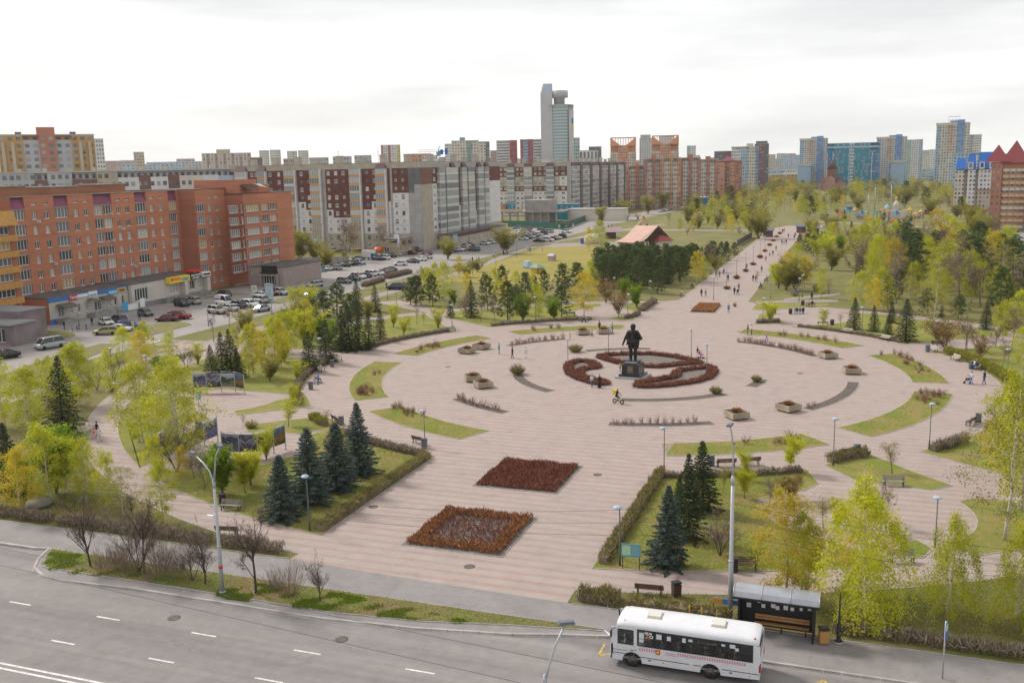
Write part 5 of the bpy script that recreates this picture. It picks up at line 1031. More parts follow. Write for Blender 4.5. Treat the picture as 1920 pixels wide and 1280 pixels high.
def quads_mesh(name,C,A,B,mi,mats):
 """diamonds with half axes A and B round the centres C"""
 n = len(C); V = np.empty((n,4,3),np.float32); V[:,0] = C-A; V[:,1] = C+B; V[:,2] = C+A; V[:,3] = C-B
 me = bpy.data.meshes.new(name); me.vertices.add(4*n); me.vertices.foreach_set('co',V.ravel()); me.loops.add(4*n); me.loops.foreach_set('vertex_index',np.arange(4*n,dtype=np.int32))
 me.polygons.add(n); me.polygons.foreach_set('loop_start',np.arange(0,4*n,4,dtype=np.int32)); me.polygons.foreach_set('loop_total',np.full(n,4,np.int32))
 for m in mats: me.materials.append(m)
 me.polygons.foreach_set('material_index',np.asarray(mi,np.int32)); me.update(calc_edges=True)
 return me
def leaves(C,size,mats,aim=None,spread=1.,aspect=.5,shade=None):
 n = len(C); C = np.asarray(C,float)
 d = npr.normal(size=(n,3))*spread
 if aim is not None: d = d+aim
 d = norm(d); o = norm(np.cross(d,npr.normal(size=(n,3)))); s = size*npr.uniform(.6,1.3,(n,1))
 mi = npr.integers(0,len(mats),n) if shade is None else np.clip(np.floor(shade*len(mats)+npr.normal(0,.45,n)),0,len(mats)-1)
 return quads_mesh('leaf_mass',C,d*s,o*s*aspect,mi,mats)
def curve_pts(p,d,L_,n,bend,rg):
 """a limb that starts along d and bends by the vector bend"""
 pts = [np.array(p,float)]; d = np.array(d,float); d /= np.linalg.norm(d)
 for i in range(n):
  d = d+np.array(bend)/n+rg.normal(0,.07,3); d /= np.linalg.norm(d); pts.append(pts[-1]+d*L_/n)
 return pts
def birch_mesh(seed,h=10.,weep=0.,nl=6500,leafs=LB,width=.2,sparse=False,ls=.075,low=.16):
 rg = np.random.default_rng(seed); m = MB(); ang = 0
 tr = [np.array((0,0,0.))];
 for i in range(9): tr.append(tr[-1]+np.array((rg.normal(0,.02*h/4),rg.normal(0,.02*h/4),h/9*.98)))
 m.tube(tr,[max(.012*h*(1-i/9.6),.012) for i in range(10)],6)
 C = []; W_ = []
 nb = 26
 for b in range(nb):
  f = low+(.97-low)*(b+.5*rg.random())/nb; k = f*9; i = min(int(k),8); p = tr[i]+(tr[i+1]-tr[i])*(k-i)
  ang += 2.4+rg.normal(0,.3); rad = width*h*(math.sin(math.pi*min(1,(f-low*.6)/(1.06-low*.6))**.72))*rg.uniform(.7,1.2)+.15
  d = np.array((math.cos(ang),math.sin(ang),1.2-.25*weep)); pts = curve_pts(p,d,rad*1.35,5,(0,0,-1.1-1.2*weep),rg)
  m.tube(pts,[.0035*h*(1-.8*j/5)*(1.2-f) for j in range(6)],3,cap=False)
  for t in range(5):
   j = rg.integers(1,6); q = pts[j]; L2 = rad*rg.uniform(.25,.6)*(1+weep*.9)+.2
   a2 = ang+rg.normal(0,1.1); tw = curve_pts(q,(math.cos(a2),math.sin(a2),.5-weep*.8),L2,4,(0,0,-1.0-1.6*weep),rg)
   m.tube(tw,[.008,.007,.006,.005,.004],3,cap=False)
   C.append((tw,f))
 per = max(8,nl//len(C)); pts_ = []; sh = []
 for tw,f in C:
  tw = np.array(tw); k = rg.random(per)*4; i = np.minimum(k.astype(int),3); q = tw[i]+(tw[i+1]-tw[i])*(k-i)[:,None]
  q = q+rg.normal(0,.10+.012*h,(per,3))*np.array((1,1,1.25)); q[:,2] -= rg.random(per)*(.25+weep*.8)
  pts_.append(q); sh.append(np.full(per,rg.random()*.75+.1))
 pts_ = np.concatenate(pts_); sh = np.concatenate(sh); keep = pts_[:,2] > .25*h*low+.3
 return m.mesh('trunk',M_BIRCHBARK),leaves(pts_[keep],ls,leafs,aim=np.array((0,0,-.5)),shade=sh[keep]),h
def spruce_mesh(seed,h=9.,mats=LS,nl=9000,r=.26,low=.03,open_=0.):
 rg = np.random.default_rng(seed); m = MB(); m.tube([(0,0,0),(0,0,h*.5),(0,0,h)],[.016*h,.009*h,.002*h],6); C = []; sh = []; D = []
 z = low*h; whorl = 0
 while z < h*.985:
  f = z/h; rad = r*h*((1-f)**.85)*(1-.35*max(0,.12-f)/.12); nb = int(9-3*f); off = rg.random()*6
  for b in range(nb):
   if rg.random() < open_: continue
   a = off+2*math.pi*b/nb+rg.normal(0,.15); rr = rad*rg.uniform(.72,1.12)+.06; up = .28*f-.10; dz = -.34*rr*(1-f)
   p0 = np.array((0,0,z)); tip = np.array((math.cos(a)*rr,math.sin(a)*rr,z+up*rr+dz)); mid = (p0+tip)/2+np.array((0,0,-.10*rr))
   m.tube([p0,mid,tip],[.004*h*(1-f)+.005,.003*h*(1-f)+.004,.003],3,cap=False)
   n = int(14+150*rr*rr/(r*h)**2+26*rr); t = rg.random(n)**.65; s = rg.normal(0,1,n)
   base = (1-t)[:,None]**2*p0+2*((1-t)*t)[:,None]*mid+(t*t)[:,None]*tip
   side = np.array((-math.sin(a),math.cos(a),0)); wd = (.30*rr*(1-t)+.12)*.8
   q = base+side*(s*wd*.7)[:,None]; q[:,2] += rg.normal(0,.03,n)-.18*np.abs(s)*wd-.02*rr
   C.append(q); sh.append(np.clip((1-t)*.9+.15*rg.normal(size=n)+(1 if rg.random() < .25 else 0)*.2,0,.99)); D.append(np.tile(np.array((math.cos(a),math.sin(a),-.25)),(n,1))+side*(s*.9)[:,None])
  z += (.045*h*(1-.55*f))*rg.uniform(.85,1.15)+.02
 C = np.concatenate(C); sh = np.concatenate(sh); D = np.concatenate(D)
 if len(C) > nl: k = npr.choice(len(C),nl,False); C,sh,D = C[k],sh[k],D[k]
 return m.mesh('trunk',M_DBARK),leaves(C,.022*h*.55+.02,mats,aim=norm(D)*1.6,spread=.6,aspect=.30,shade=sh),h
def pine_mesh(seed,h=8.,nl=7000,mats=LP,r=.29,low=.14):
 rg = np.random.default_rng(seed); m = MB(); lean = rg.normal(0,.02,2)
 m.tube([(0,0,0),(lean[0]*h,lean[1]*h,h*.5),(lean[0]*h*1.5,lean[1]*h*1.5,h*.95)],[.017*h,.011*h,.003*h],6,mi=0); C = []; sh = []; D = []; nb = 46; ang = 0
 for b in range(nb):
  f = low+(1-low)*(b/nb)**1.02; ang += 2.4+rg.normal(0,.25); rad = r*h*(1-((f-low)/(1-low))**1.9)**.75*rg.uniform(.65,1.12)+.1
  p0 = np.array((lean[0]*h*f*1.5,lean[1]*h*f*1.5,f*h*.95)); tip = p0+np.array((math.cos(ang)*rad,math.sin(ang)*rad,rad*(.12+.45*f)+rg.normal(0,.1)))
  m.tube([p0,tip],[.006*h*(1.1-f),.008],3,cap=False)
  for c in range(4):
   t = rg.uniform(.45,1.05); cc = p0+(tip-p0)*t+rg.normal(0,.06*h*.5,3); n = nl//(nb*4); d = norm(rg.normal(size=(n,3))+np.array((0,0,.55)))
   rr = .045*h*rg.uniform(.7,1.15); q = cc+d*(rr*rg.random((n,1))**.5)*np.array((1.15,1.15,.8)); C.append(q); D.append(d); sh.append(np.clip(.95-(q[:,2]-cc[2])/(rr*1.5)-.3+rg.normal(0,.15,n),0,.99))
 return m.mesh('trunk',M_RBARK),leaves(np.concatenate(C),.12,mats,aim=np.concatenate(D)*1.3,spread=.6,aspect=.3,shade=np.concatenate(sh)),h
def bushtree_mesh(seed,h=5.,nl=4200,mats=LG,stems=5,width=.32,low=.22,bark=None,ls=.075,sprd=.2,top=1.):
 rg = np.random.default_rng(seed); m = MB(); C = []; sh = []
 for s in range(stems):
  a = 2*math.pi*s/stems+rg.normal(0,.4); tilt = sprd*rg.uniform(.5,1.5) if stems > 1 else .03
  st = curve_pts((rg.normal(0,.05),rg.normal(0,.05),0),(math.cos(a)*tilt,math.sin(a)*tilt,1),h*rg.uniform(.7,.9)*top,6,(math.cos(a)*.15,math.sin(a)*.15,.1),rg)
  m.tube(st,[.012*h*(1-i/7)+.006 for i in range(7)],4 if stems > 1 else 6)
  for b in range(int(60/stems)+3):
   k = rg.uniform(1.2 if stems > 1 else 1.8,6); i = min(int(k),5); p = st[i]+(st[i+1]-st[i])*(k-i); f = p[2]/h
   if f < low*.8: continue
   a2 = rg.random()*6.28; L_ = width*h*math.sin(math.pi*min(.96,max(.1,(f-low*.5)/(1.1-low*.5))))*rg.uniform(.5,1.05); tw = curve_pts(p,(math.cos(a2),math.sin(a2),.9),L_,3,(0,0,-.2),rg)
   m.tube(tw,[.012,.01,.008,.005],3,cap=False); C.append(tw)
 if nl == 0: return m.mesh('trunk',bark or M_BARK),None,h
 per = max(4,nl//len(C)); out_ = []
 for tw in C:
  tw = np.array(tw); k = (rg.random(per)**.7)*3; i = np.minimum(k.astype(int),2); q = tw[i]+(tw[i+1]-tw[i])*(k-i)[:,None]+rg.normal(0,.035*h,(per,3)); out_.append(q); sh.append(np.full(per,rg.random()*.8))
 return m.mesh('trunk',bark or M_BARK),leaves(np.concatenate(out_),ls,mats,shade=np.concatenate(sh)),h
def bare_mesh(seed,h=6.,bark=None,stems=1,spread=.42,twigs=True,mats=TWD,nt=1500,up=.7):
 rg = np.random.default_rng(seed); m = MB(); ends = []
 def grow(p,d,L_,r_,lev):
  pts = curve_pts(p,d,L_,4,(0,0,.25),rg); m.tube(pts,[r_*(1-.45*i/4) for i in range(5)],5 if lev == 0 else 3,cap=False)
  if lev >= 3: ends.append(pts); return
  nb = (9,5,3)[lev]
  for b in range(nb):
   k = rg.uniform(1.0 if lev == 0 else .6,4); i = min(int(k),3); q = pts[i]+(pts[i+1]-pts[i])*(k-i); dd = norm(np.array(pts[i+1])-pts[i]); a = rg.normal(size=3); a = norm(a-dd*np.dot(a,dd))
   grow(q,dd*up+a*spread*1.6+np.array((0,0,.15)),L_*rg.uniform(.42,.62),r_*.42,lev+1)
 for s in range(stems):
  a = 2*math.pi*s/stems+rg.normal(0,.4); t = .04 if stems == 1 else .35
  grow(np.array((math.cos(a)*.05*(stems > 1),math.sin(a)*.05*(stems > 1),0)),np.array((math.cos(a)*t,math.sin(a)*t,1)),h*.62,.014*h/(1 if stems == 1 else 1.6),0)
 me = m.mesh('trunk',bark or M_DBARK)
 if not twigs: return me,None,h
 C = []; A = []
 for pts in ends:
  for k in range(max(1,nt//len(ends))):
   i = rg.integers(1,5); d = norm(np.array(pts[i])-pts[i-1]+rg.normal(0,.5,3)+np.array((0,0,.2))); L_ = rg.uniform(.12,.35)*h/6; C.append(pts[i]+d*L_/2); A.append(d*L_)
 C = np.array(C); A = np.array(A); B = norm(np.cross(A,npr.normal(size=A.shape)))*.011
 return me,quads_mesh('twig_mass',C,A,B,npr.integers(0,3,len(C)),mats),h
def twigbush_mesh(seed,h=1.6,w_=1.2,n=500,mats=TW,leafm=None,nleaf=0,tw=.014,ls=.06):
 """many thin stems fanning from the base; nleaf leaves on them"""
 rg = np.random.default_rng(seed); a = rg.random(n)*6.28; rr = rg.random(n)**.6; L_ = h*rg.uniform(.45,1.05,n)*(1-.25*rr)
 d = norm(np.stack([np.cos(a)*rr*w_*.55/h*1.4,np.sin(a)*rr*w_*.55/h*1.4,np.ones(n)],1)); base = np.stack([np.cos(a)*rr*w_*.18,np.sin(a)*rr*w_*.18,np.zeros(n)],1)
 seg0 = base+d*(L_*.5)[:,None]; dd = norm(d+rg.normal(0,.25,(n,3))); tip = base+d*(L_*.72)[:,None]+dd*(L_*.2)[:,None]
 C = np.concatenate([seg0,tip]); A = np.concatenate([d*(L_*.5)[:,None],dd*(L_*.3)[:,None]]); B = norm(np.cross(A,rg.normal(size=A.shape)))*tw
 mi = rg.integers(0,len(mats),len(C)); ms = list(mats)
 if nleaf:
  k = rg.integers(0,n,nleaf); t = rg.uniform(.4,1.05,nleaf); q = base[k]+d[k]*(L_[k]*t)[:,None]+rg.normal(0,.06*h,(nleaf,3)); q[:,2] = np.maximum(q[:,2],.05)
  x = norm(rg.normal(size=(nleaf,3))); y = norm(np.cross(x,rg.normal(size=(nleaf,3)))); C = np.concatenate([C,q]); A = np.concatenate([A,x*ls]); B = np.concatenate([B,y*ls*.55]); mi = np.concatenate([mi,rg.integers(0,len(leafm),nleaf)+len(ms)]); ms += leafm
 return quads_mesh('shrub_stems',C,A,B,mi,ms)
TM = {}
def tm(kind,i,near=False):
 k = (kind,i,near)
 if k not in TM:
  s = hash(kind) % 97 if False else sum(map(ord,kind))+31*i; n2 = 1.6 if near else 1
  TM[k] = {'B': lambda: birch_mesh(s,10,.15,int(6000*n2),LB,.19,ls=.105/n2**.4),'A': lambda: birch_mesh(s,10,.1,int(5600*n2),LO,.19,ls=.105/n2**.4),'H': lambda: birch_mesh(s,10,.1,int(3000*n2),LY,.21,ls=.085/n2**.3),'W': lambda: birch_mesh(s,10,.95,int(9000*n2),LB,.24,ls=.105/n2**.4,low=.12),
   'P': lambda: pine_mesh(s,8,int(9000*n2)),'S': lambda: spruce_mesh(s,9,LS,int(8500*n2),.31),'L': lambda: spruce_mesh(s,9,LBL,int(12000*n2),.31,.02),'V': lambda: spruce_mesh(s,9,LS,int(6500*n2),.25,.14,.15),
   'G': lambda: bushtree_mesh(s,5,int(6000*n2),LG,5,ls=.09),'Y': lambda: bushtree_mesh(s,5,int(4200*n2),LB,6,.32,ls=.085),'O': lambda: bushtree_mesh(s,6,int(7500*n2),LY,4,.42,sprd=.3,ls=.1),'U': lambda: bushtree_mesh(s,5,int(4000*n2),LU,7,.38,sprd=.42,ls=.08),'R': lambda: bushtree_mesh(s,5,int(900*n2),LY,1,.36,low=.35,ls=.06),'T': lambda: bushtree_mesh(s,5,int(2600*n2),LB,1,.42,low=.3,ls=.08),
   'N': lambda: bare_mesh(s,6,M_BARK,1,mats=TW),'K': lambda: bare_mesh(s,6,M_DBARK,1,mats=TWD,up=.9,spread=.36,nt=int(700*n2)),'M': lambda: bare_mesh(s,6,M_DBARK,4,mats=TW,nt=int(1800*n2))}[kind]()
 return TM[k]
KIND = {'B': ('birch_tree','yellow-green birch','birch'),'A': ('birch_tree','amber-yellow birch','birch'),'H': ('birch_tree','thin-leaved pale birch','birch'),'W': ('weeping_birch','weeping yellow-green birch','birch'),'P': ('pine_tree','dark green pine','pine'),'S': ('spruce_tree','dark conical spruce','spruce'),'L': ('blue_spruce','blue-green spruce','spruce'),'V': ('spruce_tree','slim dark spruce','spruce'),'G': ('leafy_tree','fresh green leafy tree','tree'),'Y': ('leafy_tree','yellow-green many-stemmed young tree','tree'),'O': ('leafy_tree','broad olive-green tree','tree'),'U': ('shrub_tree','rust-brown many-stemmed shrub tree','tree'),'R': ('young_tree','small sparse young tree','tree'),'T': ('young_tree','small spreading yellow-green tree','tree'),'N': ('bare_tree','leafless grey-brown tree','tree'),'K': ('bare_tree','leafless black tree','tree'),'M': ('bare_tree','leafless many-stemmed tree','tree')}
ZONES = [(-50,660,1020,1200,'on the verge beside the street'),(-50,140,700,1010,'at the left picture edge'),(140,420,880,1010,'between pavement and curved left path'),(140,350,700,880,'inside the curved left path'),(350,480,800,960,'by the near photo boards'),(480,720,820,1000,'on the lawn left of the square beds'),(340,480,660,760,'behind the far photo boards'),(380,640,560,760,'on the lawn below the car park'),(590,735,560,700,'in the dark clump left of the ring'),(590,735,480,560,'behind the dark clump by the street'),(735,860,560,650,'by the bench on the ring left'),(735,870,480,560,'at the edge of the car park lawn'),(860,1130,560,640,'behind the ring benches at back left'),(860,1110,480,560,'on the edge of the open meadow'),(1110,1260,550,610,'round the small back-left circle'),(1100,1410,455,560,'in the grove left of the avenue'),(440,1100,380,482,'by the panel blocks'),(1100,1430,372,456,'beyond the pink roofed hall'),(1380,1560,560,620,'round the small back-right circle'),(1560,1760,560,680,'behind the right ring hedge'),(1760,1990,560,720,'beyond the green hedge at right'),(1400,1600,425,560,'on the lawns right of the avenue'),(1600,1770,470,560,'in the birch wood right of the avenue'),(1770,2000,470,560,'in the right end of the birch wood'),(1600,2000,425,470,'at the far side of the birch wood'),(1200,1450,330,430,'in the far thicket left of the avenue end'),(1450,1620,330,430,'in the far thicket below the church'),(1620,1900,330,430,'in the far thicket behind the playground'),(1840,1990,720,1030,'at the right picture edge'),(1380,1980,1040,1300,'behind the bus stop'),(1190,1350,880,1080,'on the lawn right of the square beds'),(1350,1560,840,1050,'on the lawn behind the lamp mast'),(1540,1840,780,1000,'by the near-right circle')]
def zone_of(px,py):
 for x0,x1,y0,y1,ph in ZONES:
  if x0 <= px < x1 and y0 <= py < y1: return ph
 return 'in the park'
def plant(kind,px,py,top,ws=1.,var=None,near=None,at=None,hm=None):
 p = gp(px,py) if at is None else Vector((at[0],at[1],0))
 if at is not None: px,py,dz = proj(p)
 depth = proj(p)[2]; h_ = hm or (py-top)*depth/FPX/.985
 nearp = depth < 95 if near is None else near
 v = rnd.randrange(3) if var is None else var
 t,c,h0 = tm(kind,v,nearp); s = h_/h0; nm,look,cat = KIND[kind]
 o = empty(nm,(p.x,p.y,Z0 if math.hypot(p.x,p.y) < 68 else 0),rnd.uniform(0,6.28)); ws *= rnd.uniform(.88,1.14); o.scale = (s*ws,s*ws,s); o.rotation_euler[0] = rnd.gauss(0,.025); o.rotation_euler[1] = rnd.gauss(0,.025)
 put('trunk',t,o)
 if c: put('crown',c,o)
 size = 'tall ' if h_ > 11 else 'low ' if h_ < 3.2 else ''
 auto(o,size+look,zone_of(px,py),cat,f'{nm.replace("_", " ")}s {zone_of(px, py)}'[:110],(p.x,p.y,0))
 return o
TREES = '''B 10 800 655 0.82;B 58 820 678 0.98;B 151 762 635 0.98;B 272 838 668 1.02;H 262 830 672;B 335 872 662 0.98;H 333 850 664;B 95 945 785 1.11;B 162 945 815 1.02;H 232 972 868;B 306 980 850 0.98;B 295 905 810 0.9;S 118 808 665 1.05;S 22 925 788;G 45 935 850;G 106 925 790 1.1;G 418 928 828;N 365 898 838;N 385 917 850;M 332 885 780;R 368 812 785;A 40 965 830 0.98;Y 130 806 775;M 120 810 745;M 215 716 650;M 182 730 675;R 250 975 925;G 297 705 665;B 205 960 840 0.82;A 345 905 830 0.82;H 375 880 810;Y 470 910 830;T 460 925 850;Y 500 862 800;Y 632 845 800;R 612 800 760
K 170 1062 905;K 272 1078 925;K 385 1096 970;K 480 1113 945;K 600 1128 1028;M 262 1072 945;M 362 1088 1000
S 398 708 645 1.1;S 418 710 622;S 436 708 616;S 449 710 652;B 467 708 605 0.82;A 475 703 600 0.82;B 516 690 588 0.98;A 528 690 602 0.82;Y 496 664 628;O 506 715 668;Y 557 715 676;N 447 650 605;N 400 628 592;M 350 690 648;Y 372 684 640;T 548 760 715 1.1;T 540 800 748 1.2;N 430 612 580;O 555 630 568;M 540 625 575;A 490 690 615 0.82;B 530 660 580 0.82;Y 585 640 592;R 455 800 775
S 581 697 620 1.1;S 612 680 598;S 640 657 580 1.1;S 657 658 568 1.1;S 673 656 588;S 692 656 586;S 714 640 578;P 608 603 545 1.2;P 632 592 530 1.2;P 655 600 550;P 590 610 560;V 637 560 550;S 670 590 524;S 705 585 532;G 601 640 592;G 620 645 598;O 690 600 560;P 670 610 560;V 605 575 543
Y 738 615 568;R 768 622 586;Y 757 628 592;R 782 608 576;R 795 612 583;Y 822 616 573 1.1;P 780 573 516 1.1;P 812 574 514 .9;B 833 565 488 0.82;G 852 572 542;V 845 596 562 1.3;S 884 596 526;A 877 560 508 0.82;N 876 600 546;N 901 604 560;P 915 582 514;P 941 552 498;P 952 603 526;N 928 603 556;B 800 560 500 0.82;H 790 572 505;P 770 572 520;O 800 535 495;A 862 520 478 0.82;B 815 545 490 0.82
G 981 604 548;B 1010 598 530 0.82;G 1038 600 552;P 1053 595 534;P 1020 556 506;P 1053 556 494;P 1076 552 492;A 1095 594 506 1.02;B 1107 546 486 0.9;U 1136 568 515;U 1160 592 538;G 1170 560 517;G 1194 577 529;P 1233 552 508;B 965 560 505 0.82;B 930 560 500 0.82;B 1000 560 512 0.82;P 985 560 510;A 945 575 520 0.82;P 968 590 535;V 1005 570 518
A 1306 533 468 0.86;B 1320 528 480 0.82;N 1330 500 452;O 1342 511 476;P 1362 488 455;P 1377 483 455;R 1345 525 498;O 1422 448 382;O 1408 440 400;B 1395 430 395 0.82
O 945 476 424 1.3;O 840 487 440;N 650 492 398;H 660 488 420;O 590 492 440;O 562 492 425;O 612 505 455;N 720 480 428;O 875 520 495 1.2;O 895 510 485 1.2;O 1128 420 385;O 1170 405 370;O 1215 402 365;N 1176 418 400;N 1195 418 398;O 1240 395 358;B 1126 472 412 0.82;A 1105 470 425 0.82;O 1290 420 385;P 1305 402 372;S 1310 422 400;O 1345 430 398;N 1360 432 405;A 1370 440 400 0.82;R 1255 425 398;R 1335 412 388
Y 1444 604 560 1.3;R 1443 600 560;T 1543 616 578 1.1;R 1576 615 588;S 1601 618 558 1.1;S 1639 622 572;S 1664 628 588 1.1;S 1672 606 566;S 1698 640 560 1.2;H 1749 630 500;U 1773 655 592 1.35;U 1757 640 600;N 1809 662 606;U 1838 674 622;N 1813 658 596;N 1866 652 600;N 1896 660 585;N 1878 692 640;S 1848 618 562 1.1;P 1796 598 553 1.1;V 1765 598 565;B 1610 580 505 0.98;A 1640 590 520 0.9;B 1655 585 500 0.82;P 1665 580 520;P 1685 560 505;H 1700 590 512;P 1740 590 540;B 1880 640 560 0.98;B 1905 620 540 0.98;B 1912 690 610 0.9;O 1885 630 570
A 1475 530 470 0.82;O 1490 545 478 1.1;A 1508 540 478 0.82;Y 1460 540 495;R 1555 552 520;B 1540 560 500 0.82;R 1420 530 508;P 1500 470 440;P 1512 475 438;P 1525 480 440;G 1545 465 432 1.1;G 1578 475 440 1.1;P 1612 520 480
B 1905 905 690 0.98;B 1890 870 700 0.82;B 1915 960 720 0.9;V 1900 815 735 1.3;H 1884 1014 722 1.05;A 1860 870 780 0.98;W 1908 1180 955 0.9;W 1774 1160 940 1.02;W 1618 1172 868 0.94;A 1616 1112 900 0.9;A 1475 1128 903 0.98;B 1503 1135 945 0.82;R 1543 990 915;N 1650 985 905;R 1673 888 824 1.1;R 1805 854 798;T 1480 886 812 1.1;T 1402 902 845;R 1356 925 862;M 1350 1042 955 1.2;L 1250 1062 905 1.1;S 1292 1012 848 .95;S 1318 958 822;S 1272 960 885;N 1440 960 890;Y 1570 990 930;T 1395 935 870;U 1480 940 880
L 530 972 850 1.35;L 580 944 797 1.22;L 630 918 788 1.32;L 676 890 752 1.2'''
for e in TREES.replace('\n',';').split(';'):
 t = e.split(); plant(t[0],float(t[1]),float(t[2]),float(t[3]),float(t[4]) if len(t) > 4 else 1.)
# pine grove, birch wood, far thickets: individual trees spread over the ground they stand on
def inside(x,y,poly):
 c = False; n = len(poly)
 for i in range(n):
  x1,y1 = poly[i]; x2,y2 = poly[i-1]
  if (y1 > y) != (y2 > y) and x < (x2-x1)*(y-y1)/(y2-y1)+x1: c = not c
 return c
def scatter(pix,n,kinds,hmin,hmax,dmin,cap=None):
 poly = P(pix); xs = [p[0] for p in poly]; ys = [p[1] for p in poly]; got = []; tries = 0
 while len(got) < n and tries < 9000:
  tries += 1; x = rnd.uniform(min(xs),max(xs)); y = rnd.uniform(min(ys),max(ys))
  if not inside(x,y,poly) or any((x-a)**2+(y-b)**2 < dmin*dmin for a,b in got): continue
  if -9 < x < 9.5 and y < 312: continue
  if abs(x-65) < 3 and y < 420: continue
  q_ = proj((x,y,0)); hx = rnd.uniform(hmin,hmax)
  if 1565 < q_[0] < 1745 and 398 < q_[1] < 452: hx = min(hx,3.6)
  if cap: hx = min(hx,(q_[1]-cap-rnd.uniform(-9,9))*q_[2]/FPX*rnd.uniform(.85,1.05))
  if hx < 2.2: continue
  if 1530 < q_[0] < 1590 and 352 < q_[1] < 375: continue
  got.append((x,y)); plant(rnd.choice(kinds),0,0,0,rnd.uniform(.85,1.2),at=(x,y),hm=hx,near=False)
scatter([(1118,548),(1195,552),(1268,549),(1280,520),(1392,476),(1380,465),(1290,458),(1180,470),(1120,500)],84,'PPPPPPPS',7,9.5,3.1,461)
scatter([(1590,560),(1700,575),(1920,600),(1960,560),(1920,505),(1820,490),(1600,480)],74,'BBAHHPPNNB',8,13,4.2)
scatter([(1560,478),(1870,480),(1840,425),(1560,425)],66,'BHANBHNPOB',5,10,7)
scatter([(1500,425),(1840,425),(1800,395),(1480,390)],36,'BABHONPO',6,11,9)
scatter([(1440,388),(1840,392),(1800,362),(1440,352)],74,'HHOOAHBNP',8,14,11)
scatter([(1240,392),(1430,432),(1430,395),(1290,372)],46,'OHHBAPO',5,9,8)
scatter([(1250,380),(1440,392),(1440,350),(1340,352)],44,'OOHHNP',8,13,12)
scatter([(1360,425),(1580,400),(1580,352),(1400,352)],60,'OHHABNB',6,11,9)
scatter([(1255,440),(1400,455),(1430,430),(1300,395)],22,'OHBAYN',3.5,7,8)
scatter([(1420,560),(1560,540),(1560,440),(1500,440)],12,'BAYOTR',4,8,7)
scatter([(20,760),(200,690),(330,660),(330,690),(230,715),(120,830),(30,850)],9,'BBAYB',5,8,5)
scatter([(400,640),(590,590),(640,600),(560,680),(420,700)],10,'BAYGOM',4,7,5)
scatter([(1820,470),(1880,470),(1860,420),(1810,415)],9,'OOGN',6,10,9)
# the distant wood that reads as one mass
def far_wood(name,label,pix,n,hmin,hmax,skip):
 poly = P(pix); xs = [p[0] for p in poly]; ys = [p[1] for p in poly]; rg = np.random.default_rng(n); C = []; A = []; B = []; M_ = []; k = 0; t = MB(); pals = ([0,1],[2,3],[4,5],[6,7],[4,2],[8,8])
 while k < n:
  x,y = rg.uniform(min(xs),max(xs)),rg.uniform(min(ys),max(ys)); q_ = proj((x,y,0))
  if not inside(x,y,poly) or (-9 < x < 10 and y < 312) or abs(x-65) < 4 or any(a <= q_[0] <= b and c <= q_[1] <= d for a,b,c,d in skip): k += .02; continue
  k += 1; h = rg.uniform(hmin,hmax); w_ = h*rg.uniform(.22,.36); m = 110; d = norm(rg.normal(size=(m,3))); r_ = rg.random((m,1))**.4; c = np.array((x,y,h*.6))+d*r_*np.array((w_,w_,h*.42))*(1+.3*rg.normal(size=(m,1))); c[:,2] = np.maximum(c[:,2],.5)
  a = norm(rg.normal(size=(m,3)))*rg.uniform(.18,.42,(m,1)); C.append(c); A.append(a); B.append(norm(np.cross(a,rg.normal(size=(m,3))))*.2); pl = pals[rg.integers(0,6) if rg.random() > .12 else 5]; M_.append(np.where(rg.random(m) < .5,pl[0],pl[1])); t.tube([(x,y,0),(x,y,h*.7)],[.14,.05],3,cap=False)
 o = put(name,quads_mesh(name,np.concatenate(C),np.concatenate(A),np.concatenate(B),np.concatenate(M_),[LY[0],LY[1],LB[1],LB[2],TW[1],LY[2],LO[1],LY[1],LP[1]])); o['kind'] = 'stuff'; o['label'] = label; o['category'] = 'wood'; st_ = t.build('trunks',M_BARK,o); st_['kind'] = 'stuff'
far_wood('woodland','far olive and yellow wood behind the avenue and playground',[(1250,395),(1400,408),(1560,398),(1850,398),(1800,352),(1600,346),(1340,350)],620,7,13,[(1528,1592,352,378),(1570,1740,384,420)])
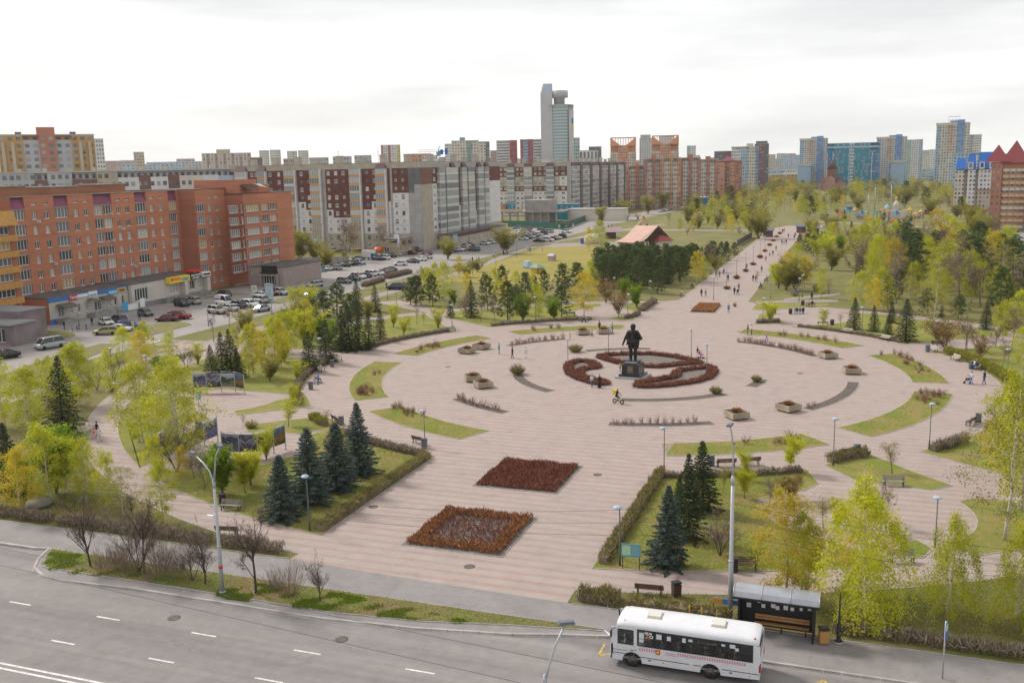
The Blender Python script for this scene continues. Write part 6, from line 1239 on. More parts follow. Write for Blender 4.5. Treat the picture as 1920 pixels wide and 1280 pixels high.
# ================================================================== HEDGES, BEDS AND SHRUBS
def resample(pts,step):
 out_ = [Vector(pts[0])];
 for a,b in zip(pts[:-1],pts[1:]):
  a = Vector(a); b = Vector(b); n = max(1,int((b-a).length/step))
  for i in range(1,n+1): out_.append(a+(b-a)*i/n)
 return out_
def hedge_mesh(pts,h,w_,mats,dens=170,top=None,gaps=0.,seed=0,leafn=0.,leafm=None):
 """clipped or loose hedge along a line: a dark tangle inside, stems and twig ends outside"""
 rg = np.random.default_rng(seed+int(abs(pts[0][0])*10)); pl = resample([Vector(p[:2]) for p in pts],.3); n = len(pl); L_ = sum((b-a).length for a,b in zip(pl[:-1],pl[1:]))
 A0 = np.array([(p.x,p.y) for p in pl]); d = np.gradient(A0,axis=0); d /= np.maximum(np.linalg.norm(d,axis=1,keepdims=True),1e-6); nn = np.stack([-d[:,1],d[:,0]],1)
 N = int(L_*w_*dens*1.2*(h**.5)); k = rg.random(N)*(n-1.001); i = k.astype(int); f = (k-i)[:,None]; c = A0[i]*(1-f)+A0[i+1]*f
 lump = .86+.2*np.sin(k*1.3+seed)*np.sin(k*.37)+.06*rg.normal(size=N); t = rg.uniform(-.5,.5,N); wl = w_*(.92+.12*np.sin(k*.9+2*seed)); hh = h*lump*(1-.9*np.abs(t)**3*2)
 if gaps: keep = (np.sin(k*.23+seed)+np.sin(k*.61+1.7*seed)) > -2+gaps*2; k,i,c,t,wl,hh,lump = k[keep],i[keep],c[keep],t[keep],wl[keep],hh[keep],lump[keep]; N = len(k)
 z = rg.random(N)**.55*hh; xy = c+nn[i]*(t*wl)[:,None]; C = np.column_stack([xy,z+Z0]); ax = norm(rg.normal(0,.55,(N,3))+np.array((0,0,1.))+np.column_stack([nn[i]*(t*.8)[:,None],np.zeros(N)])); ln = (.13+.2*rg.random(N))*(.7+h*.5)
 C[:,2] = np.minimum(C[:,2],Z0+hh); A = ax*ln[:,None]; B = norm(np.cross(A,rg.normal(size=A.shape)))*(.022+.02*rg.random((N,1)))
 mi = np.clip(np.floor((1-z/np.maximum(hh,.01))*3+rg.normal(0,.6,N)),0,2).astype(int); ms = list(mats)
 if leafn:
  m2 = int(N*leafn); kk = rg.integers(0,N,m2); q = C[kk]+rg.normal(0,.06,(m2,3)); q[:,2] = Z0+hh[kk]*rg.uniform(.55,1.1,m2); x = norm(rg.normal(size=(m2,3))); y = norm(np.cross(x,rg.normal(size=(m2,3)))); C = np.concatenate([C,q]); A = np.concatenate([A,x*.07]); B = np.concatenate([B,y*.045]); mi = np.concatenate([mi,rg.integers(0,len(leafm),m2)+3]); ms += leafm
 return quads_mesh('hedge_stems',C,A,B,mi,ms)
def hedge(name,label,pts,h,w_,mats,group='hedges in the park',core=True,**kw):
 me = hedge_mesh(pts,h,w_,mats,seed=len(name)+int(h*10),**kw); root = empty(name,(pts[len(pts)//2][0],pts[len(pts)//2][1],0)); tag(root,label,'hedge',group)
 o = put('hedge_stems',me,root); o.matrix_parent_inverse = Matrix.Translation(-root.location)
 if core:
  m = MB(); pl = resample([Vector(p[:2]) for p in pts],1.)
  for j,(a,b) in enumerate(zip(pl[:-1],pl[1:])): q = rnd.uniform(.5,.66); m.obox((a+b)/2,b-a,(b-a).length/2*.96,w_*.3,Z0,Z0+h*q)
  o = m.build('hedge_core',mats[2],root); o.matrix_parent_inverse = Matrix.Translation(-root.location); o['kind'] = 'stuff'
 return root
def ra(r,a0,a1): return arc(r,a0,a1,max(4,int(abs(a1-a0)*r/60)))
hedge('trimmed_hedge','brown clipped hedge curving behind the bench, back left of the ring',ra(46.1,172,148),.75,.9,HG)
hedge('trimmed_hedge','brown clipped hedge along the ring under the dark spruces at left',ra(46.2,-177,-152),.9,.9,HG)
hedge('trimmed_hedge','olive hedge block at the mouth of the left diagonal path',ra(46.3,-150,-141),.95,1.3,HO)
hedge('trimmed_hedge','yellow-green hedge stub on the island lawn by the photo boards',ra(46.2,-131.5,-126.5),.95,1.2,HY,leafn=.5,leafm=HY[:2])
hedge('trimmed_hedge','grey-brown clipped hedge behind the blue spruces, along the ring',ra(46.1,-122,-105),.8,1.1,HG)
hedge('trimmed_hedge','long straight hedge left of the two square beds',[(-11.5,-44.8),(-11.5,-65.2)],.8,1.15,HO,leafn=.25,leafm=HY[:2])
hedge('trimmed_hedge','long straight hedge right of the two square beds',[(11.6,-43.6),(11.5,-65.0)],.85,1.0,HO,leafn=.2,leafm=HY[:2])
hedge('trimmed_hedge','thin brown hedge behind the dark spruces right of the beds',ra(46.1,-75,-59),.65,.9,HG)
hedge('trimmed_hedge','rounded grey hedge with bench on the island by the near-right circle',P([(1556,868),(1590,859),(1626,855)]),1.0,1.3,HO)
hedge('trimmed_hedge','grey fluffy hedge at the mouth of the near-right diagonal path',ra(46.2,-40,-33),1.05,1.0,HG)
hedge('trimmed_hedge','grey fluffy hedge at the right below the ring benches',ra(46.2,-27,-16),1.1,1.0,HG)
hedge('trimmed_hedge','long bright yellow-green hedge curving along the right ring',ra(46.6,29.5,4.6),1.15,1.5,HY,leafn=1.2,leafm=HY[:2])
hedge('trimmed_hedge','low brown hedge along the ring, back right',ra(46.1,66,41),.6,.9,HG,leafn=.1,leafm=HY[:2])
hedge('trimmed_hedge','short brown hedge under the round yellow bush, back right',P([(1418,606),(1462,605)]),.8,1.1,HG)
hedge('trimmed_hedge','low brown hedge along the ring, back left of the statue',ra(46.2,137,113),.6,.9,HG)
hedge('trimmed_hedge','small brown hedge on the triangular island at back left',P([(1172,598),(1190,594),(1198,589)]),.8,1.0,HG)
hedge('trimmed_hedge','square brown hedge at the start of the avenue',P([(1202,584),(1215,575),(1227,566.5)]),1.0,1.5,HG)
hedge('loose_hedge','long loose grey-brown hedge between left pavement and park lawn',[(-48,-69.6),(-12,-69.7)],.85,1.3,HG,gaps=.25,core=False,dens=150)
hedge('loose_hedge','square olive hedge clump at the corner of the right pavement',[(11.3,-70.6),(14.0,-70.6)],.9,1.6,HO,leafn=.2,leafm=HY[:2])
hedge('loose_hedge','low olive hedge behind the bus along the pavement',[(14.6,-70.8),(21.2,-70.9)],.7,1.2,HO,leafn=.35,leafm=HY[:2])
hedge('loose_hedge','loose grey hedge along the pavement right of the bus shelter',[(27.2,-70.4),(44,-70.7)],.7,1.2,HG,gaps=.15,core=False,dens=150)
hedge('loose_hedge','brown hedge at the car park edge beside the footpath',P([(682,538),(718,527)]),1.2,1.8,HG); hedge('loose_hedge','second brown hedge at the car park edge nearer the panel block',P([(724,523),(768,512)]),1.3,2.0,HG)
# barberry round the statue
def inset_line(poly,d):
 n = len(poly); c = Vector((sum(p[0] for p in poly)/n,sum(p[1] for p in poly)/n)); res = []
 area = sum(poly[i-1][0]*poly[i][1]-poly[i][0]*poly[i-1][1] for i in range(n)); sg = 1 if area > 0 else -1
 for i in range(n):
  a,b,c_ = Vector(poly[i-1]),Vector(poly[i]),Vector(poly[(i+1) % n]); t = ((b-a).normalized()+(c_-b).normalized()); t = t.normalized() if t.length > .1 else (b-a).normalized(); nn = Vector((-t.y,t.x))*sg; q = b+nn*d; res.append((q.x,q.y))
 return res+[res[0]]
for nm,b in (('left',BED_W),('rear',BED_N),('right',BED_E)):
 hedge('barberry_hedge',f'dark red barberry edging of the {nm} bed round the statue',inset_line(b,.9),.55,1.5,RB,'barberry beds round the statue',dens=150)
SPB = [SP[1],SP[2],RB[1]]
def filled_bed(name,label,poly,h,mats,dens,group,seed=1,holes=None,h2=None):
 rg = np.random.default_rng(seed); xs = [p[0] for p in poly]; ys = [p[1] for p in poly]; x0,x1,y0,y1 = min(xs),max(xs),min(ys),max(ys); N = int((x1-x0)*(y1-y0)*dens); x = rg.uniform(x0+.3,x1-.3,N); y = rg.uniform(y0+.3,y1-.3,N)
 e = np.minimum(np.minimum(x-x0,x1-x),np.minimum(y-y0,y1-y)); inner = e > 1.5; hh = np.where(inner,h2 if h2 is not None else h,h)*(.7+.25*np.sin(x*1.7+seed)*np.sin(y*1.4)+.25*rg.random(N))
 keep = (hh > .02) & (rg.random(N) < np.where(inner,holes if holes is not None else 1,1)); x,y,hh,inner = x[keep],y[keep],hh[keep],inner[keep]; N = len(x); z = rg.random(N)**.6*hh
 A = norm(rg.normal(0,.45,(N,3))+np.array((0,0,1.)))*(.09+.14*rg.random((N,1))); B = norm(np.cross(A,rg.normal(size=A.shape)))*(.02+.025*rg.random((N,1)))
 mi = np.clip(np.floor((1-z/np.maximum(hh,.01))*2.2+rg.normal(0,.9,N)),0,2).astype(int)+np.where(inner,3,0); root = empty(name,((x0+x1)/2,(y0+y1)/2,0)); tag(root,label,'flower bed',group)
 o = put('shrub_stems',quads_mesh('shrub_stems',np.column_stack([x,y,z+Z0+.03]),A,B,mi,mats),root); o.matrix_parent_inverse = Matrix.Translation(-root.location); return root
filled_bed('shrub_bed','square bed packed with rust-red low shrubs, farther of the two',FBED1,.36,RB+RB,230,'square shrub beds',1,h2=.42)
filled_bed('shrub_bed','square bed with rust-brown shrub border round bare gravel, nearer of the two',FBED2,.45,SPB+RB,230,'square shrub beds',2,.25,.3)
filled_bed('shrub_bed','flat orange-brown shrub bed at the start of the avenue',FBED3,.55,SP+SP,190,'square shrub beds',3)
# individual twiggy shrubs in strips and lawns
M_PTW = [mat('pink_twig_a',(.33,.19,.145),.9),mat('pink_twig_b',(.27,.145,.11),.9),mat('pink_twig_c',(.2,.11,.09),.9)]
SHRUB = [twigbush_mesh(40+i,.95,.75,46,M_PTW,tw=.013) for i in range(3)]; RSHRUB = [twigbush_mesh(50+i,1.0,.9,60,M_PTW,tw=.014) for i in range(3)]; GSHRUB = [twigbush_mesh(60+i,1.3,2.0,500,HO,LY,900,ls=.07) for i in range(2)]; DSHRUB = [twigbush_mesh(70+i,2.1,2.0,130,TW,tw=.010) for i in range(3)]; OSHRUB = [twigbush_mesh(80+i,.8,1.7,700,SP,tw=.02) for i in range(2)]; YSH = [twigbush_mesh(90+i,1.2,1.4,260,HO,LB,500,ls=.06) for i in range(2)]
def shrub(meshes,at,s,look,zone,group,nm='shrub',z=None):
 o = put(nm,rnd.choice(meshes),None,(at[0],at[1],Z0+.03 if z is None else z),rnd.uniform(0,6.28)); o.scale = (s*rnd.uniform(.85,1.15),s*rnd.uniform(.85,1.15),s*rnd.uniform(.8,1.2)); auto(o,look,zone,'shrub',group); return o
def polar(r,a): return (r*math.cos(R(a)),r*math.sin(R(a)))
for (a0,a1),nm,n in (((-131,-113),'on the left soil strip',11),((-83.5,-64),'on the near soil strip',11),((-34,-30),'on the right soil strip',2),((149,128),'on the back-left soil strip',15),((67.5,37),'on the back-right soil strip',26)):
 for i in range(n): shrub(SHRUB,polar(27.95+rnd.uniform(-.35,.35),a0+(a1-a0)*(i+.5)/n+rnd.uniform(-.4,.4)),rnd.uniform(.8,1.2),'pinkish leafless shrub',nm,f'leafless shrubs {nm}')
for lo,hi,r0,r1,n,nm in ((173,163,36,38.5,9,'on the back-left ring lawn'),(-143,-150,35.8,38.8,12,'on the left ring lawn'),(-160,-164,36,37.5,2,'on the left ring lawn'),(-131,-121,35.5,37,13,'on the near-left ring lawn'),(32,8,36.6,39.2,16,'on the right ring lawn'),(-6.5,-16,35.8,39,14,'on the near-right ring lawn'),(64,44,36.5,38.6,8,'on the back-right ring lawn'),(-50,-62,36,38,7,'on the near ring lawn'),(133,122,36.5,38.5,4,'on the rear ring lawn')):
 for i in range(n): shrub(RSHRUB if i % 3 else SHRUB,polar(rnd.uniform(r0,r1),lo+(hi-lo)*rnd.random()),rnd.uniform(.6,1.15),'reddish-brown twiggy shrub',nm,f'reddish shrubs {nm}')
for px,py,s,nm in ((970,702,1.25,'at the tip of the left inner strip'),(1079,660,1.25,'at the tip of the rear inner strip'),(1342,738,.85,'at the end of the near inner strip'),(1418,716,.7,'at the tip of the right inner strip')):
 shrub(GSHRUB,gp(px,py),s,'rounded green-brown shrub',nm,'green shrubs on the inner strips')
for px,py in ((1363,542),(1381,523),(1398,509.5),(1412,497),(1425,484),(1434,472),(1443,461),(1450,452.5),(1456,445),(1462,439)):
 shrub(OSHRUB,gp(px,py),1.15,'orange-brown dome shrub','down the middle of the avenue','dome shrubs along the avenue')
for px,py,s in ((195,1068,1.0),(218,1070,1.2),(245,1076,1.1),(300,1080,1.25),(325,1085,1.1),(345,1080,.9),(515,1108,.9),(545,1118,1.2),(305,1060,1.),(282,1090,.8),(232,1055,1.)):
 shrub(DSHRUB,gp(px,py),s*.95,'grey leafless bush','on the verge beside the street','leafless bushes on the verge','bush',.04)
for px,py,s,nm in ((885,430+75,2.2,'beside the footpath past the car park'),(860,508,2.0,'beside the footpath past the car park')): shrub(YSH,gp(px,py),s,'bright green round bush',nm,'round bushes by the footpath','bush',0)
for px,py,s,nm in ((472,803,.9,'on the island lawn by the photo boards'),(1378,575,.6,'beside the flat avenue bed'),(1490,555,.9,'on the lawns right of the avenue'),(1530,545,1.3,'on the lawns right of the avenue'),(1595,470,2.,'on the lawns right of the avenue'),(645,480,1.5,'by the grey garage shed'),(835,470,1.5,'near the panel block corner')): shrub(YSH,gp(px,py),s,'small olive bush',nm,'olive bushes','bush',0)
# tufts of fresh grass on the street verge: nobody could count them
def tufts(name,label,pix,n,mats,hh):
 poly = P(pix); xs = [p[0] for p in poly]; ys = [p[1] for p in poly]; rg = np.random.default_rng(n); C = []
 while len(C) < n:
  x,y = rg.uniform(min(xs),max(xs)),rg.uniform(min(ys),max(ys))
  if inside(x,y,poly) and math.sin(x*1.1)+math.sin(y*1.7+x)+math.sin(x*3.1-y*2.3)*.7+rg.normal(0,.35) > .55: C.append((x,y,.05+rg.random()*hh*.5))
 C = np.array(C); A = norm(rg.normal(0,.5,(n,3))+np.array((0,0,1)))*hh*rg.uniform(.5,1.1,(n,1)); B = norm(np.cross(A,rg.normal(size=A.shape)))*.035
 o = put(name,quads_mesh(name,C,A,B,rg.integers(0,len(mats),n),mats)); o['kind'] = 'stuff'; o['label'] = label; o['category'] = 'grass'
GRM = [leafmat('grass_blade_a',(.15,.24,.02),.3),leafmat('grass_blade_b',(.22,.26,.03),.3),leafmat('grass_blade_c',(.12,.17,.02),.3)]
tufts('grass','tufts of fresh green grass along the street verge',[(80,1034),(200,1045),(330,1085),(120,1078),(78,1066)],3500,GRM,.10); tufts('grass','bright green weeds at the kerb side of the verge',[(480,1095),(650,1115),(880,1165),(860,1172),(640,1150),(480,1130)],6000,GRM,.12); tufts('grass','green grass at the foot of the left lamp mast',[(420,1092),(470,1105),(480,1130),(400,1120)],2200,GRM,.1)
# short dry and green blades over the near lawns so that they are not smooth sheets
def inside_np(X,Y,poly):
 c = np.zeros(len(X),bool); n = len(poly)
 for i in range(n):
  x1,y1 = poly[i]; x2,y2 = poly[i-1]
  if y1 != y2: c ^= ((y1 > Y) != (y2 > Y)) & (X < (x2-x1)*(Y-y1)/(y2-y1)+x1)
 return c
def blades(label,poly,n,h):
 rg = np.random.default_rng(n); xs = [p[0] for p in poly]; ys = [p[1] for p in poly]; X = rg.uniform(min(xs),max(xs),n*2); Y = rg.uniform(min(ys),max(ys),n*2); k = inside_np(X,Y,poly); X,Y = X[k][:n],Y[k][:n]; m = len(X)
 g_ = np.sin(X*.55+1)*np.sin(Y*.6)+.6*np.sin(X*1.7+Y)+rg.normal(0,.55,m); mi = np.where(g_ > .25,rg.integers(0,2,m),rg.integers(2,4,m)); A = norm(rg.normal(0,.8,(m,3))+np.array((0,0,1.)))*h*rg.uniform(.5,1.3,(m,1)); B = norm(np.cross(A,rg.normal(size=A.shape)))*.03
 o = put('grass',quads_mesh('grass',np.column_stack([X,Y,np.full(m,Z0+.06)]),A,B,mi,BLM)); o['kind'] = 'stuff'; o['label'] = label; o['category'] = 'grass'
BLM = [leafmat('blade_green',(.2,.29,.03),.4),leafmat('blade_olive',(.28,.3,.05),.4),leafmat('blade_dry',(.42,.33,.14),.4),leafmat('blade_straw',(.35,.27,.12),.4)]
blades('short grass on the lawn under the blue spruces',[(-10.9,-44.5)]+arc(45.8,-104,-125,8)+[(-24.5,-48),(-28,-54)]+arc(66.5,-115,-99.6,8),26000,.06)
blades('short grass on the lawn of the dark spruces',arc(45.8,-76,-58,8)+[(24,-45),(21,-49),(24,-55)]+arc(66.5,-65,-80.4,8),22000,.06)
blades('short grass between pavement hedge and curved left path',[(-48,-69),(-16,-69.2)]+arc(71,-106,-140,8),26000,.06)
blades('short grass behind the bus stop',[(14,-68.9),(21,-67.4),(36,-60),(45,-58),(45,-71),(26,-71),(14,-71)],20000,.06)
blades('short grass along the street verge',inner,9000,.07)
for i_,(a0,a1) in enumerate(RING): blades('short grass on a ring lawn '+('back left','rear','back right','right','near right','near','near left','left')[i_],ringseg(35.3,39.3,a0,a1,n=8),6000,.05)
# ================================================================== FIGURES
def capsule(m,a,b,r0,r1,n=8):
 a = Vector(a); b = Vector(b); d = (b-a); L_ = max(d.length,1e-4); d = d/L_; u = d.orthogonal().normalized(); v = d.cross(u); rings = []
 for t,rr in ((-.9,.45),(-.6,.8),(0,1)): rings.append((a+d*(t*r0),r0*rr))
 for t,rr in ((0,1),(.6,.8),(.9,.45)): rings.append((b+d*(t*r1),r1*rr))
 m.loft([[c+(u*math.cos(2*math.pi*j/n)+v*math.sin(2*math.pi*j/n))*r for j in range(n)] for c,r in rings])
def fused(name,caps,mats,voxel,flat=(1,1,1),extra=None,smooth=6):
 """one continuous skin round a set of tapered limbs; caps: (p0, p1, r0, r1, material index)"""
 m = MB()
 for a,b,r0,r1,k in caps: capsule(m,a,b,r0,r1)
 if extra: extra(m)
 me = m.mesh(name,mats[:1]); o = bpy.data.objects.new(name,me); COL.objects.link(o)
 md = o.modifiers.new('remesh','REMESH'); md.mode = 'VOXEL'; md.voxel_size = voxel; md.use_smooth_shade = True
 if smooth: sm = o.modifiers.new('smooth','SMOOTH'); sm.iterations = smooth; sm.factor = .4
 dg = bpy.context.evaluated_depsgraph_get(); me2 = bpy.data.meshes.new_from_object(o.evaluated_get(dg)); bpy.data.objects.remove(o)
 me2.name = name; me2.materials.clear()
 for q in mats: me2.materials.append(q)
 n = len(me2.polygons); c = np.empty(n*3); me2.polygons.foreach_get('center',c); c = c.reshape(n,3); best = np.full(n,1e9); mi = np.zeros(n,int)
 for a,b,r0,r1,k in caps:
  a = np.array(a,float); b = np.array(b,float); ab = b-a; t = np.clip(((c-a)@ab)/max(ab@ab,1e-9),0,1); d = np.linalg.norm(c-(a+t[:,None]*ab),axis=1)-(r0+(r1-r0)*t); w_ = d < best; best[w_] = d[w_]; mi[w_] = k
 me2.polygons.foreach_set('material_index',mi.astype(np.int32)); me2.polygons.foreach_set('use_smooth',np.ones(n,bool)); me2.update()
 return me2
SKIN = mat('skin',(.45,.26,.18),.6); HAIR = [mat('dark_hair',(.03,.02,.015),.6),mat('fair_hair',(.28,.17,.08),.6)]
CLOTH = {k: mat('cloth_'+k,c,.85) for k,c in dict(black=(.018,.018,.02),navy=(.03,.045,.09),white=(.62,.61,.6),grey=(.2,.2,.21),jeans=(.06,.10,.2),blue=(.08,.2,.45),pink=(.55,.22,.28),red=(.45,.04,.04),cyan=(.12,.42,.48),yellow=(.62,.42,.02),beige=(.42,.33,.25),green=(.08,.16,.08),brown=(.13,.08,.05),lilac=(.4,.33,.45)).items()}
def limbs(hip=.92,sh=1.42,step=.16,arm=.1,lean=0.,sit=False,reach=False,skirt=False,head_r=.105,bulk=1.,k=1.):
 """joint positions of a figure facing -Y; returns tapered limbs with material index 0 skin 1 hair 2 top 3 bottom 4 shoes"""
 c = []; B_ = bulk; top = lambda y: y
 yl = -lean*.5; S = Vector((0,yl-lean*.0,sh)); Hp = Vector((0,0,hip))
 if sit: hip = .52; sh = 1.04; Hp = Vector((0,0,hip)); S = Vector((0,.04+yl,sh))
 c.append((Hp+Vector((-.07,0,0)),Hp+Vector((.07,0,0)),.125*B_,.125*B_,3)); c.append((Hp+Vector((0,0,.05)),(Hp+S)/2,.125*B_,.135*B_,2)); c.append(((Hp+S)/2,S+Vector((0,0,-.08)),.135*B_,.15*B_,2)); c.append((S+Vector((-.14,0,-.05)),S+Vector((.14,0,-.05)),.075*B_,.075*B_,2))
 hd = S+Vector((0,-.03-lean*.15,.24)); c.append((S,hd+Vector((0,0,-.08)),.055,.05,0)); c.append((hd+Vector((0,-.012,-.045)),hd+Vector((0,.0,.045)),head_r*.82,head_r,0)); c.append((hd+Vector((0,.035,.02)),hd+Vector((0,.015,.06)),head_r*1.02,head_r*1.0,1)); c.append((hd+Vector((0,-head_r,-.02)),hd+Vector((0,-head_r*1.1,-.03)),.02,.018,0))
 for s in (-1,1):
  h0 = Hp+Vector((.085*s,0,-.03))
  if sit: kn = h0+Vector((.03*s,-.44,.02)); an = kn+Vector((0,.02 if s > 0 else -.08,-.43)); an.z = .09
  else: kn = Vector((.09*s,-.04-step*.5*s-.03*(step > .1),hip*.52)); an = Vector((.09*s,step*s*1.0+.02,.09)); kn.y = (h0.y+an.y)/2-.05
  c.append((h0,kn,.088*B_,.062*B_,3)); c.append((kn,an,.06*B_,.045*B_,3)); c.append((an+Vector((0,.03,-.045)),an+Vector((.01*s,-.13,-.055)),.045,.04,4))
  s0 = S+Vector((.185*s,0,-.06))
  if reach: el = s0+Vector((.03*s,-.18,-.24)); ha = el+Vector((-.02*s,-.24,.0))
  elif sit: el = s0+Vector((.05*s,-.06,-.27)); ha = el+Vector((-.07*s,-.22,-.02))
  else: el = s0+Vector((.05*s,.03+arm*s*.6,-.27)); ha = el+Vector((-.0*s,-.06+arm*s*1.2,-.24))
  c.append((s0,el,.056*B_,.046*B_,2)); c.append((el,ha,.044*B_,.034,2)); c.append((ha,ha+(ha-el).normalized()*.09,.036,.026,0))
 if skirt: c.append((Hp,Vector((0,.02,.2)),.15,.26,3))
 return [(Vector(a)*k,Vector(b)*k,r0*k,r1*k,i) for a,b,r0,r1,i in c]
PM = [SKIN,HAIR[0],CLOTH['grey'],CLOTH['jeans'],CLOTH['black']]
POSE = {'walk': fused('person',limbs(step=.2,arm=.13),PM,.03),'walk2': fused('person',limbs(step=-.15,arm=-.1,bulk=1.08),PM,.03),'stand': fused('person',limbs(step=.0,arm=.02),PM,.03),'skirt': fused('person',limbs(step=.05,skirt=True),PM,.03),'push': fused('person',limbs(step=.18,reach=True,lean=.12),PM,.03),'sit': fused('person',limbs(sit=True),PM,.03),'sit2': fused('person',limbs(sit=True,lean=.25,bulk=1.1),PM,.03),'child': fused('person',limbs(step=.12,arm=.1,head_r=.15,k=.62),PM,.022)}
def person(pose,at,face,label,top='grey',bot='jeans',hair=0,h=1.,z=None,auto_zone=None,group=None,skin=None):
 """face: world direction (degrees) the figure looks"""
 o = put('person',POSE[pose],None,(at[0],at[1],Z0 if z is None else z),R(face+90)); o.scale = (h,h,h)
 for i,m in enumerate((SKIN,HAIR[hair] if isinstance(hair,int) else CLOTH[hair],CLOTH[top],CLOTH[bot],CLOTH['black'])): o.material_slots[i].link = 'OBJECT'; o.material_slots[i].material = m
 if auto_zone: auto(o,label,auto_zone,'person',group or 'people in the park')
 else: tag(o,label,'person',group or 'people in the park')
 return o
# ---------------------------------------------------------------- the statue
M_BRONZE = mat('dark_bronze',(.028,.028,.03),.42,metal=.5,var=.25,vscale=2.); M_GRANITE = mat('black_granite',(.035,.034,.038),.25,var=.3,vscale=6,spec=.5); M_GRAN2 = mat('pale_granite',(.33,.32,.33),.5,var=.1,vscale=4)
sp = gp(1187,706); SX,SY = sp.x,sp.y
pd_ = empty('statue_pedestal',(SX,SY,Z0),R(-6)); tag(pd_,'stepped black granite pedestal with gold inscription in the plaza centre','pedestal')
for nm,a,z0,z1,m,ey in (('base_slab',1.95,0,.22,M_GRAN2,0),('base_step',1.55,.221,.5,M_GRANITE,0),('pedestal_block',1.2,.501,1.85,M_GRANITE,0),('cap_step',1.02,1.851,2.02,M_GRANITE,0),('cap_step',.82,2.021,2.16,M_GRAN2,0)):
 q = MB(); q.box(-a,a,-a,a,z0,z1,top=(.03,.03)); q.build(nm,m,pd_)
q = MB(); q.box(-.45,.45,-1.235,-1.19,.62,1.7); q.build('inscription_panel',mat('grey_granite',(.10,.10,.105),.4,var=.2,vscale=5),pd_)
M_GOLDL = mat('gold_letters',(.45,.30,.08),.4,metal=.5)
for i in range(5): q = MB(); wl = (.3,.22,.32,.26,.3)[i]; q.box(-wl,wl,-1.245,-1.236,1.5-.13*i,1.55-.13*i); q.build('inscription_line',M_GOLDL,pd_)
hs = 4.85/1.78
def coat(m):
 prof = [((0,.02,.62),.235,.17),((0,.01,.85),.215,.15),((0,0,1.05),.19,.12),((0,0,1.25),.225,.13),((0,0,1.38),.22,.12)]
 for s in (-1,1):        # open coat: two fronts and a back falling to the knee
  m.loft([[((x+s*(r*.9))*hs,(y0-.1)*hs,z*hs) if q == 0 else ((x+s*r)*hs,(y0)*hs,z*hs) if q == 1 else ((x+s*r*.85)*hs,(y0+d)*hs,z*hs) if q == 2 else ((x+s*.06)*hs,(y0+d+.02)*hs,z*hs) if q == 3 else ((x+s*.06)*hs,(y0+d-.05)*hs,z*hs) for q in range(5)] for ((x,y0,z),r,d) in prof],smooth=True)
caps = limbs(step=.03,arm=.04,bulk=.95,k=hs,head_r=.112)
caps = [c for c in caps if not (c[4] == 1)]
def addc(a,b,r0,r1): caps.append((Vector(a)*hs,Vector(b)*hs,r0*hs,r1*hs,0))
addc((.22,0,1.36),(.36,.03,1.1),.07,.06); addc((.36,.03,1.1),(.2,-.14,1.0),.06,.05); addc((.2,-.14,1.0),(.12,-.17,1.02),.05,.045)
addc((-.22,0,1.36),(-.35,.0,1.07),.07,.06); addc((-.35,0,1.07),(-.43,-.06,.83),.058,.045); addc((-.43,-.06,.83),(-.44,-.08,.73),.045,.03)
[addc((s*.1,.0,.8),(s*.105,0,.1),.085,.07) for s in (-1,1)]; addc((0,-.02,1.6),(0,0,1.69),.118,.122); addc((-.17,0,1.4),(.17,0,1.4),.1,.1)
addc((-.1,.05,1.3),(-.17,.07,.66),.08,.07); addc((.1,.05,1.3),(.17,.07,.66),.08,.07); addc((0,.08,1.2),(0,.12,.66),.08,.08); addc((0,-.12,1.55),(0,-.1,1.5),.04,.05); addc((0,-.09,1.47),(0,-.1,1.3),.06,.06)
me = fused('bronze_figure',caps,[M_BRONZE]*5,.055,extra=coat,smooth=2)
st = put('bronze_statue',me,None,(SX,SY,Z0+2.15),R(-6)); st.scale = (1.15,1.1,1.03); tag(st,'large dark bronze statue of a bearded man standing in an open long coat','statue')
bx(st,'bronze_plinth',M_BRONZE,-.85,.85,-.6,.6,0,.12)
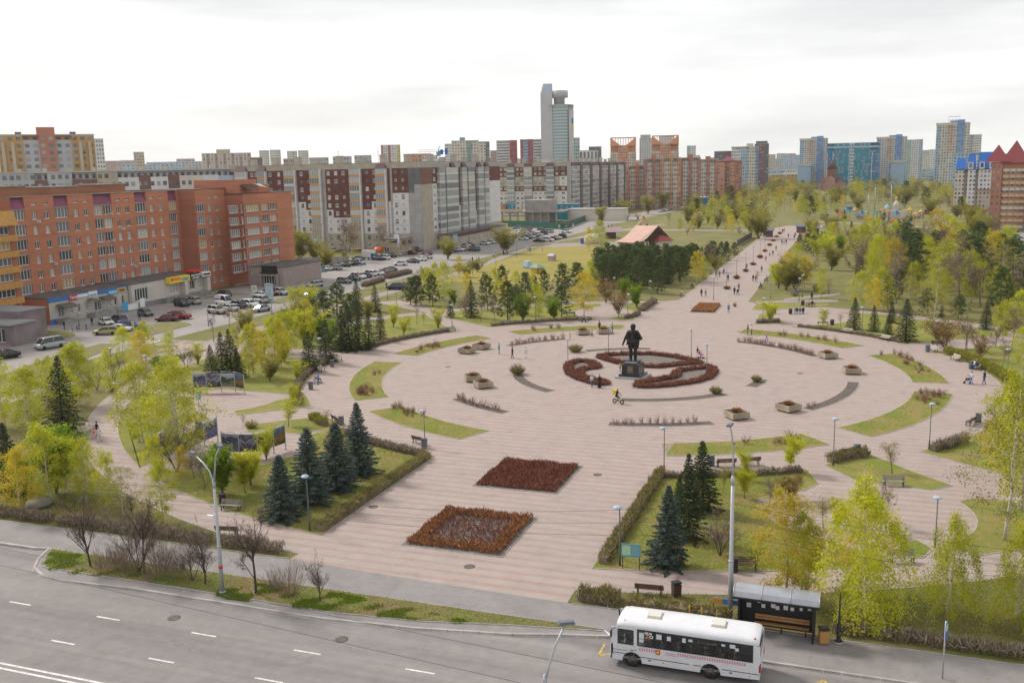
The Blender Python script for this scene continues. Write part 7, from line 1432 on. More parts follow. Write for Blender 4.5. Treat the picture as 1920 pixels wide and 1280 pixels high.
# ---------------------------------------------------------------- people
for pose,px,py,face,lab,t,b,hr,h in (
 ('walk',1110,726,-60,'woman in white top and blue jeans standing by the left statue bed','white','jeans',0,.98),('skirt',1124,727,-120,'person in long black dress by the left statue bed','black','black',0,1.0),('child',1163,697,100,'child in blue trousers with yellow bag beside the pedestal','yellow','blue',0,1.25),
 ('walk',936,664,-30,'woman in turquoise jacket walking on the left of the ring','cyan','grey',1,1.),('walk2',961,672,200,'person in black walking left of the round green shrub','black','navy',0,1.),('stand',986,672,-80,'person in white standing left of the statue','white','white',1,1.),('child',1069,637,60,'child in yellow behind the rear lamp','yellow','yellow',1,1.05),('child',1110,632,30,'child in grey between the two rear planters','grey','navy',0,1.05),('walk',1124,621,90,'man in black behind the rear planters','black','black',0,1.02),('walk',1148,625,-20,'woman with grey trousers right of the rear planters','grey','jeans',0,1.),
 ('push',1307,671,-30,'woman in black top and white skirt bending over a pushchair','black','white',0,.96),('stand',1402,628,180,'person in black top near the back-right ring lawn','black','green',0,.98),('stand',1409,628,0,'person in white top near the back-right ring lawn','white','black',0,.98),('walk',1437,640,0,'girl in pink top by the back-right shrubs','pink','blue',1,.92),('walk',1366,587,-90,'man in blue jacket walking towards the plaza from the avenue','blue','jeans',0,1.02),
 ('walk',1821,721,170,'person in white jacket and pale trousers behind a pushchair at right','white','blue',0,.98),('walk2',1845,721,170,'man in black jacket and jeans walking on the right ring','black','jeans',0,1.05),
 ('walk',177,822,-70,'girl in pink on the curved left path','pink','pink',0,.85),('stand',183,818,90,'woman with long dark hair on the curved left path','black','black',0,.95),('walk',187,828,-80,'person in white leading the group on the curved left path','white','white',0,.95),
 ('walk',121,618,0,'man in black top standing by the shop ramp','black','black',0,1.),('child',136,622,0,'crouching child in purple by the shop ramp','lilac','navy',0,1.),('child',145,622,0,'child in dark coat by the shop ramp','navy','navy',0,1.1),('walk',149,618,180,'woman in grey by the shop ramp','grey','jeans',0,1.),('walk',162,618,0,'woman in pale top and black trousers by the shop ramp','lilac','black',0,1.),('walk2',173,610,0,'man in black jacket behind the white sedan','navy','black',0,1.05),('walk2',262,601,180,'man in dark clothes beside the grey hatchback','navy','navy',0,1.),
 ('walk',862,511,90,'person in dark clothes on the footpath by the meadow','navy','navy',0,1.),('walk',678,502,90,'person in blue among the parked cars','blue','blue',0,1.),('walk',725,541,-90,'pedestrian in dark coat on the footpath by the navy car','black','black',0,1.),('walk2',1522,563,90,'man in navy walking between the back-right benches','navy','navy',0,1.05),('walk',1592,501,90,'lone walker on the lawn right of the avenue','black','black',0,1.)):
 person(pose,gp(px,py),face,lab,t,b,hr,h)
av = [(1315,556,'black'),(1323,556,'beige'),(1365,527,'navy'),(1349,521,'green'),(1357,515,'blue'),(1342,519,'blue'),(1412,528,'black'),(1417,528,'red'),(1377,553,'navy'),(1428,511,'navy'),(1443,481,'white'),(1449,480,'black'),(1466,459,'grey'),(1470,458,'white'),(1474,458,'navy'),(1478,447,'red'),(1491,444,'blue'),(1499,443,'red'),(1502,442,'red'),(1489,449,'black'),(1467,437,'black'),(1470,436,'black'),(1455,470,'beige'),(1436,490,'pink'),(1400,505,'grey'),(1385,545,'grey')]
for i,(px,py,c) in enumerate(av): person('walk' if i % 2 else 'walk2',gp(px,py),rnd.choice((90,-90)),f'walker in {c}',c,rnd.choice(('jeans','black','navy')),rnd.randrange(2),rnd.uniform(.95,1.05),auto_zone='on the avenue',group='walkers on the avenue')
fp = [(886,492,'black'),(893,492,'white'),(898,491,'beige'),(926,484,'white'),(944,479,'navy'),(947,479,'white'),(951,479,'blue'),(990,470,'white'),(994,473,'black'),(1163,463,'black'),(1167,463,'navy'),(1141,429,'black'),(1147,428,'red'),(1020,513,'white'),(1800,425,'black'),(1805,432,'grey'),(1836,500,'black')]
for i,(px,py,c) in enumerate(fp): person('walk' if i % 2 else 'walk2',gp(px,py),rnd.choice((90,-90)),f'walker in {c}',c,rnd.choice(('jeans','black')),rnd.randrange(2),1.,auto_zone='on the footpaths by the meadow' if px < 1200 else 'on the far right footpath',group='walkers on the footpaths')
# ================================================================== CARS
M_TYRE = mat('tyre',(.02,.02,.02),.9); M_RIM = mat('alloy_rim',(.4,.4,.41),.35,metal=.7); M_CGLASS = mat('car_glass',(.02,.024,.028),.06,spec=.7); M_HEAD = mat('headlamp',(.6,.6,.6),.15,spec=.8); M_TAIL = mat('tail_lamp',(.35,.015,.012),.25); M_TRIM = mat('black_trim',(.03,.03,.03),.6)
PAINT = {k: mat('paint_'+k,c,.28,spec=.6) for k,c in dict(white=(.62,.62,.62),silver=(.36,.37,.38),grey=(.14,.14,.145),black=(.016,.016,.018),navy=(.02,.03,.06),red=(.28,.015,.02),maroon=(.13,.02,.025),green=(.03,.07,.06),teal=(.03,.25,.28),blue=(.02,.04,.25),khaki=(.34,.28,.11),beige=(.36,.33,.28),dgrey=(.07,.07,.075)).items()}
# type: length, half width, lower body stations (x, z_top), greenhouse (x_base0, x_top0, x_top1, x_base1, z_base, z_top), wheel radius, wheel x
CT = {'sedan': (4.4,.86,[(-2.2,.62),(-2.05,.82),(-1.1,.90),(.95,.95),(1.9,.93),(2.2,.75)],(-1.15,-.45,.85,1.6,.90,1.42),.32,1.32),
 'hatch': (4.0,.84,[(-2.0,.62),(-1.85,.80),(-1.0,.90),(.95,.95),(1.85,.95),(2.0,.75)],(-1.1,-.35,1.2,1.85,.90,1.47),.31,1.25),
 'wagon': (4.5,.86,[(-2.25,.62),(-2.1,.84),(-1.1,.92),(1.2,.95),(2.1,.95),(2.25,.75)],(-1.15,-.4,1.75,2.15,.92,1.5),.32,1.34),
 'suv': (4.6,.92,[(-2.3,.72),(-2.15,1.0),(-1.15,1.07),(1.2,1.1),(2.15,1.1),(2.3,.85)],(-1.2,-.5,1.75,2.15,1.06,1.72),.37,1.38),
 'minivan': (4.8,.90,[(-2.4,.7),(-2.3,.98),(-1.75,1.08),(1.4,1.1),(2.3,1.1),(2.4,.85)],(-2.0,-1.2,2.0,2.3,1.07,1.92),.34,1.45),
 'van': (5.0,.95,[(-2.5,.7),(-2.35,1.05),(-1.8,1.2),(1.4,1.25),(2.45,1.25),(2.5,.85)],(-1.9,-1.1,2.4,2.48,1.2,2.3),.34,1.55)}
CM = {}
def car_meshes(t):
 if t in CM: return CM[t]
 L_,hw,stn,gh,wr,wx = CT[t]
 b = MB(); rings = []
 for x,zt in stn:
  e = 1-.10*(abs(x)/(L_/2))**4; w_ = hw*e; zb = .24+.10*(abs(x)/(L_/2))**6; rings.append([(x,-w_*.93,zb),(x,-w_,zb+.18),(x,-w_*1.0,(zb+zt)/2+.08),(x,-w_*.95,zt-.04),(x,-w_*.86,zt),(x,w_*.86,zt),(x,w_*.95,zt-.04),(x,w_,(zb+zt)/2+.08),(x,w_,zb+.18),(x,w_*.93,zb)])
 b.loft(rings,0)
 a0,t0,t1,a1,zb,zt = gh; rw = hw*.70; roof = []
 for x,z,w_ in ((t0-.12,zt-.05,rw*.98),(t0+.1,zt,rw),((t0+t1)/2,zt+.035,rw),(t1-.05,zt,rw*.98),(t1+.06,zt-.05,rw*.95)): roof.append([(x,-w_,z-.035),(x,-w_*.9,z),(x,w_*.9,z),(x,w_,z-.035),(x,w_*.9,z-.05),(x,-w_*.9,z-.05)])
 b.loft(roof,0)
 for s in (-1,1):     # pillars
  for (xa,xb) in ((a0,t0-.05),(a1,t1+.03),((a0+a1)/2+.1,(t0+t1)/2+.05)): b.tube([(xa,s*hw*.88,zb),(xb,s*rw*.98,zt-.03)],.045,4)
  if t == 'van': b.box(t0+1.2,t1,s*hw*.78-.02,s*hw*.78+.02,zb,zt-.05,0)
 for s in (-1,1): b.box(a0+.25,a0+.42,s*(hw+.02)-.09,s*(hw+.02)+.09,zb+.0,zb+.13,1)
 b.box(-L_/2-.01,-L_/2+.1,-hw*.8,hw*.8,.28,.42,1); b.box(L_/2-.1,L_/2+.01,-hw*.8,hw*.8,.28,.42,1); b.box(-L_/2-.012,-L_/2+.05,-.3,.3,.48,.62,1)
 g_ = MB(); g_.loft([[(a0+.02,-hw*.86,zb),(a0+.02,hw*.86,zb),(t0,rw*.95,zt-.04),(t0,-rw*.95,zt-.04)],[(a1-.02,-hw*.86,zb),(a1-.02,hw*.86,zb),(t1,rw*.95,zt-.04),(t1,-rw*.95,zt-.04)]],0,smooth=False)
 w = MB(); n = 14
 for y0,y1 in ((-.1,.1),): w.loft([[(r*math.cos(2*math.pi*j/n),y,r*math.sin(2*math.pi*j/n)) for j in range(n)] for y,r in ((-.1,wr*.62),(-.1,wr*.95),(-.07,wr),(.07,wr),(.1,wr*.95),(.1,wr*.62))],0)
 w.loft([[(r*math.cos(2*math.pi*j/n),y,r*math.sin(2*math.pi*j/n)) for j in range(n)] for y,r in ((-.085,.05),(-.09,wr*.6),(.09,wr*.6),(.085,.05))],1)
 zl = stn[1][1]-.12; h_ = MB(); h_.box(-.05,.06,-.17,.17,-.07,.07,top=(.02,.02)); tl = MB(); tl.box(-.05,.05,-.13,.13,-.12,.12,top=(.02,.02))
 CM[t] = (b.mesh('car_body',[PAINT['white'],M_TRIM]),g_.mesh('glazing',M_CGLASS),w.mesh('wheel',[M_TYRE,M_RIM]),h_.mesh('headlight',M_HEAD),tl.mesh('tail_light',M_TAIL),[(s*wx,q*(hw-.09),wr) for s in (-1,1) for q in (-1,1)],[(-L_/2+.12,q*hw*.62,zl) for q in (-1,1)],[(L_/2-.07,q*hw*.72,stn[-2][1]-.16) for q in (-1,1)])
 return CM[t]
def car(t,col,at,ang,label,zone=None,group='parked cars',full=True):
 """ang: world direction (degrees) of the bonnet"""
 b,g_,w,hl,tl,ws,hp,tp = car_meshes(t); root = empty({'van': 'parked_van','minivan': 'parked_minivan'}.get(t,'parked_car'),(at[0],at[1],.012),R(ang+180))
 o = put('car_body',b,root); o.material_slots[0].link = 'OBJECT'; o.material_slots[0].material = PAINT[col]; put('glazing',g_,root)
 for p in ws: put('wheel',w,root,p)
 if full:
  for p in hp: put('headlight',hl,root,p)
  for p in tp: put('tail_light',tl,root,p)
 if zone: auto(root,label,zone,'van' if 'van' in t else 'car',group)
 else: tag(root,label,'van' if 'van' in t else 'car',group)
 return root
for t,c,px,py,an,lab in (('sedan','black',10,672,250,'black sedan cut by the left edge near the mauve pavilion'),('minivan','silver',94,653,255,'silver-grey minivan on the side street at left'),('sedan','white',199,609,-25,'white sedan nearest the shop ramp'),('wagon','dgrey',222,604,160,'dark grey estate car beside the white sedan by the shops'),('wagon','khaki',200,627,205,'sand-yellow estate car on the grass island edge'),('sedan','white',224,622,20,'white sedan between the yellow estate and blue car'),('suv','blue',241,618,20,'bright blue car by the crossing sign'),('hatch','grey',273,592,-20,'grey hatchback in front of the shop banners'),('sedan','maroon',314,602,200,'dark red sedan on the grass island'),('suv','red',336,598,15,'red car just behind the dark red sedan'),('suv','black',341,574,-25,'black car in front of the yellow shop sign'),('suv','beige',362,570,160,'beige car next to the black one below the shop sign'),('van','white',421,573,-20,'white delivery van below the shop windows'),('suv','black',419,558,160,'black off-roader behind the white van'),('suv','beige',407,588,-15,'silver-beige off-roader nearest the street in the row'),('sedan','silver',431,583,-10,'silver sedan next to the silver-beige off-roader'),('suv','dgrey',444,578,165,'dark grey car in the middle of the street row'),('suv','white',468,576,-12,'white coupe-like car in the street row'),('suv','silver',486,568,165,'silver estate by the advertising column'),('sedan','silver',490,584,255,'silver sedan driving on the street'),('sedan','white',488,558,170,'white sedan beside the red car below the corner shop'),('hatch','red',506,554,-15,'red hatchback below the corner shop'),('suv','silver',525,553,-15,'silver off-roader with roof bars below the corner shop'),('hatch','silver',584,558,75,'silver hatchback driving away past the grass tip'),('wagon','silver',591,538,245,'pale silver estate leaving the car park'),('suv','navy',743,543,180,'navy off-roader crossing the footpath')):
 car(t,c,gp(px,py),an,lab)
ROWA = [(580,516,'suv','black'),(590,511,'sedan','white'),(602,509,'hatch','teal'),(613,507,'hatch','white'),(630,506,'wagon','silver'),(646,500,'suv','black'),(660,498,'suv','black'),(674,496,'suv','silver'),(577,495,'sedan','dgrey'),(709,488,'suv','navy'),(720,487,'suv','white'),(732,483,'suv','black'),(741,480,'sedan','white'),(742,472,'sedan','silver'),(772,477,'sedan','red'),(779,472,'suv','dgrey'),(801,478,'hatch','maroon'),(612,499,'sedan','green'),(672,488,'sedan','green'),(555,497,'suv','dgrey'),(625,472,'sedan','silver'),(619,466,'suv','black')]
ROWB = [(646,531,'wagon','grey'),(664,526,'sedan','green'),(672,523,'suv','white'),(685,521,'hatch','navy'),(693,518,'suv','white'),(707,516,'sedan','white'),(717,514,'sedan','maroon'),(726,511,'sedan','grey'),(732,509,'sedan','black')]
ROWC = [(751,498,'hatch','white'),(775,493,'sedan','navy'),(789,489,'sedan','white'),(800,485,'sedan','silver'),(851,473,'sedan','navy'),(861,471,'sedan','white'),(870,470,'hatch','red'),(889,471,'suv','green'),(857,458,'van','white'),(909,459,'sedan','white'),(921,457,'sedan','white'),(873,463,'sedan','silver'),(880,461,'sedan','maroon')]
ROWD = [(1010,454,'sedan','black'),(1028,453,'suv','white'),(1038,450,'sedan','maroon'),(1044,448,'sedan','white'),(1052,446,'suv','black'),(981,450,'sedan','white'),(988,448,'suv','dgrey'),(995,446,'sedan','white'),(1002,445,'sedan','navy'),(1010,442,'hatch','silver'),(1018,440,'suv','dgrey'),(1029,437,'suv','silver'),(997,439,'sedan','silver'),(981,438,'suv','white'),(990,435,'sedan','red'),(974,434,'sedan','white'),(990,430,'sedan','dgrey'),(1015,432,'sedan','dgrey'),(971,430,'suv','grey'),(1062,437,'suv','white'),(1125,418,'sedan','white'),(1154,413,'sedan','silver'),(1163,411,'suv','white')]
ROWE = [(1237+3.2*i,398-.55*i,('sedan','suv')[i % 2],('white','silver','grey','white')[i % 4]) for i in range(9)]+[(1352+7*i,386-.7*i,('suv','sedan')[i % 2],('silver','white','dgrey','white','red')[i % 5]) for i in range(11)]
ROWF = [(1837,391,'sedan','white'),(1852,394,'suv','white'),(1880,394,'sedan','white'),(1872,383,'sedan','silver'),(1865,408,'suv','white'),(1873,413,'sedan','silver'),(1907,406,'suv','white'),(1912,413,'suv','white'),(1895,410,'sedan','grey'),(1905,423,'suv','dgrey'),(1915,436,'sedan','grey'),(1912,453,'suv','white'),(1917,462,'suv','silver'),(1899,424,'sedan','black'),(1885,420,'sedan','white'),(1890,400,'sedan','navy')]
for row,ang,zone in ((ROWA,-20,'in the far car park row by the panel block'),(ROWB,-18,'in the near car park row by the hedge'),(ROWC,-15,'in front of the long low shop'),(ROWD,-12,'in the car park by the green fence'),(ROWE,80,'along the far street'),(ROWF,10,'in the car park at the right edge')):
 for i,(px,py,t,c) in enumerate(row): car(t,c,gp(px,py),ang+rnd.uniform(-4,4)+(180 if rnd.random() < .4 else 0) if not (px,py) in ((751,498),) else 190,f'{dict(dgrey="dark grey").get(c, c)} {dict(suv="off-roader", wagon="estate", hatch="hatchback").get(t, t)}',zone,full=row is ROWA or row is ROWB or row is ROWC)
# box truck and the orange figure on its roof board
p = gp(696,487); tk = empty('box_truck',(p.x,p.y,.012),R(-20)); tag(tk,'small box truck with teal cab and white box in the car park','truck','parked cars')
bx(tk,'cargo_box',PAINT['white'],-3.2,1.0,-1.1,1.1,.8,3.0); q = MB(); q.loft([[(1.05,-.95,.5),(1.05,.95,.5),(1.05,.95,2.2),(1.05,-.95,2.2)],[(2.3,-.95,.5),(2.3,.95,.5),(1.95,.85,2.1),(1.95,-.85,2.1)]],smooth=False); q.build('cab',PAINT['teal'],tk); q = MB(); q.poly([(2.24,-.8,1.3),(2.24,.8,1.3),(2.0,.75,2.0),(2.0,-.75,2.0)]); q.box(1.2,1.9,-.965,-.95,1.3,1.95); q.build('cab_glass',M_CGLASS,tk); bx(tk,'chassis',M_TRIM,-3.1,2.1,-.4,.4,.45,.8)
for x in (-2.2,1.6):
 for y in (-.9,.9): o = put('wheel',CM['suv'][2],tk,(x,y,.38))
p = gp(705,482); crab = empty('orange_crab_figure',(p.x,p.y+2,0)); tag(crab,'orange crab-shaped roadside figure standing behind the box truck','sculpture')
M_CRAB = mat('orange_fibreglass',(.6,.12,.04),.4); q = MB(); q.lathe((0,0,1.4),[(.05,0),(1.3,.3),(1.7,.9),(1.3,1.5),(.1,1.8)],12); q.build('body',M_CRAB,crab)
for s in (-1,1): q = MB(); q.tube([(s*1.2,0,2.6),(s*2.2,0,3.3),(s*(3.2 if s < 0 else 1.6),0,3.5 if s < 0 else 4.6)],[.18,.14,.05],5); q.build('claw_arm',M_CRAB,crab); q = MB(); q.tube([(s*.7,0,0),(s*.6,0,1.6)],.15,5); q.build('leg',M_CRAB,crab)
# ================================================================== STREET FURNITURE
M_POLE = mat('grey_lamp_pole',(.085,.09,.10),.5,metal=.3); M_LHEAD = mat('lamp_saucer',(.33,.42,.50),.4); M_GALV = mat('galvanised_mast',(.40,.41,.44),.45,metal=.3); M_LED = mat('led_head',(.13,.14,.17),.4)
def mlamp():
 if 'lamp' in CM: return CM['lamp']
 p_ = MB(); p_.tube([(0,0,0),(0,0,1.0),(0,0,1.02),(0,0,4.75)],[.075,.07,.05,.04],8); b = MB(); b.lathe((0,0,0),[(.13,0),(.13,.05),(.08,.08)],10); a = MB(); a.tube([(0,0,4.7),(.14,0,4.83)],.03,6)
 h = MB(); h.lathe((.16,0,4.78),[(.05,0),(.30,.03),(.33,.07),(.24,.16),(.10,.21),(.02,.22)],16); h.lathe((.16,0,4.74),[(.2,0),(.22,.035)],12,1)
 CM['lamp'] = (p_.mesh('pole',M_POLE),b.mesh('base_plate',M_POLE),a.mesh('bracket',M_POLE),h.mesh('lamp_head',[M_LHEAD,M_SIGNW])); return CM['lamp']
LZ = [(0,480,560,1010,'on the left paths'),(480,720,560,1010,'along the left ring'),(720,1100,480,640,'behind the back-left ring'),(720,1350,600,860,'round the inner plaza'),(1100,1300,480,600,'at the back-left circle'),(1300,1480,400,600,'along the avenue'),(1400,1700,480,640,'at the back-right circle'),(1700,1990,560,760,'along the right ring'),(1100,1990,760,1080,'in the near right part'),(0,1990,0,2000,'in the park')]
for px,py,hy in ((797,838,768),(581,996,890),(1162,1061,947),(1245,890,800),(1562,874,784),(1742,843,756),(1753,1026,928),(1296,675,618),(1325,702,646),(1065,692,636),(1141,670,612),(702,646,598),(600,688,634),(848,616,572),(1005,605,557),(1072,562,530),(1152,566,521),(1177,599,552),(1221,563,527),(1616,630,576),(1757,653,602),(1888,708,654),(1902,757,702),(1445,560,532),(1498,566,522),(1504,558,516),(1430,607,559),(1338,563,521),(1362,541,503),(1381,520,486),(1398,506,474),(1412,493,462),(1425,481,452),(1434,470,443),(212,714,652),(277,722,666),(401,640,611),(221,770,729),(306,880,810),(391,612,585),(510,590,575),(727,562,530),(744,578,550),(886,515,490),(930,497,470),(969,483,450),(1017,470,440),(1062,450,425),(1461,440,418)):
 p = gp(px,py); s = max(.7,min(1.5,(py-hy)*proj(p)[2]/FPX/.985/4.9)); o = empty('park_lamp',(p.x,p.y,Z0 if math.hypot(p.x,p.y) < 70 else 0),rnd.uniform(0,6.28)); o.scale = (1,1,s)
 for nm,me in zip(('pole','base_plate','bracket','lamp_head'),mlamp()): put(nm,me,o)
 z_ = next(ph for x0,x1,y0,y1,ph in LZ if x0 <= px < x1 and y0 <= py < y1); auto(o,'slim grey lamp with pale saucer head',z_,'street lamp',f'park lamps {z_}')
# --- tall street masts
def mast(label,base,h1,r0,arms,camera=None):
 root = empty('street_light_mast',base); tag(root,label,'street lamp','tall street lights')
 q = MB(); q.tube([(0,0,0),(0,0,h1*.42),(0,0,h1*.425),(0,0,h1)],[r0,r0*.92,r0*.8,r0*.62],12); q.build('mast',M_GALV,root); q = MB(); q.lathe((0,0,0),[(r0*1.8,0),(r0*1.8,.06),(r0*1.1,.12)],12); q.build('base_flange',M_GALV,root); q = MB(); q.lathe((0,0,h1*.42),[(r0*1.02,0),(r0*1.02,.12)],12); q.lathe((0,0,h1-.25),[(r0*.8,0),(r0*.8,.35),(r0*.4,.6)],12); q.build('joint_collar',M_GALV,root)
 for pts in arms:
  o = MB(); o.tube(pts,[.07]+[.05]*(len(pts)-1),8); ob = o.build('arm',M_GALV,root); a,b = Vector(pts[-2]),Vector(pts[-1]); d = (b-a).normalized(); u = Vector((d.x,d.y)).normalized(); e = b+d*.45
  m = MB(); m.obox(((b+e)/2)[:2],u,.36,.15,b.z+d.z*.2-.04,b.z+d.z*.2+.05); m.obox(((b+e)/2)[:2],u,.3,.12,b.z+d.z*.2+.05,b.z+d.z*.2+.09); m.build('light_head',M_LED,ob)
 return root
m1 = mast('grey lamp mast with two curved arms on the left verge',(-12.0,-77.0,.05),7.7,.14,[[(0,0,7.7),(.35,-.2,9.0),(.8,-.6,9.9),(1.6,-1.2,10.7)],[(0,0,7.7),(-.35,.1,8.5),(-1.0,.4,8.9),(-2.1,.9,9.3)]])
q = MB(); q.box(-.75,-.2,-.09,.09,5.3,5.47); q.tube([(0,0,5.6),(-.3,0,5.45)],.03,5); q.build('camera_unit',M_SIGNW,m1); q = MB(); q.lathe((0,0,1.75),[(.142,0),(.142,.22)],12); q.build('red_sticker',M_RED,m1); bx(m1,'bracket',M_GALV,-.45,.0,-.05,.05,6.1,6.2)
m2 = mast('tall slim lamp mast beside the bus shelter',(21.14,-70.8,.02),9.0,.16,[[(0,0,9),(0,-.05,10.5),(-.05,-.3,11.8),(-.1,-.9,12.6)]]); q = MB(); q.lathe((0,0,11.3),[(.12,0),(.12,.1)],10); q.build('collar',M_LED,m2)
pb = onY(1026,1290,-91.6); mast('white curved lamp mast rising from the bottom edge left of the bus',(pb.x-.1,-91.6,-.1),pb.z+.4,.13,[[(0,0,pb.z+.4),(.9,.05,pb.z+.6)] if False else [(0,0,pb.z+.4),(.2,.02,pb.z+1.2),(.45,.1,pb.z+2.1),(.8,.3,pb.z+2.9)]])
# --- overhead wires between the masts
M_WIRE = mat('black_wire',(.02,.02,.022),.6)
def wire(a,b,sag,r_=.009):
 a = Vector(a); b = Vector(b); q = MB(); q.tube([a.lerp(b,i/14)-Vector((0,0,sag*4*(i/14)*(1-i/14))) for i in range(15)],r_,4,cap=False); o = q.build('overhead_wire',M_WIRE); return o
WS = [((-58,-77,8.0),(-12,-77,7.4),.9,'upper wire to the left lamp mast'),((-58,-76.8,7.2),(-12,-77,6.9),.8,'lower wire to the left lamp mast'),((-58,-76.6,6.6),(-12,-77,6.4),.7,'lowest wire to the left lamp mast'),((-12,-77,7.4),(21.1,-70.8,7.6),1.0,'upper wire between the two lamp masts'),((-12,-77,6.9),(21.1,-70.8,6.6),.9,'middle wire between the two lamp masts'),((-12,-77,6.4),(21.1,-70.8,5.6),.8,'lower wire between the two lamp masts'),((21.1,-70.8,7.6),(56,-71.3,7.0),.9,'upper wire right of the tall mast'),((21.1,-70.8,6.6),(56,-71.3,6.2),.9,'middle wire right of the tall mast'),((21.1,-70.8,5.6),(56,-71.3,5.6),.8,'lower wire right of the tall mast'),((-60,-83.0,6.0),(50,-91.6,5.8),.2,'contact wire over the street, upper of the pair'),((-60,-84.2,6.0),(50,-94.5,5.8),.2,'contact wire over the street, lower of the pair')]
for a,b,s,lab in WS: tag(wire(a,b,s),f'thin black {lab}','wire','overhead wires')
# --- benches
M_SLAT = mat('pale_bench_wood',(.46,.40,.33),.7,var=.12,vscale=3); M_SLATD = mat('brown_bench_wood',(.10,.06,.045),.6,var=.15,vscale=3); M_SLATG = mat('grey_bench_wood',(.26,.24,.22),.7,var=.12,vscale=3); M_IRON = mat('cast_iron',(.03,.03,.032),.5)
def bench(at,face,label=None,wood=M_SLAT,w_=1.9,zone=None):
 k = ('bench',wood.name,w_)
 if k not in CM:
  s = MB();
  slat = MB(); slat.box(-w_/2,w_/2,-.05,.05,0,.035); leg = MB(); leg.box(-.03,.03,-.42,-.34,0,.42); leg.box(-.03,.03,-.03,.05,0,.42); leg.box(-.03,.03,-.44,.05,.38,.425); leg.tube([(0,.03,.4),(0,.10,.65),(0,.18,.88)],.03,5); leg.tube([(0,-.40,.42),(0,-.40,.62),(0,.08,.64)],.022,5)
  CM[k] = (slat.mesh('slat',wood),leg.mesh('leg',M_IRON))
 sl_,lg_ = CM[k]; root = empty('park_bench',(at[0],at[1],Z0+.012),R(face+90))
 for i in range(4): put('slat',sl_,root,(0,-.37+.115*i,.43))
 for i in range(3): o = put('slat',sl_,root,(0,.06+.04*i,.56+.125*i)); o.rotation_euler[0] = R(72)
 for s in (-1,1): put('leg',lg_,root,(s*w_*.4,0,0))
 if zone: auto(root,label,zone,'bench','park benches')
 else: tag(root,label,'bench','park benches')
 return root
def toc(p): return math.degrees(math.atan2(-p[1],-p[0]))
def awc(p): return toc(p)+180
for px,py,f,lab,wd in ((632,677,'c','pale bench beside a grey bin on the left ring',M_SLAT),(601,697,'c','pale bench in front of the brown left hedge',M_SLAT),(591,718,'c','bench with two seated people on the left ring',M_SLAT),(845,622,'c','grey bench at the end of the brown hedge, back left',M_SLATG),(949,609,'c','grey bench backed by a low hedge behind the ring',M_SLATG),(1095,602,'c','grey bench with pushchair at the back-left circle',M_SLATG),(1070,593,90,'dark bench under the pine at the back-left circle',M_SLATG),(1168,597,-90,'pale bench on the triangular island',M_SLAT),(1589,625,'c','pale bench in front of the back-right hedge',M_SLAT),(1660,638,'c','pale bench left of the big spruce on the ring',M_SLAT),(1751,659,'c','cream bench by the silver bin on the right ring',M_SLAT),(1793,676,'c','cream bench in front of the yellow-green hedge',M_SLAT),(1831,692,'c','bench with seated people by the yellow-green hedge',M_SLATG),(1757,650,60,'dark bench behind the right lamp facing away',M_SLATD),(1877,748,'c','pale bench at the far right of the ring',M_SLAT),(1862,774,'c','iron-armed bench at the right lower ring',M_SLATG),(1823,797,'c','dark bench by the lower right bin',M_SLATD),(1592,856,'c','dark bench behind the rounded grey hedge',M_SLATD),(1675,910,-80,'grey bench on the near-right circle',M_SLATG),(1689,1053,-70,'grey bench on the small island near the bus stop',M_SLATG),(1217,1117,95,'dark brown bench on the near pavement behind the bus',M_SLATD),(435,955,-80,'grey bench on the curved left path by the mast',M_SLATG),(425,1005,100,'dark brown bench beside the left pavement hedge',M_SLATD),(1408,873,'c','dark bench behind the lamp mast lawn',M_SLATD),(1362,876,'c','dark bench behind the slim dark spruces',M_SLATD),(160,812,0,'pale bench at the curved left path',M_SLAT),(785,833,'c','dark bench behind the hedge by the left lamp',M_SLATD),(628,793,'c','dark bench at the island hedge stub',M_SLATD),(1543,612,90,'yellowish bench at the back-right circle',M_SLAT),(1395,1067,-80,'dark bench behind the yellow birch by the mast',M_SLATD)):
 p = gp(px,py); bench(p,toc(p) if f == 'c' else f,lab,wd)
for px,py,f in ((1292,556,0),(1309,541,0),(1337,524,0),(1352,514,0),(1366,500,0),(1380,489,0),(1392,479,0),(1404,470,0),(1413,540,180),(1424,527,180),(1450,500,180),(1459,491,180),(1469,480,180),(1477,472,180),(1490,553,-90),(1546,551,-90),(1520,575,-90),(1498,588,-90)):
 p = gp(px,py); bench((p.x if px > 1480 else (-7.6 if f == 0 else 7.8),p.y),f,'small park bench',M_SLATG,zone='along the left avenue edge' if f == 0 else 'along the right avenue edge' if f == 180 else 'on the back-right lawns')
for i,(px,py,t,b,f,fwd) in enumerate(((589,716,'pink','jeans','c',.1),(594,718,'blue','jeans','c',.1),(1828,692,'white','jeans','c',.1),(1834,693,'navy','jeans','c',.1),(1489,553,'grey','jeans',-90,0),(1495,553,'blue','navy',-90,0),(1544,551,'white','black',-90,0),(1517,575,'beige','black',-90,0),(1523,575,'black','black',-90,0),(1494,588,'navy','jeans',-90,0),(1500,588,'blue','jeans',-90,0),(1506,588,'black','black',-90,0),(1293,555,'white','white',0,0),(1310,541,'black','navy',0,0),(1338,524,'green','black',0,0),(1412,540,'black','black',180,0),(1424,527,'grey','black',180,0))):
 p = gp(px,py); fc_ = toc(p) if f == 'c' else f
 if f in (0,180): p = Vector((-7.6 if f == 0 else 7.8,p.y+rnd.uniform(-.3,.3),0))
 person(('sit','sit2')[i % 2],(p.x+.12*math.cos(R(fc_)),p.y+.12*math.sin(R(fc_))),fc_,f'person in {t} seated on a bench',t,b,i % 2,1.,Z0+.0,'on the left ring' if px < 700 else 'on the right ring' if px > 1800 else 'by the avenue','people seated on benches')
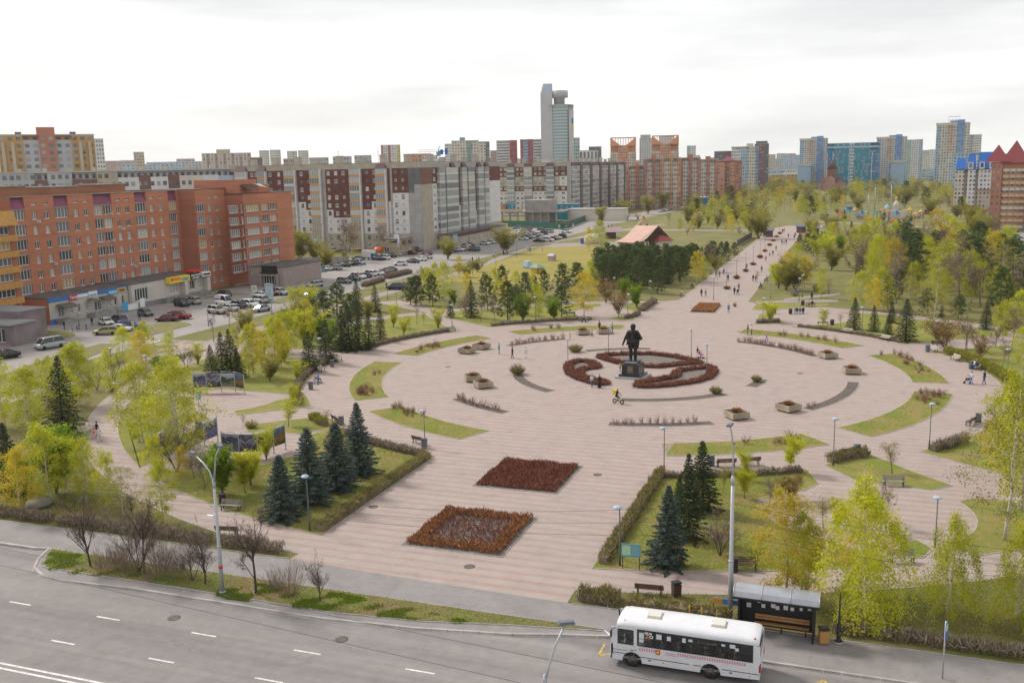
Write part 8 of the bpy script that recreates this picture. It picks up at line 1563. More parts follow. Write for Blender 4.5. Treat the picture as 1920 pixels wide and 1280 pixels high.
# --- bins
def bin_(at,label,kind=0):
 root = empty('litter_bin',(at[0],at[1],Z0),rnd.uniform(0,1)); tag(root,label,'bin','litter bins'); m = (mat('grey_bin',(.13,.14,.16),.5),M_IRON,mat('brown_bin',(.07,.04,.035),.5),mat('oak_bin',(.42,.22,.07),.6))[kind]
 q = MB(); q.box(-.26,.26,-.2,.2,.08,.85,top=(-.02,-.02)); q.build('bin_body',m,root); q = MB(); q.box(-.3,.3,-.24,.24,.95,1.0); q.box(-.27,.27,-.21,.21,1.0,1.05); q.build('bin_lid',M_IRON if kind != 0 else m,root)
 for x in (-.22,.22): bx(root,'post',M_IRON,x-.02,x+.02,-.03,.03,0,.95)
for px,py,lab,k in ((623,688,'grey bin left of the pale bench on the left ring',0),(583,730,'grey bin in front of the seated pair, left ring',0),(1739,660,'silver-grey bin left of the cream bench',0),(1821,691,'silver-grey bin beside the seated people at right',0),(1890,725,'black bin at the end of the yellow-green hedge',1),(1834,792,'grey bin on the dark bench at lower right',0),(1607,852,'grey bin behind the rounded grey hedge',0),(1268,1118,'dark bin right of the pavement bench',2),(1676,1005,'brown bin under the blossom twigs',2),(211,737,'black bin at the top of the curved left path',1),(1376,1072,'dark bin behind the slim lamp mast',1),(640,797,'grey bin on the island hedge stub',0),(1452,588,'black bin on the back-right lawn',1),(1505,573,'black bin left of the seated pair, back right',1),(1482,589,'small black bin by the seated trio',1),(418,948,'black bin beside the grey bench and mast',1),(796,840,'grey bin at the left near lamp',0),(1560,610,'black bin right of the yellowish bench',1),(1333,873,'green-grey bin behind the slim spruces',0)):
 bin_(gp(px,py),lab,k)
# --- timber planters
M_PLANK = [mat('planter_plank',(.36,.30,.21),.8,var=.18,vscale=2.),mat('planter_plank_b',(.31,.27,.2),.8,var=.18,vscale=2.)]
def planter(at,label,s=2.1):
 ang = math.atan2(at[1],at[0]); root = empty('timber_planter',(at[0],at[1],Z0),ang); tag(root,label,'planter','timber planters round the plaza'); h = s/2
 if 'plank' not in CM: CM['plank'] = []; [CM['plank'].append((lambda q: q.mesh('plank',m))(MB().box(-1.05,1.05,-.035,.035,0,.215))) for m in M_PLANK]; CM['ppl'] = twigbush_mesh(99,.55,1.6,420,SP,tw=.02)
 for side in range(4):
  a = side*HP
  for k in range(3):
   o = put('plank',CM['plank'][(side+k+int(at[0])) % 2],root,(math.cos(a)*(h-.04),math.sin(a)*(h-.04),.17+.225*k),a+HP); o.scale[0] = 1 if side % 2 else .965
 bx(root,'base',M_IRON,-.82,.82,-.82,.82,0,.16); bx(root,'soil',M_SOIL,-.98,.98,-.98,.98,.2,.72); o = put('dry_plants',CM['ppl'],root,(0,0,.7)); o.scale = (1,1,1.2)
for px,py,lab in ((876,668,'timber planter with dry orange plants, left pair, nearer the edge'),(903,660,'timber planter with dry orange plants, left pair, farther one'),(887,720,'timber planter, lower left pair, back one'),(906,732,'timber planter, lower left pair, front one by the shrubs'),(1093,633,'timber planter, rear pair, left one beside the lamp'),(1132,631,'timber planter, rear pair, right one before the walkers'),(1552,677,'timber planter at the end of the back-right shrubs'),(1597,706,'timber planter at the tip of the right soil strip'),(1478,776,'timber planter at the lower end of the right soil strip'),(1381,790,'timber planter right of the near shrub strip')):
 planter(gp(px,py-6),lab)
# --- photo exhibition boards
def photo_mat(i):
 g = NT(f'landscape_print_{i}',.4); tcn = g.n.new('ShaderNodeTexCoord'); sp_ = g.n.new('ShaderNodeSeparateXYZ'); g.L(tcn.outputs['Object'],sp_.inputs[0]); no = g.n.new('ShaderNodeTexNoise'); no.inputs['Scale'].default_value = 1.2+i*.35; no.inputs['Detail'].default_value = 8; mp_ = g.n.new('ShaderNodeMapping'); mp_.inputs['Location'].default_value = (i*7.3,0,0); g.L(tcn.outputs['Object'],mp_.inputs[0]); g.L(mp_.outputs[0],no.inputs['Vector'])
 h_ = g.math('ADD',g.math('MULTIPLY',sp_.outputs[2],.42),g.math('MULTIPLY',g.math('SUBTRACT',no.outputs[0],.5),1.0))
 pal = [[(0,(.05,.06,.12)),(.25,(.12,.13,.22)),(.5,(.05,.05,.09)),(.62,(.25,.28,.36)),(.9,(.35,.38,.45))],[(0,(.02,.025,.03)),(.3,(.10,.08,.12)),(.45,(.3,.3,.36)),(.55,(.06,.05,.09)),(.9,(.28,.3,.38))],[(0,(.2,.2,.22)),(.25,(.08,.12,.04)),(.45,(.02,.035,.02)),(.6,(.3,.34,.4)),(.9,(.45,.48,.52))],[(0,(.04,.04,.02)),(.3,(.22,.13,.03)),(.5,(.12,.10,.03)),(.58,(.06,.11,.2)),(.9,(.15,.22,.36))]][i % 4]
 return g.done(g.ramp(h_,pal))
PH = [photo_mat(i) for i in range(5)]
def boards(label,feet,h0=.75,h1=2.55):
 pts = [gp(*f) for f in feet]; root = empty('photo_board_stand',pts[0]); tag(root,label,'display board','photo exhibition boards'); root.location.z = Z0
 for p in pts: q = MB(); q.box(-.045,.045,-.045,.045,0,h1+.05); q.build('post',M_GALV,root,(p.x-root.location.x,p.y-root.location.y,0))
 for i,(a,b) in enumerate(zip(pts[:-1],pts[1:])):
  d = b-a; q = MB(); q.box(.05,d.length-.05,-.03,.03,0,h1-h0); q.build('photo_panel',PH[(i+len(feet)) % 5],root,(a.x-root.location.x,a.y-root.location.y,h0),math.atan2(d.y,d.x)); q = MB()
  q.tube([(.3,0,h1),(.3,-.5,h1+.35),(d.length-.3,-.5,h1+.35),(d.length-.3,0,h1)],.03,5); q.build('light_bracket',M_GALV,root,(a.x-root.location.x,a.y-root.location.y,0),math.atan2(d.y,d.x))
boards('four mountain photo panels on posts at the back of the left circle',[(364,737),(388.5,736.5),(416,736),(442,736),(459,739)]); boards('two mountain photo panels turned sideways left of the near boards',[(370,833),(384,838),(409,828)]); boards('four dark landscape photo panels nearest the blue spruces',[(418,858),(450,861),(484,860),(514,851),(536,843)])
def notice(at,face,label,w_=1.3,h=1.0,z=.75,col=M_SIGNW,legs=2):
 root = empty('notice_board',(at[0],at[1],Z0),R(face+90)); tag(root,label,'sign','notice boards'); bx(root,'board',col,-w_/2,w_/2,-.03,.03,z,z+h); q = MB(); q.box(-w_/2+.05,-.02,-.036,-.031,z+.12,z+h-.1); q.build('notice_sheet',mat('green_sheet',(.35,.55,.38),.5),root); q = MB(); q.box(.02,w_/2-.05,-.036,-.031,z+.12,z+h-.1); q.build('notice_sheet',mat('blue_sheet',(.16,.33,.40),.5),root)
 for x in ((-w_/2+.08,w_/2-.08) if legs == 2 else (0,)): bx(root,'leg',M_IRON,x-.025,x+.025,-.025,.025,0,z)
notice(gp(1183,1068),-85,'blue-green notice board on two legs under the big blue spruce',1.35,.95,.95,mat('teal_board',(.10,.28,.33),.5)); notice(gp(373,765),-40,'small white notice on one post at the left circle',.7,1.2,.9,M_SIGNW,1)
# --- crossing signs and posts by the street
def crossing_sign(px,py,top,label):
 p = gp(px,py); h = (py-top)*proj(p)[2]/FPX/.985; root = empty('crossing_sign',p,R(-30)); tag(root,label,'traffic sign','pedestrian crossing signs'); q = MB(); q.tube([(0,0,0),(0,0,h)],.04,6); q.build('post',M_GALV,root)
 for nm,s,m,y in (('yellow_plate',.55,M_SIGNY,-.05),('blue_plate',.38,M_BLUE,-.062)): q = MB(); q.box(-s,s,y-.005,y+.005,h-.55-s+.0,h-.55+s); q.build(nm,m,root)
 q = MB(); q.poly([(-.28,-.07,h-.83),(.28,-.07,h-.83),(0,-.07,h-.28)]); q.build('white_triangle',M_SIGNW,root); q = MB(); q.tube([(-.08,-.08,h-.8),(0,-.08,h-.62),(.02,-.08,h-.5)],.025,4); q.tube([(0,-.08,h-.62),(.1,-.08,h-.8)],.025,4); q.build('walker_symbol',M_SIGNK,root)
crossing_sign(252,637,602,'yellow-edged pedestrian sign on the grass island'); crossing_sign(289,650,610,'yellow-edged pedestrian sign right of the grass island'); crossing_sign(1049,436,422,'yellow pedestrian sign left at the green fence corner'); crossing_sign(1075,437,420,'yellow pedestrian sign right of the green fence corner'); crossing_sign(877,475,458,'yellow pedestrian sign by the dark green car'); crossing_sign(1905,466,448,'yellow pedestrian sign at the right edge car park'); crossing_sign(1852,432,415,'yellow pedestrian sign beyond the right footpath')
p = gp(506,567); ac = empty('advertising_column',p); tag(ac,'pale blue advertising pillar on the grass tip by the street','pillar'); q = MB(); q.box(-.75,.75,-.45,.45,0,3.9); q.build('pillar_body',flat_mat('pale_blue_sheet',(.35,.45,.52)),ac); bx(ac,'cap',M_CONC,-.85,.85,-.55,.55,3.91,4.1)
p = gp(558,556); bp_ = empty('short_post',p); tag(bp_,'short dark post with flat top on the grass tip','post'); q = MB(); q.tube([(0,0,0),(0,0,1.9)],.14,8); q.build('post',M_DARKM,bp_); bx(bp_,'cap',M_DARKM,-.28,.28,-.28,.28,1.9,2.2)
p = gp(477,550); gs_ = empty('pavement_sign',p); tag(gs_,'white and green pavement sign by the corner shop','sign'); bx(gs_,'board',M_SIGNW,-.7,.7,-.05,.05,.2,1.9); q = MB(); q.box(-.4,.4,-.06,-.051,1.0,1.6); q.build('green_print',mat('lime_print',(.3,.55,.15),.5),gs_)
p = gp(672,530); ne = empty('no_entry_sign',p,R(-20)); tag(ne,'red round no-entry sign at the car park exit','traffic sign'); q = MB(); q.tube([(0,0,0),(0,0,2.6)],.05,6); q.build('post',M_GALV,ne); q = MB(); q.loft([[(.45*math.cos(2*math.pi*j/16),y,2.3+.45*math.sin(2*math.pi*j/16)) for j in range(16)] for y in (-.09,-.06)],smooth=False); q.build('disc',M_RED,ne); bx(ne,'white_bar',M_SIGNW,-.3,.3,-.1,-.091,2.22,2.38)
# --- bus shelter
SH = empty('bus_shelter',(24.0,-71.9,.016),R(-1)); tag(SH,'black bus shelter with curved grey roof and orange wooden bench','bus shelter'); M_SHB = mat('shelter_black',(.022,.022,.024),.45); M_OAK = mat('orange_oak',(.42,.21,.07),.6,var=.12,vscale=4); M_POLY = mat('grey_polycarbonate',(.30,.31,.34),.25,spec=.6,var=.12,vscale=1.2)
bx(SH,'back_panel',M_SHB,-2.2,2.2,.55,.6,.1,2.3)
for x in (-2.2,2.2): bx(SH,'side_panel',M_SHB,x-.03,x+.03,-.35,.55,.1,2.3)
for x in (-2.15,2.15):
 for y in (-.65,.6): bx(SH,'post',M_SHB,x-.06,x+.06,y-.05,y+.05,0,2.45)
for k in range(3):
 q = MB(); x0 = -2.45+1.64*k; prof = [(.75,2.35),(.7,2.62),(.45,2.82),(.1,2.9),(-.3,2.86),(-.65,2.7),(-.85,2.42)]
 for (a,za),(b,zb) in zip(prof[:-1],prof[1:]): q.poly([(x0,a,za),(x0+1.6,a,za),(x0+1.6,b,zb),(x0,b,zb)]); q.poly([(x0,a,za-.03),(x0+1.6,a,za-.03),(x0+1.6,b,zb-.03),(x0,b,zb-.03)])
 q.build('roof_panel',M_POLY,SH)
for k in range(4): q = MB(); q.tube([(-2.47+1.645*k,a,z+.012) for a,z in prof],.03,5); q.build('roof_rib',M_GALV,SH)
for y,z in ((-.9,2.38),(.78,2.32)): bx(SH,'roof_edge',M_SHB,-2.5,2.5,y-.04,y+.04,z-.06,z+.06)
for nm,y,z,r_ in (('seat_slat',.1,.48,0),('seat_slat',.24,.48,0),('back_slat',.47,.85,78),('back_slat',.46,.68,78)): q = MB(); q.box(-1.3,1.9,-.065,.065,-.025,.025); o = q.build(nm,M_OAK,SH,(0,y,z)); o.rotation_euler[0] = R(r_)
for x in (-1.1,.3,1.7): bx(SH,'bench_leg',M_SHB,x-.03,x+.03,.05,.45,0,.45)
for i in range(9): q = MB(); x = -1.6+.42*i+rnd.uniform(-.1,.1); z = 1.35+rnd.uniform(0,.45); s = rnd.uniform(.07,.16); q.box(x-s,x+s,.543,.549,z-s*1.1,z+s*1.1); q.build('paper_notice',M_SIGNW,SH)
q = MB(); q.box(-.9,-.3,.54,.549,2.0,2.08); q.build('green_strip',mat('lime_print',(.3,.55,.15),.5),SH)
bin_((26.75,-72.35),'orange wooden bin right of the bus shelter',3)
p = gp(1572,1203); bl = empty('black_bollard_column',p); tag(bl,'slim black pointed column on a pale base right of the shelter','column'); q = MB(); q.lathe((0,0,0),[(.28,0),(.26,.08),(.12,.1),(.12,1.15),(.075,1.2),(.03,2.9),(.012,3.2)],10); q.build('column',M_SHB,bl); q = MB(); q.lathe((0,0,.0),[(.3,0),(.29,.075)],12); q.build('concrete_foot',M_KERB,bl)
p = gp(1767,1272); ss = empty('bus_stop_sign',p,R(75)); tag(ss,'blue bus stop sign on a grey post at the right pavement','traffic sign'); q = MB(); q.tube([(0,0,0),(0,0,3.4)],.04,8); q.build('post',M_GALV,ss); bx(ss,'plate',M_BLUE,-.3,.3,-.07,-.05,2.35,3.3); bx(ss,'white_field',M_SIGNW,-.2,.2,-.08,-.071,2.85,3.2)
p = gp(1378,1172); bd = empty('advert_rack',(p.x-.4,p.y+1.0,0)); tag(bd,'orange and blue advert board on a rack behind the bus','sign'); q = MB(); q.box(-1.1,1.2,-.03,.03,.85,1.2); q.build('board',mat('advert_blue',(.06,.2,.48),.5),bd); q = MB(); q.box(-1.1,-.5,-.036,-.031,.86,1.19); q.build('orange_field',mat('advert_orange',(.62,.28,.03),.5),bd)
for x in (-1.05,1.15): bx(bd,'leg',M_IRON,x-.025,x+.025,-.02,.02,0,.85)
M_SCY = mat('scooter_yellow',(.65,.42,.02),.4)
def scooter(at,ang,label):
 root = empty('kick_scooter',(at[0],at[1],.02),R(ang)); tag(root,label,'scooter','rental scooters'); bx(root,'deck',M_SHB,-.4,.35,-.08,.08,.12,.17); q = MB(); q.tube([(.42,0,.15),(.34,0,1.1)],.032,6); q.build('stem',M_SCY,root); q = MB(); q.tube([(.34,-.25,1.12),(.34,.25,1.12)],.02,5); q.build('handlebar',M_SHB,root)
 for x in (-.48,.46): q = MB(); q.loft([[(x+r*math.cos(2*math.pi*j/12),y,.11+r*math.sin(2*math.pi*j/12)) for j in range(12)] for y,r in ((-.03,.06),(-.03,.11),(.03,.11),(.03,.06))]); q.build('wheel',M_TYRE,root)
for px,py,a,lab in ((1291,1172,100,'yellow rental scooter behind the bus roof, leftmost'),(1313,1176,95,'yellow rental scooter behind the bus roof, middle'),(1345,1182,110,'yellow rental scooter beside the advert rack')): p = gp(px,py); scooter((p.x,p.y+.3),a,lab)
p = gp(75,948); rk = put('boulder',(lambda q: q.lathe((0,0,0),[(.9,0),(1.2,.3),(.9,.7),(.3,.85)],9).mesh('boulder',M_CONC))(MB()),None,(p.x,p.y,0)); tag(rk,'grey boulder on the grass at the left','boulder')
# --- pushchairs and courier bike
def pushchair(at,ang,label,m=M_IRON):
 root = empty('pushchair',(at[0],at[1],Z0),R(ang)); tag(root,label,'pushchair','pushchairs'); q = MB(); q.loft([[(-.3,-.22,.5),(.25,-.22,.45),(.25,.22,.45),(-.3,.22,.5)],[(-.4,-.24,.75),(.2,-.24,.65),(.2,.24,.65),(-.4,.24,.75)]],smooth=False); q.build('seat',m,root); q = MB(); q.loft([[(-.42,y*.24,.72),(-.36,y*.24,.98),(-.1,y*.24,1.05),(.08,y*.24,.9)] for y in (-1,-.3,.3,1)],closed=False,cap=False); q.build('hood',m,root); q = MB()
 q.tube([(-.35,0,.45),(.3,0,.16)],.02,4); q.tube([(.2,0,.4),(-.35,0,.16)],.02,4); q.tube([(-.35,-.22,.7),(-.7,-.22,1.0),(-.7,.22,1.0),(-.35,.22,.7)],.018,4); q.build('frame',M_IRON,root)
 for x,y in ((-.35,-.22),(-.35,.22),(.3,-.2),(.3,.2)): q = MB(); q.loft([[(x+r*math.cos(2*math.pi*j/10),y+w_,.13+r*math.sin(2*math.pi*j/10)) for j in range(10)] for w_,r in ((-.025,.05),(-.025,.13),(.025,.13),(.025,.05))]); q.build('wheel',M_TYRE,root)
pushchair(gp(1315,672),-30,'pink and black pushchair right of the statue',mat('pink_fabric',(.5,.2,.35),.8)); pushchair(gp(1813,719),170,'black and green pushchair on the right ring'); pushchair(gp(1095,604),20,'dark pushchair at the back-left bench'); pushchair(gp(1383,552),-90,'dark pushchair on the avenue')
p = gp(1159,757); bk = empty('electric_bicycle',(p.x,p.y,Z0),R(-22)); tag(bk,'black electric bicycle with lime frame ridden by a courier','bicycle'); M_LIME = mat('lime_frame',(.4,.55,.02),.4)
for x in (-.52,.55):
 q = MB(); q.loft([[(x+r*math.cos(2*math.pi*j/18),y,.3+r*math.sin(2*math.pi*j/18)) for j in range(18)] for y,r in ((-.04,.2),(-.04,.3),(.04,.3),(.04,.2),(-.04,.2))],cap=False); o = q.build('wheel',M_TYRE,bk); q = MB(); q.tube([(x,-.03,.3),(x,.03,.3)],.07,8); [q.tube([(x,0,.3),(x+.21*math.cos(t),0,.3+.21*math.sin(t))],.008,3) for t in (0,1.05,2.1,3.14,4.2,5.2)]; q.build('hub',M_RIM,o)
q = MB(); q.tube([(-.52,0,.3),(-.1,0,.35),(.42,0,.75),(.55,0,.3)],.035,6); q.tube([(-.1,0,.35),(-.25,0,.8)],.03,6); q.tube([(-.52,0,.3),(-.22,0,.65)],.025,6); q.build('frame',M_LIME,bk); bx(bk,'saddle',M_IRON,-.42,-.08,-.08,.08,.8,.87); q = MB(); q.tube([(.42,0,.75),(.38,0,1.05)],.025,5); q.tube([(.36,-.28,1.06),(.36,.28,1.06)],.02,5); q.build('handlebar',M_IRON,bk)
k_ = 1.0; RID = [(Vector((-.25,-.08,.95)),Vector((-.25,.08,.95)),.12,.12,3),(Vector((-.24,0,1.0)),Vector((-.1,0,1.4)),.13,.15,2),(Vector((-.1,-.14,1.42)),Vector((-.1,.14,1.42)),.07,.07,2),(Vector((-.08,0,1.45)),Vector((-.04,0,1.58)),.05,.05,0),(Vector((-.02,0,1.62)),Vector((-.03,0,1.70)),.09,.1,0),(Vector((-.06,0,1.68)),Vector((-.05,0,1.73)),.1,.1,1)]
for s in (-1,1): RID += [(Vector((-.22,.1*s,.92)),Vector((.12,.12*s,.72 if s > 0 else .82)),.09,.065,3),(Vector((.12,.12*s,.72 if s > 0 else .82)),Vector((-.04,.11*s,.33 if s > 0 else .45)),.06,.045,3),(Vector((-.06,.11*s,.28 if s > 0 else .4)),Vector((.1,.11*s,.26 if s > 0 else .38)),.045,.04,4),(Vector((-.09,.18*s,1.38)),Vector((.1,.22*s,1.2)),.055,.046,2),(Vector((.1,.22*s,1.2)),Vector((.34,.22*s,1.1)),.044,.034,2),(Vector((.34,.22*s,1.1)),Vector((.4,.21*s,1.09)),.035,.03,0)]
me = fused('courier',RID,[SKIN,HAIR[0],CLOTH['black'],CLOTH['black'],CLOTH['black']],.028); o = put('person',me,None,(p.x,p.y,Z0),R(-22)); tag(o,'courier in black riding the bicycle near the statue','person','people in the park')
o = MB(); o.box(-.24,.24,-.24,.24,0,.48,top=(.01,.01)); o = o.build('delivery_backpack',CLOTH['yellow'],None,(p.x-.42*math.cos(R(-22)),p.y-.42*math.sin(R(-22)),1.18),R(-22)); tag(o,'yellow box backpack worn by the courier on the bicycle','backpack')
# --- playground, kiosks and meadow toys
def toy(nm,label,at,parts,cat='playground'):
 root = empty(nm,(at[0],at[1],0),rnd.uniform(-.6,.6)); tag(root,label,cat,'play equipment')
 for pn,f,m in parts: q = MB(); f(q); q.build(pn,FM[m] if isinstance(m,str) else m,root)
cols = ['red','yellow','dblue','orange','green','teal']
for i in range(13):
 px = 1578+12.5*i+rnd.uniform(-3,3); py = 413+rnd.uniform(-5,5); a,b,c = rnd.sample(cols,3); s = rnd.uniform(1,1.5); z_ = ['red','yellow','blue','orange','green','teal'][cols.index(a)]
 root = empty('play_tower',gp(px,py),rnd.uniform(0,6)); auto(root,f'{z_}-roofed play tower with slide','in the far playground','playground','play towers')
 for x in (-.8,.8):
  for y in (-.8,.8): bx(root,'post',FM[c],x-.1,x+.1,y-.1,y+.1,0,3*s)
 bx(root,'deck',FM[b],-.9,.9,-.9,.9,1.3*s,1.5*s); q = MB(); q.loft([[(-1.1,-1.1,3*s),(1.1,-1.1,3*s),(1.1,1.1,3*s),(-1.1,1.1,3*s)],[(-.05,-.05,4.2*s),(.05,-.05,4.2*s),(.05,.05,4.2*s),(-.05,.05,4.2*s)]],smooth=False); q.build('roof',FM[a],root); q = MB(); q.poly([(.9,-.4,1.45*s),(.9,.4,1.45*s),(3.6,.4,.3),(3.6,-.4,.3)]); q.poly([(.9,-.4,1.4*s),(.9,.4,1.4*s),(3.6,.4,.25),(3.6,-.4,.25)]); q.box(.9,3.6,.4,.46,.2,1.0); q.build('slide',FM[b],root)
toy('climbing_castle','white turret climbing castle with gold tip in the playground',gp(1679,410),[('castle_wall',lambda q: q.box(-4.5,4.5,-2,2,0,4),'cream'),('turret',lambda q: q.lathe((0,0,4),[(1.2,0),(1.2,2.2),(1.5,2.5),(.2,5)],10),'white'),('gold_tip',lambda q: q.lathe((0,0,8.8),[(.5,0),(.6,.8),(.05,2)],8),'yellow'),('side_turret',lambda q: q.lathe((-4,0,4),[(1.1,0),(1.1,1.6),(.1,3)],8),'lblue')])
for px,py,h,lab in ((1640,395,14,'tall floodlight pole left of the playground'),(1669,410,17,'tall white floodlight pole by the climbing castle'),(1694,372,26,'tall dark communication pole beyond the playground'),(1627,408,12,'short floodlight pole at the sports cage')):
 p = gp(px,py); rt = empty('floodlight_pole',p); tag(rt,lab,'pole','floodlight poles'); q = MB(); q.tube([(0,0,0),(0,0,h)],[.22,.12],8); q.build('pole',M_GALV if px != 1694 else M_DARKM,rt); bx(rt,'light_bar',M_GALV,-1,1,-.2,.2,h,h+.5)
p = gp(1612,392); cg = empty('sports_cage',p); tag(cg,'green and yellow mesh sports cage left of the playground','fence')
for i in range(13): bx(cg,'post',FM['green'],-24+4*i-.12,-24+4*i+.12,-.1,.1,0,6)
for z in (1.5,3,4.5,6): q = MB(); q.box(-24,24,-.08,.08,z-.07,z+.07); q.build('rail',FM['orange'] if z > 4 else FM['green'],cg)
for px,py,lab,m in ((1502,436,'dark timber kiosk at the far end of the avenue, left','brown'),(1526,440,'grey-roofed kiosk at the far end of the avenue, right','dgrey'),(1440,444,'dark flat kiosk left of the far avenue','brown'),(1545,411,'brown kiosk behind the avenue end','brown'),(1738,402,'red kiosk right of the playground','red'),(1592,396,'pale kiosk by the sports cage','lblue')):
 p = gp(px,py); rt = empty('kiosk',p,R(5)); tag(rt,lab,'kiosk','kiosks'); bx(rt,'wall',FM[m],-1.8,1.8,-1.4,1.4,0,2.4); q = MB(); q.poly([(-2.3,-2,2.45),(2.3,-2,2.45),(2.3,1.8,3.4),(-2.3,1.8,3.4)]); q.poly([(-2.3,-2,2.35),(2.3,-2,2.35),(2.3,1.8,3.3),(-2.3,1.8,3.3)]); q.build('roof',FM['dgrey'],rt); bx(rt,'hatch',M_FGLASS,-1.2,1.2,-1.45,-1.4,1.0,2.0)
toy('toy_hut','small green-roofed toy hut on the meadow',gp(1007,513),[('wall',lambda q: q.box(-1.3,1.3,-1.1,1.1,0,1.7),'yellow'),('roof',lambda q: q.loft([[(-1.8,-1.6,1.7),(1.8,-1.6,1.7),(1.8,1.6,1.7),(-1.8,1.6,1.7)],[(-.5,-.4,2.5),(.5,-.4,2.5),(.5,.4,2.5),(-.5,.4,2.5)]],smooth=False),'green'),('red_post',lambda q: q.box(1.31,1.6,-1.3,-1,0,1.69),'red')])
toy('toy_cart','small blue toy cart on the meadow',gp(989,502),[('body',lambda q: q.box(-1.1,1.1,-.8,.8,.3,1.9,top=(.15,.1)),'lblue'),('wheel_base',lambda q: q.box(-.9,.9,-.9,.9,0,.29),'dgrey')]); toy('toy_house','small pink toy house on the meadow',gp(1035,489),[('wall',lambda q: q.box(-1,1,-.8,.8,0,1.5),'pink'),('roof',lambda q: q.loft([[(-1.2,-1,1.5),(1.2,-1,1.5),(1.2,1,1.5),(-1.2,1,1.5)],[(-1.1,-.1,2.2),(1.1,-.1,2.2),(1.1,.1,2.2),(-1.1,.1,2.2)]],smooth=False),'grey')])
p0,p1 = gp(1382,462),gp(1410,445); df = empty('dark_mesh_fence',p0); tag(df,'dark mesh fence between grove and avenue','fence')
for i in range(12):
 a = p0.lerp(p1,i/12); b = p0.lerp(p1,(i+1)/12); q = MB(); q.obox(((a+b)/2)[:2],(b-a)[:2],(b-a).length/2-.05,.03,.1,2.1); o = q.build('fence_panel',M_DARKM,df); o.matrix_parent_inverse = Matrix.Translation(-df.location)
# --- manhole covers
for px,py,z_,ph in ((840,688,Z0+.002,'on the left plaza paving'),(700,950,Z0+.002,'on the axis left of the near bed'),(1120,890,Z0+.002,'on the axis right of the far bed'),(880,1062,Z0+.002,'at the near edge of the paving'),(326,1155,-.097,'on the street by the left mast'),(640,1195,-.097,'on the street left of the curved lamp'),(1500,700,Z0+.002,'on the right plaza paving')):
 p = gp(px,py); q = MB(); q.lathe((0,0,0),[(.42,0),(.42,.006),(.34,.008),(.02,.008)],14); o = q.build('manhole_cover',mat('rusty_iron',(.11,.09,.08),.8,var=.3,vscale=6),None,(p.x,p.y,z_)); tag(o,f'round dark manhole cover {ph}','manhole','manhole covers')
# ================================================================== BUS
def seethrough(name,tint,k=.35):
 m = bpy.data.materials.new(name); m.use_nodes = True; t = m.node_tree; n = t.nodes; o = n['Material Output']; tr = n.new('ShaderNodeBsdfTransparent'); tr.inputs[0].default_value = (*tint,1); gl = n.new('ShaderNodeBsdfGlossy'); gl.inputs['Roughness'].default_value = .03; fz = n.new('ShaderNodeFresnel'); fz.inputs[0].default_value = 1.5; ms = n.new('ShaderNodeMixShader'); t.links.new(fz.outputs[0],ms.inputs[0]); t.links.new(tr.outputs[0],ms.inputs[1]); t.links.new(gl.outputs[0],ms.inputs[2]); t.links.new(ms.outputs[0],o.inputs['Surface']); MATS[name] = m; return m
M_BUSG = seethrough('bus_glass',(.85,.87,.88)); M_BUSW = mat('bus_white',(.62,.625,.65),.25,spec=.6,var=.04,vscale=1.5); M_BUSD = mat('bus_interior',(.16,.16,.17),.8); M_CREAM = mat('roof_hatch',(.58,.56,.5),.5); M_CHEV = mat('chevron_red',(.5,.02,.06),.4)
BX0,BX1,BYN,BYF = 15.35,23.62,-78.18,-75.85; BL = BX1-BX0; BW = BYF-BYN
BUS = empty('white_bus',(BX0,BYN,-.1)); tag(BUS,'white city bus with red chevrons waiting at the stop','bus')
def bb(nm,x0,x1,y0,y1,z0,z1,m,par=None): q = MB(); q.box(x0,x1,y0,y1,z0,z1); return q.build(nm,m,par or BUS)
# hull below the windows with wheel arches cut as real openings
WXS = [(16.57-BX0),(20.97-BX0)]; wr = .43
def side_panel(y,out,nm):
 q = MB(); n = 14; top = 1.36; xs = [0.]; lower = [(0,.42)]
 for wx in WXS: lower += [(wx-.56,.34)]+[(wx-.56*math.cos(math.pi*i/n),.38+.56*math.sin(math.pi*i/n)) for i in range(n+1)]+[(wx+.56,.34)]
 lower += [(BL,.42)]
 for (xa,za),(xb,zb) in zip(lower[:-1],lower[1:]):
  if xb-xa > 1e-4: q.poly([(xa,y,za),(xb,y,zb),(xb,y,top),(xa,y,top)] if out < 0 else [(xb,y,zb),(xa,y,za),(xa,y,top),(xb,y,top)])
 return q.build(nm,M_BUSW,BUS)
side_panel(0,-1,'side_panel'); side_panel(BW,1,'side_panel')
bb('floor',.1,BL-.1,.03,BW-.03,.5,.62,M_BUSD);
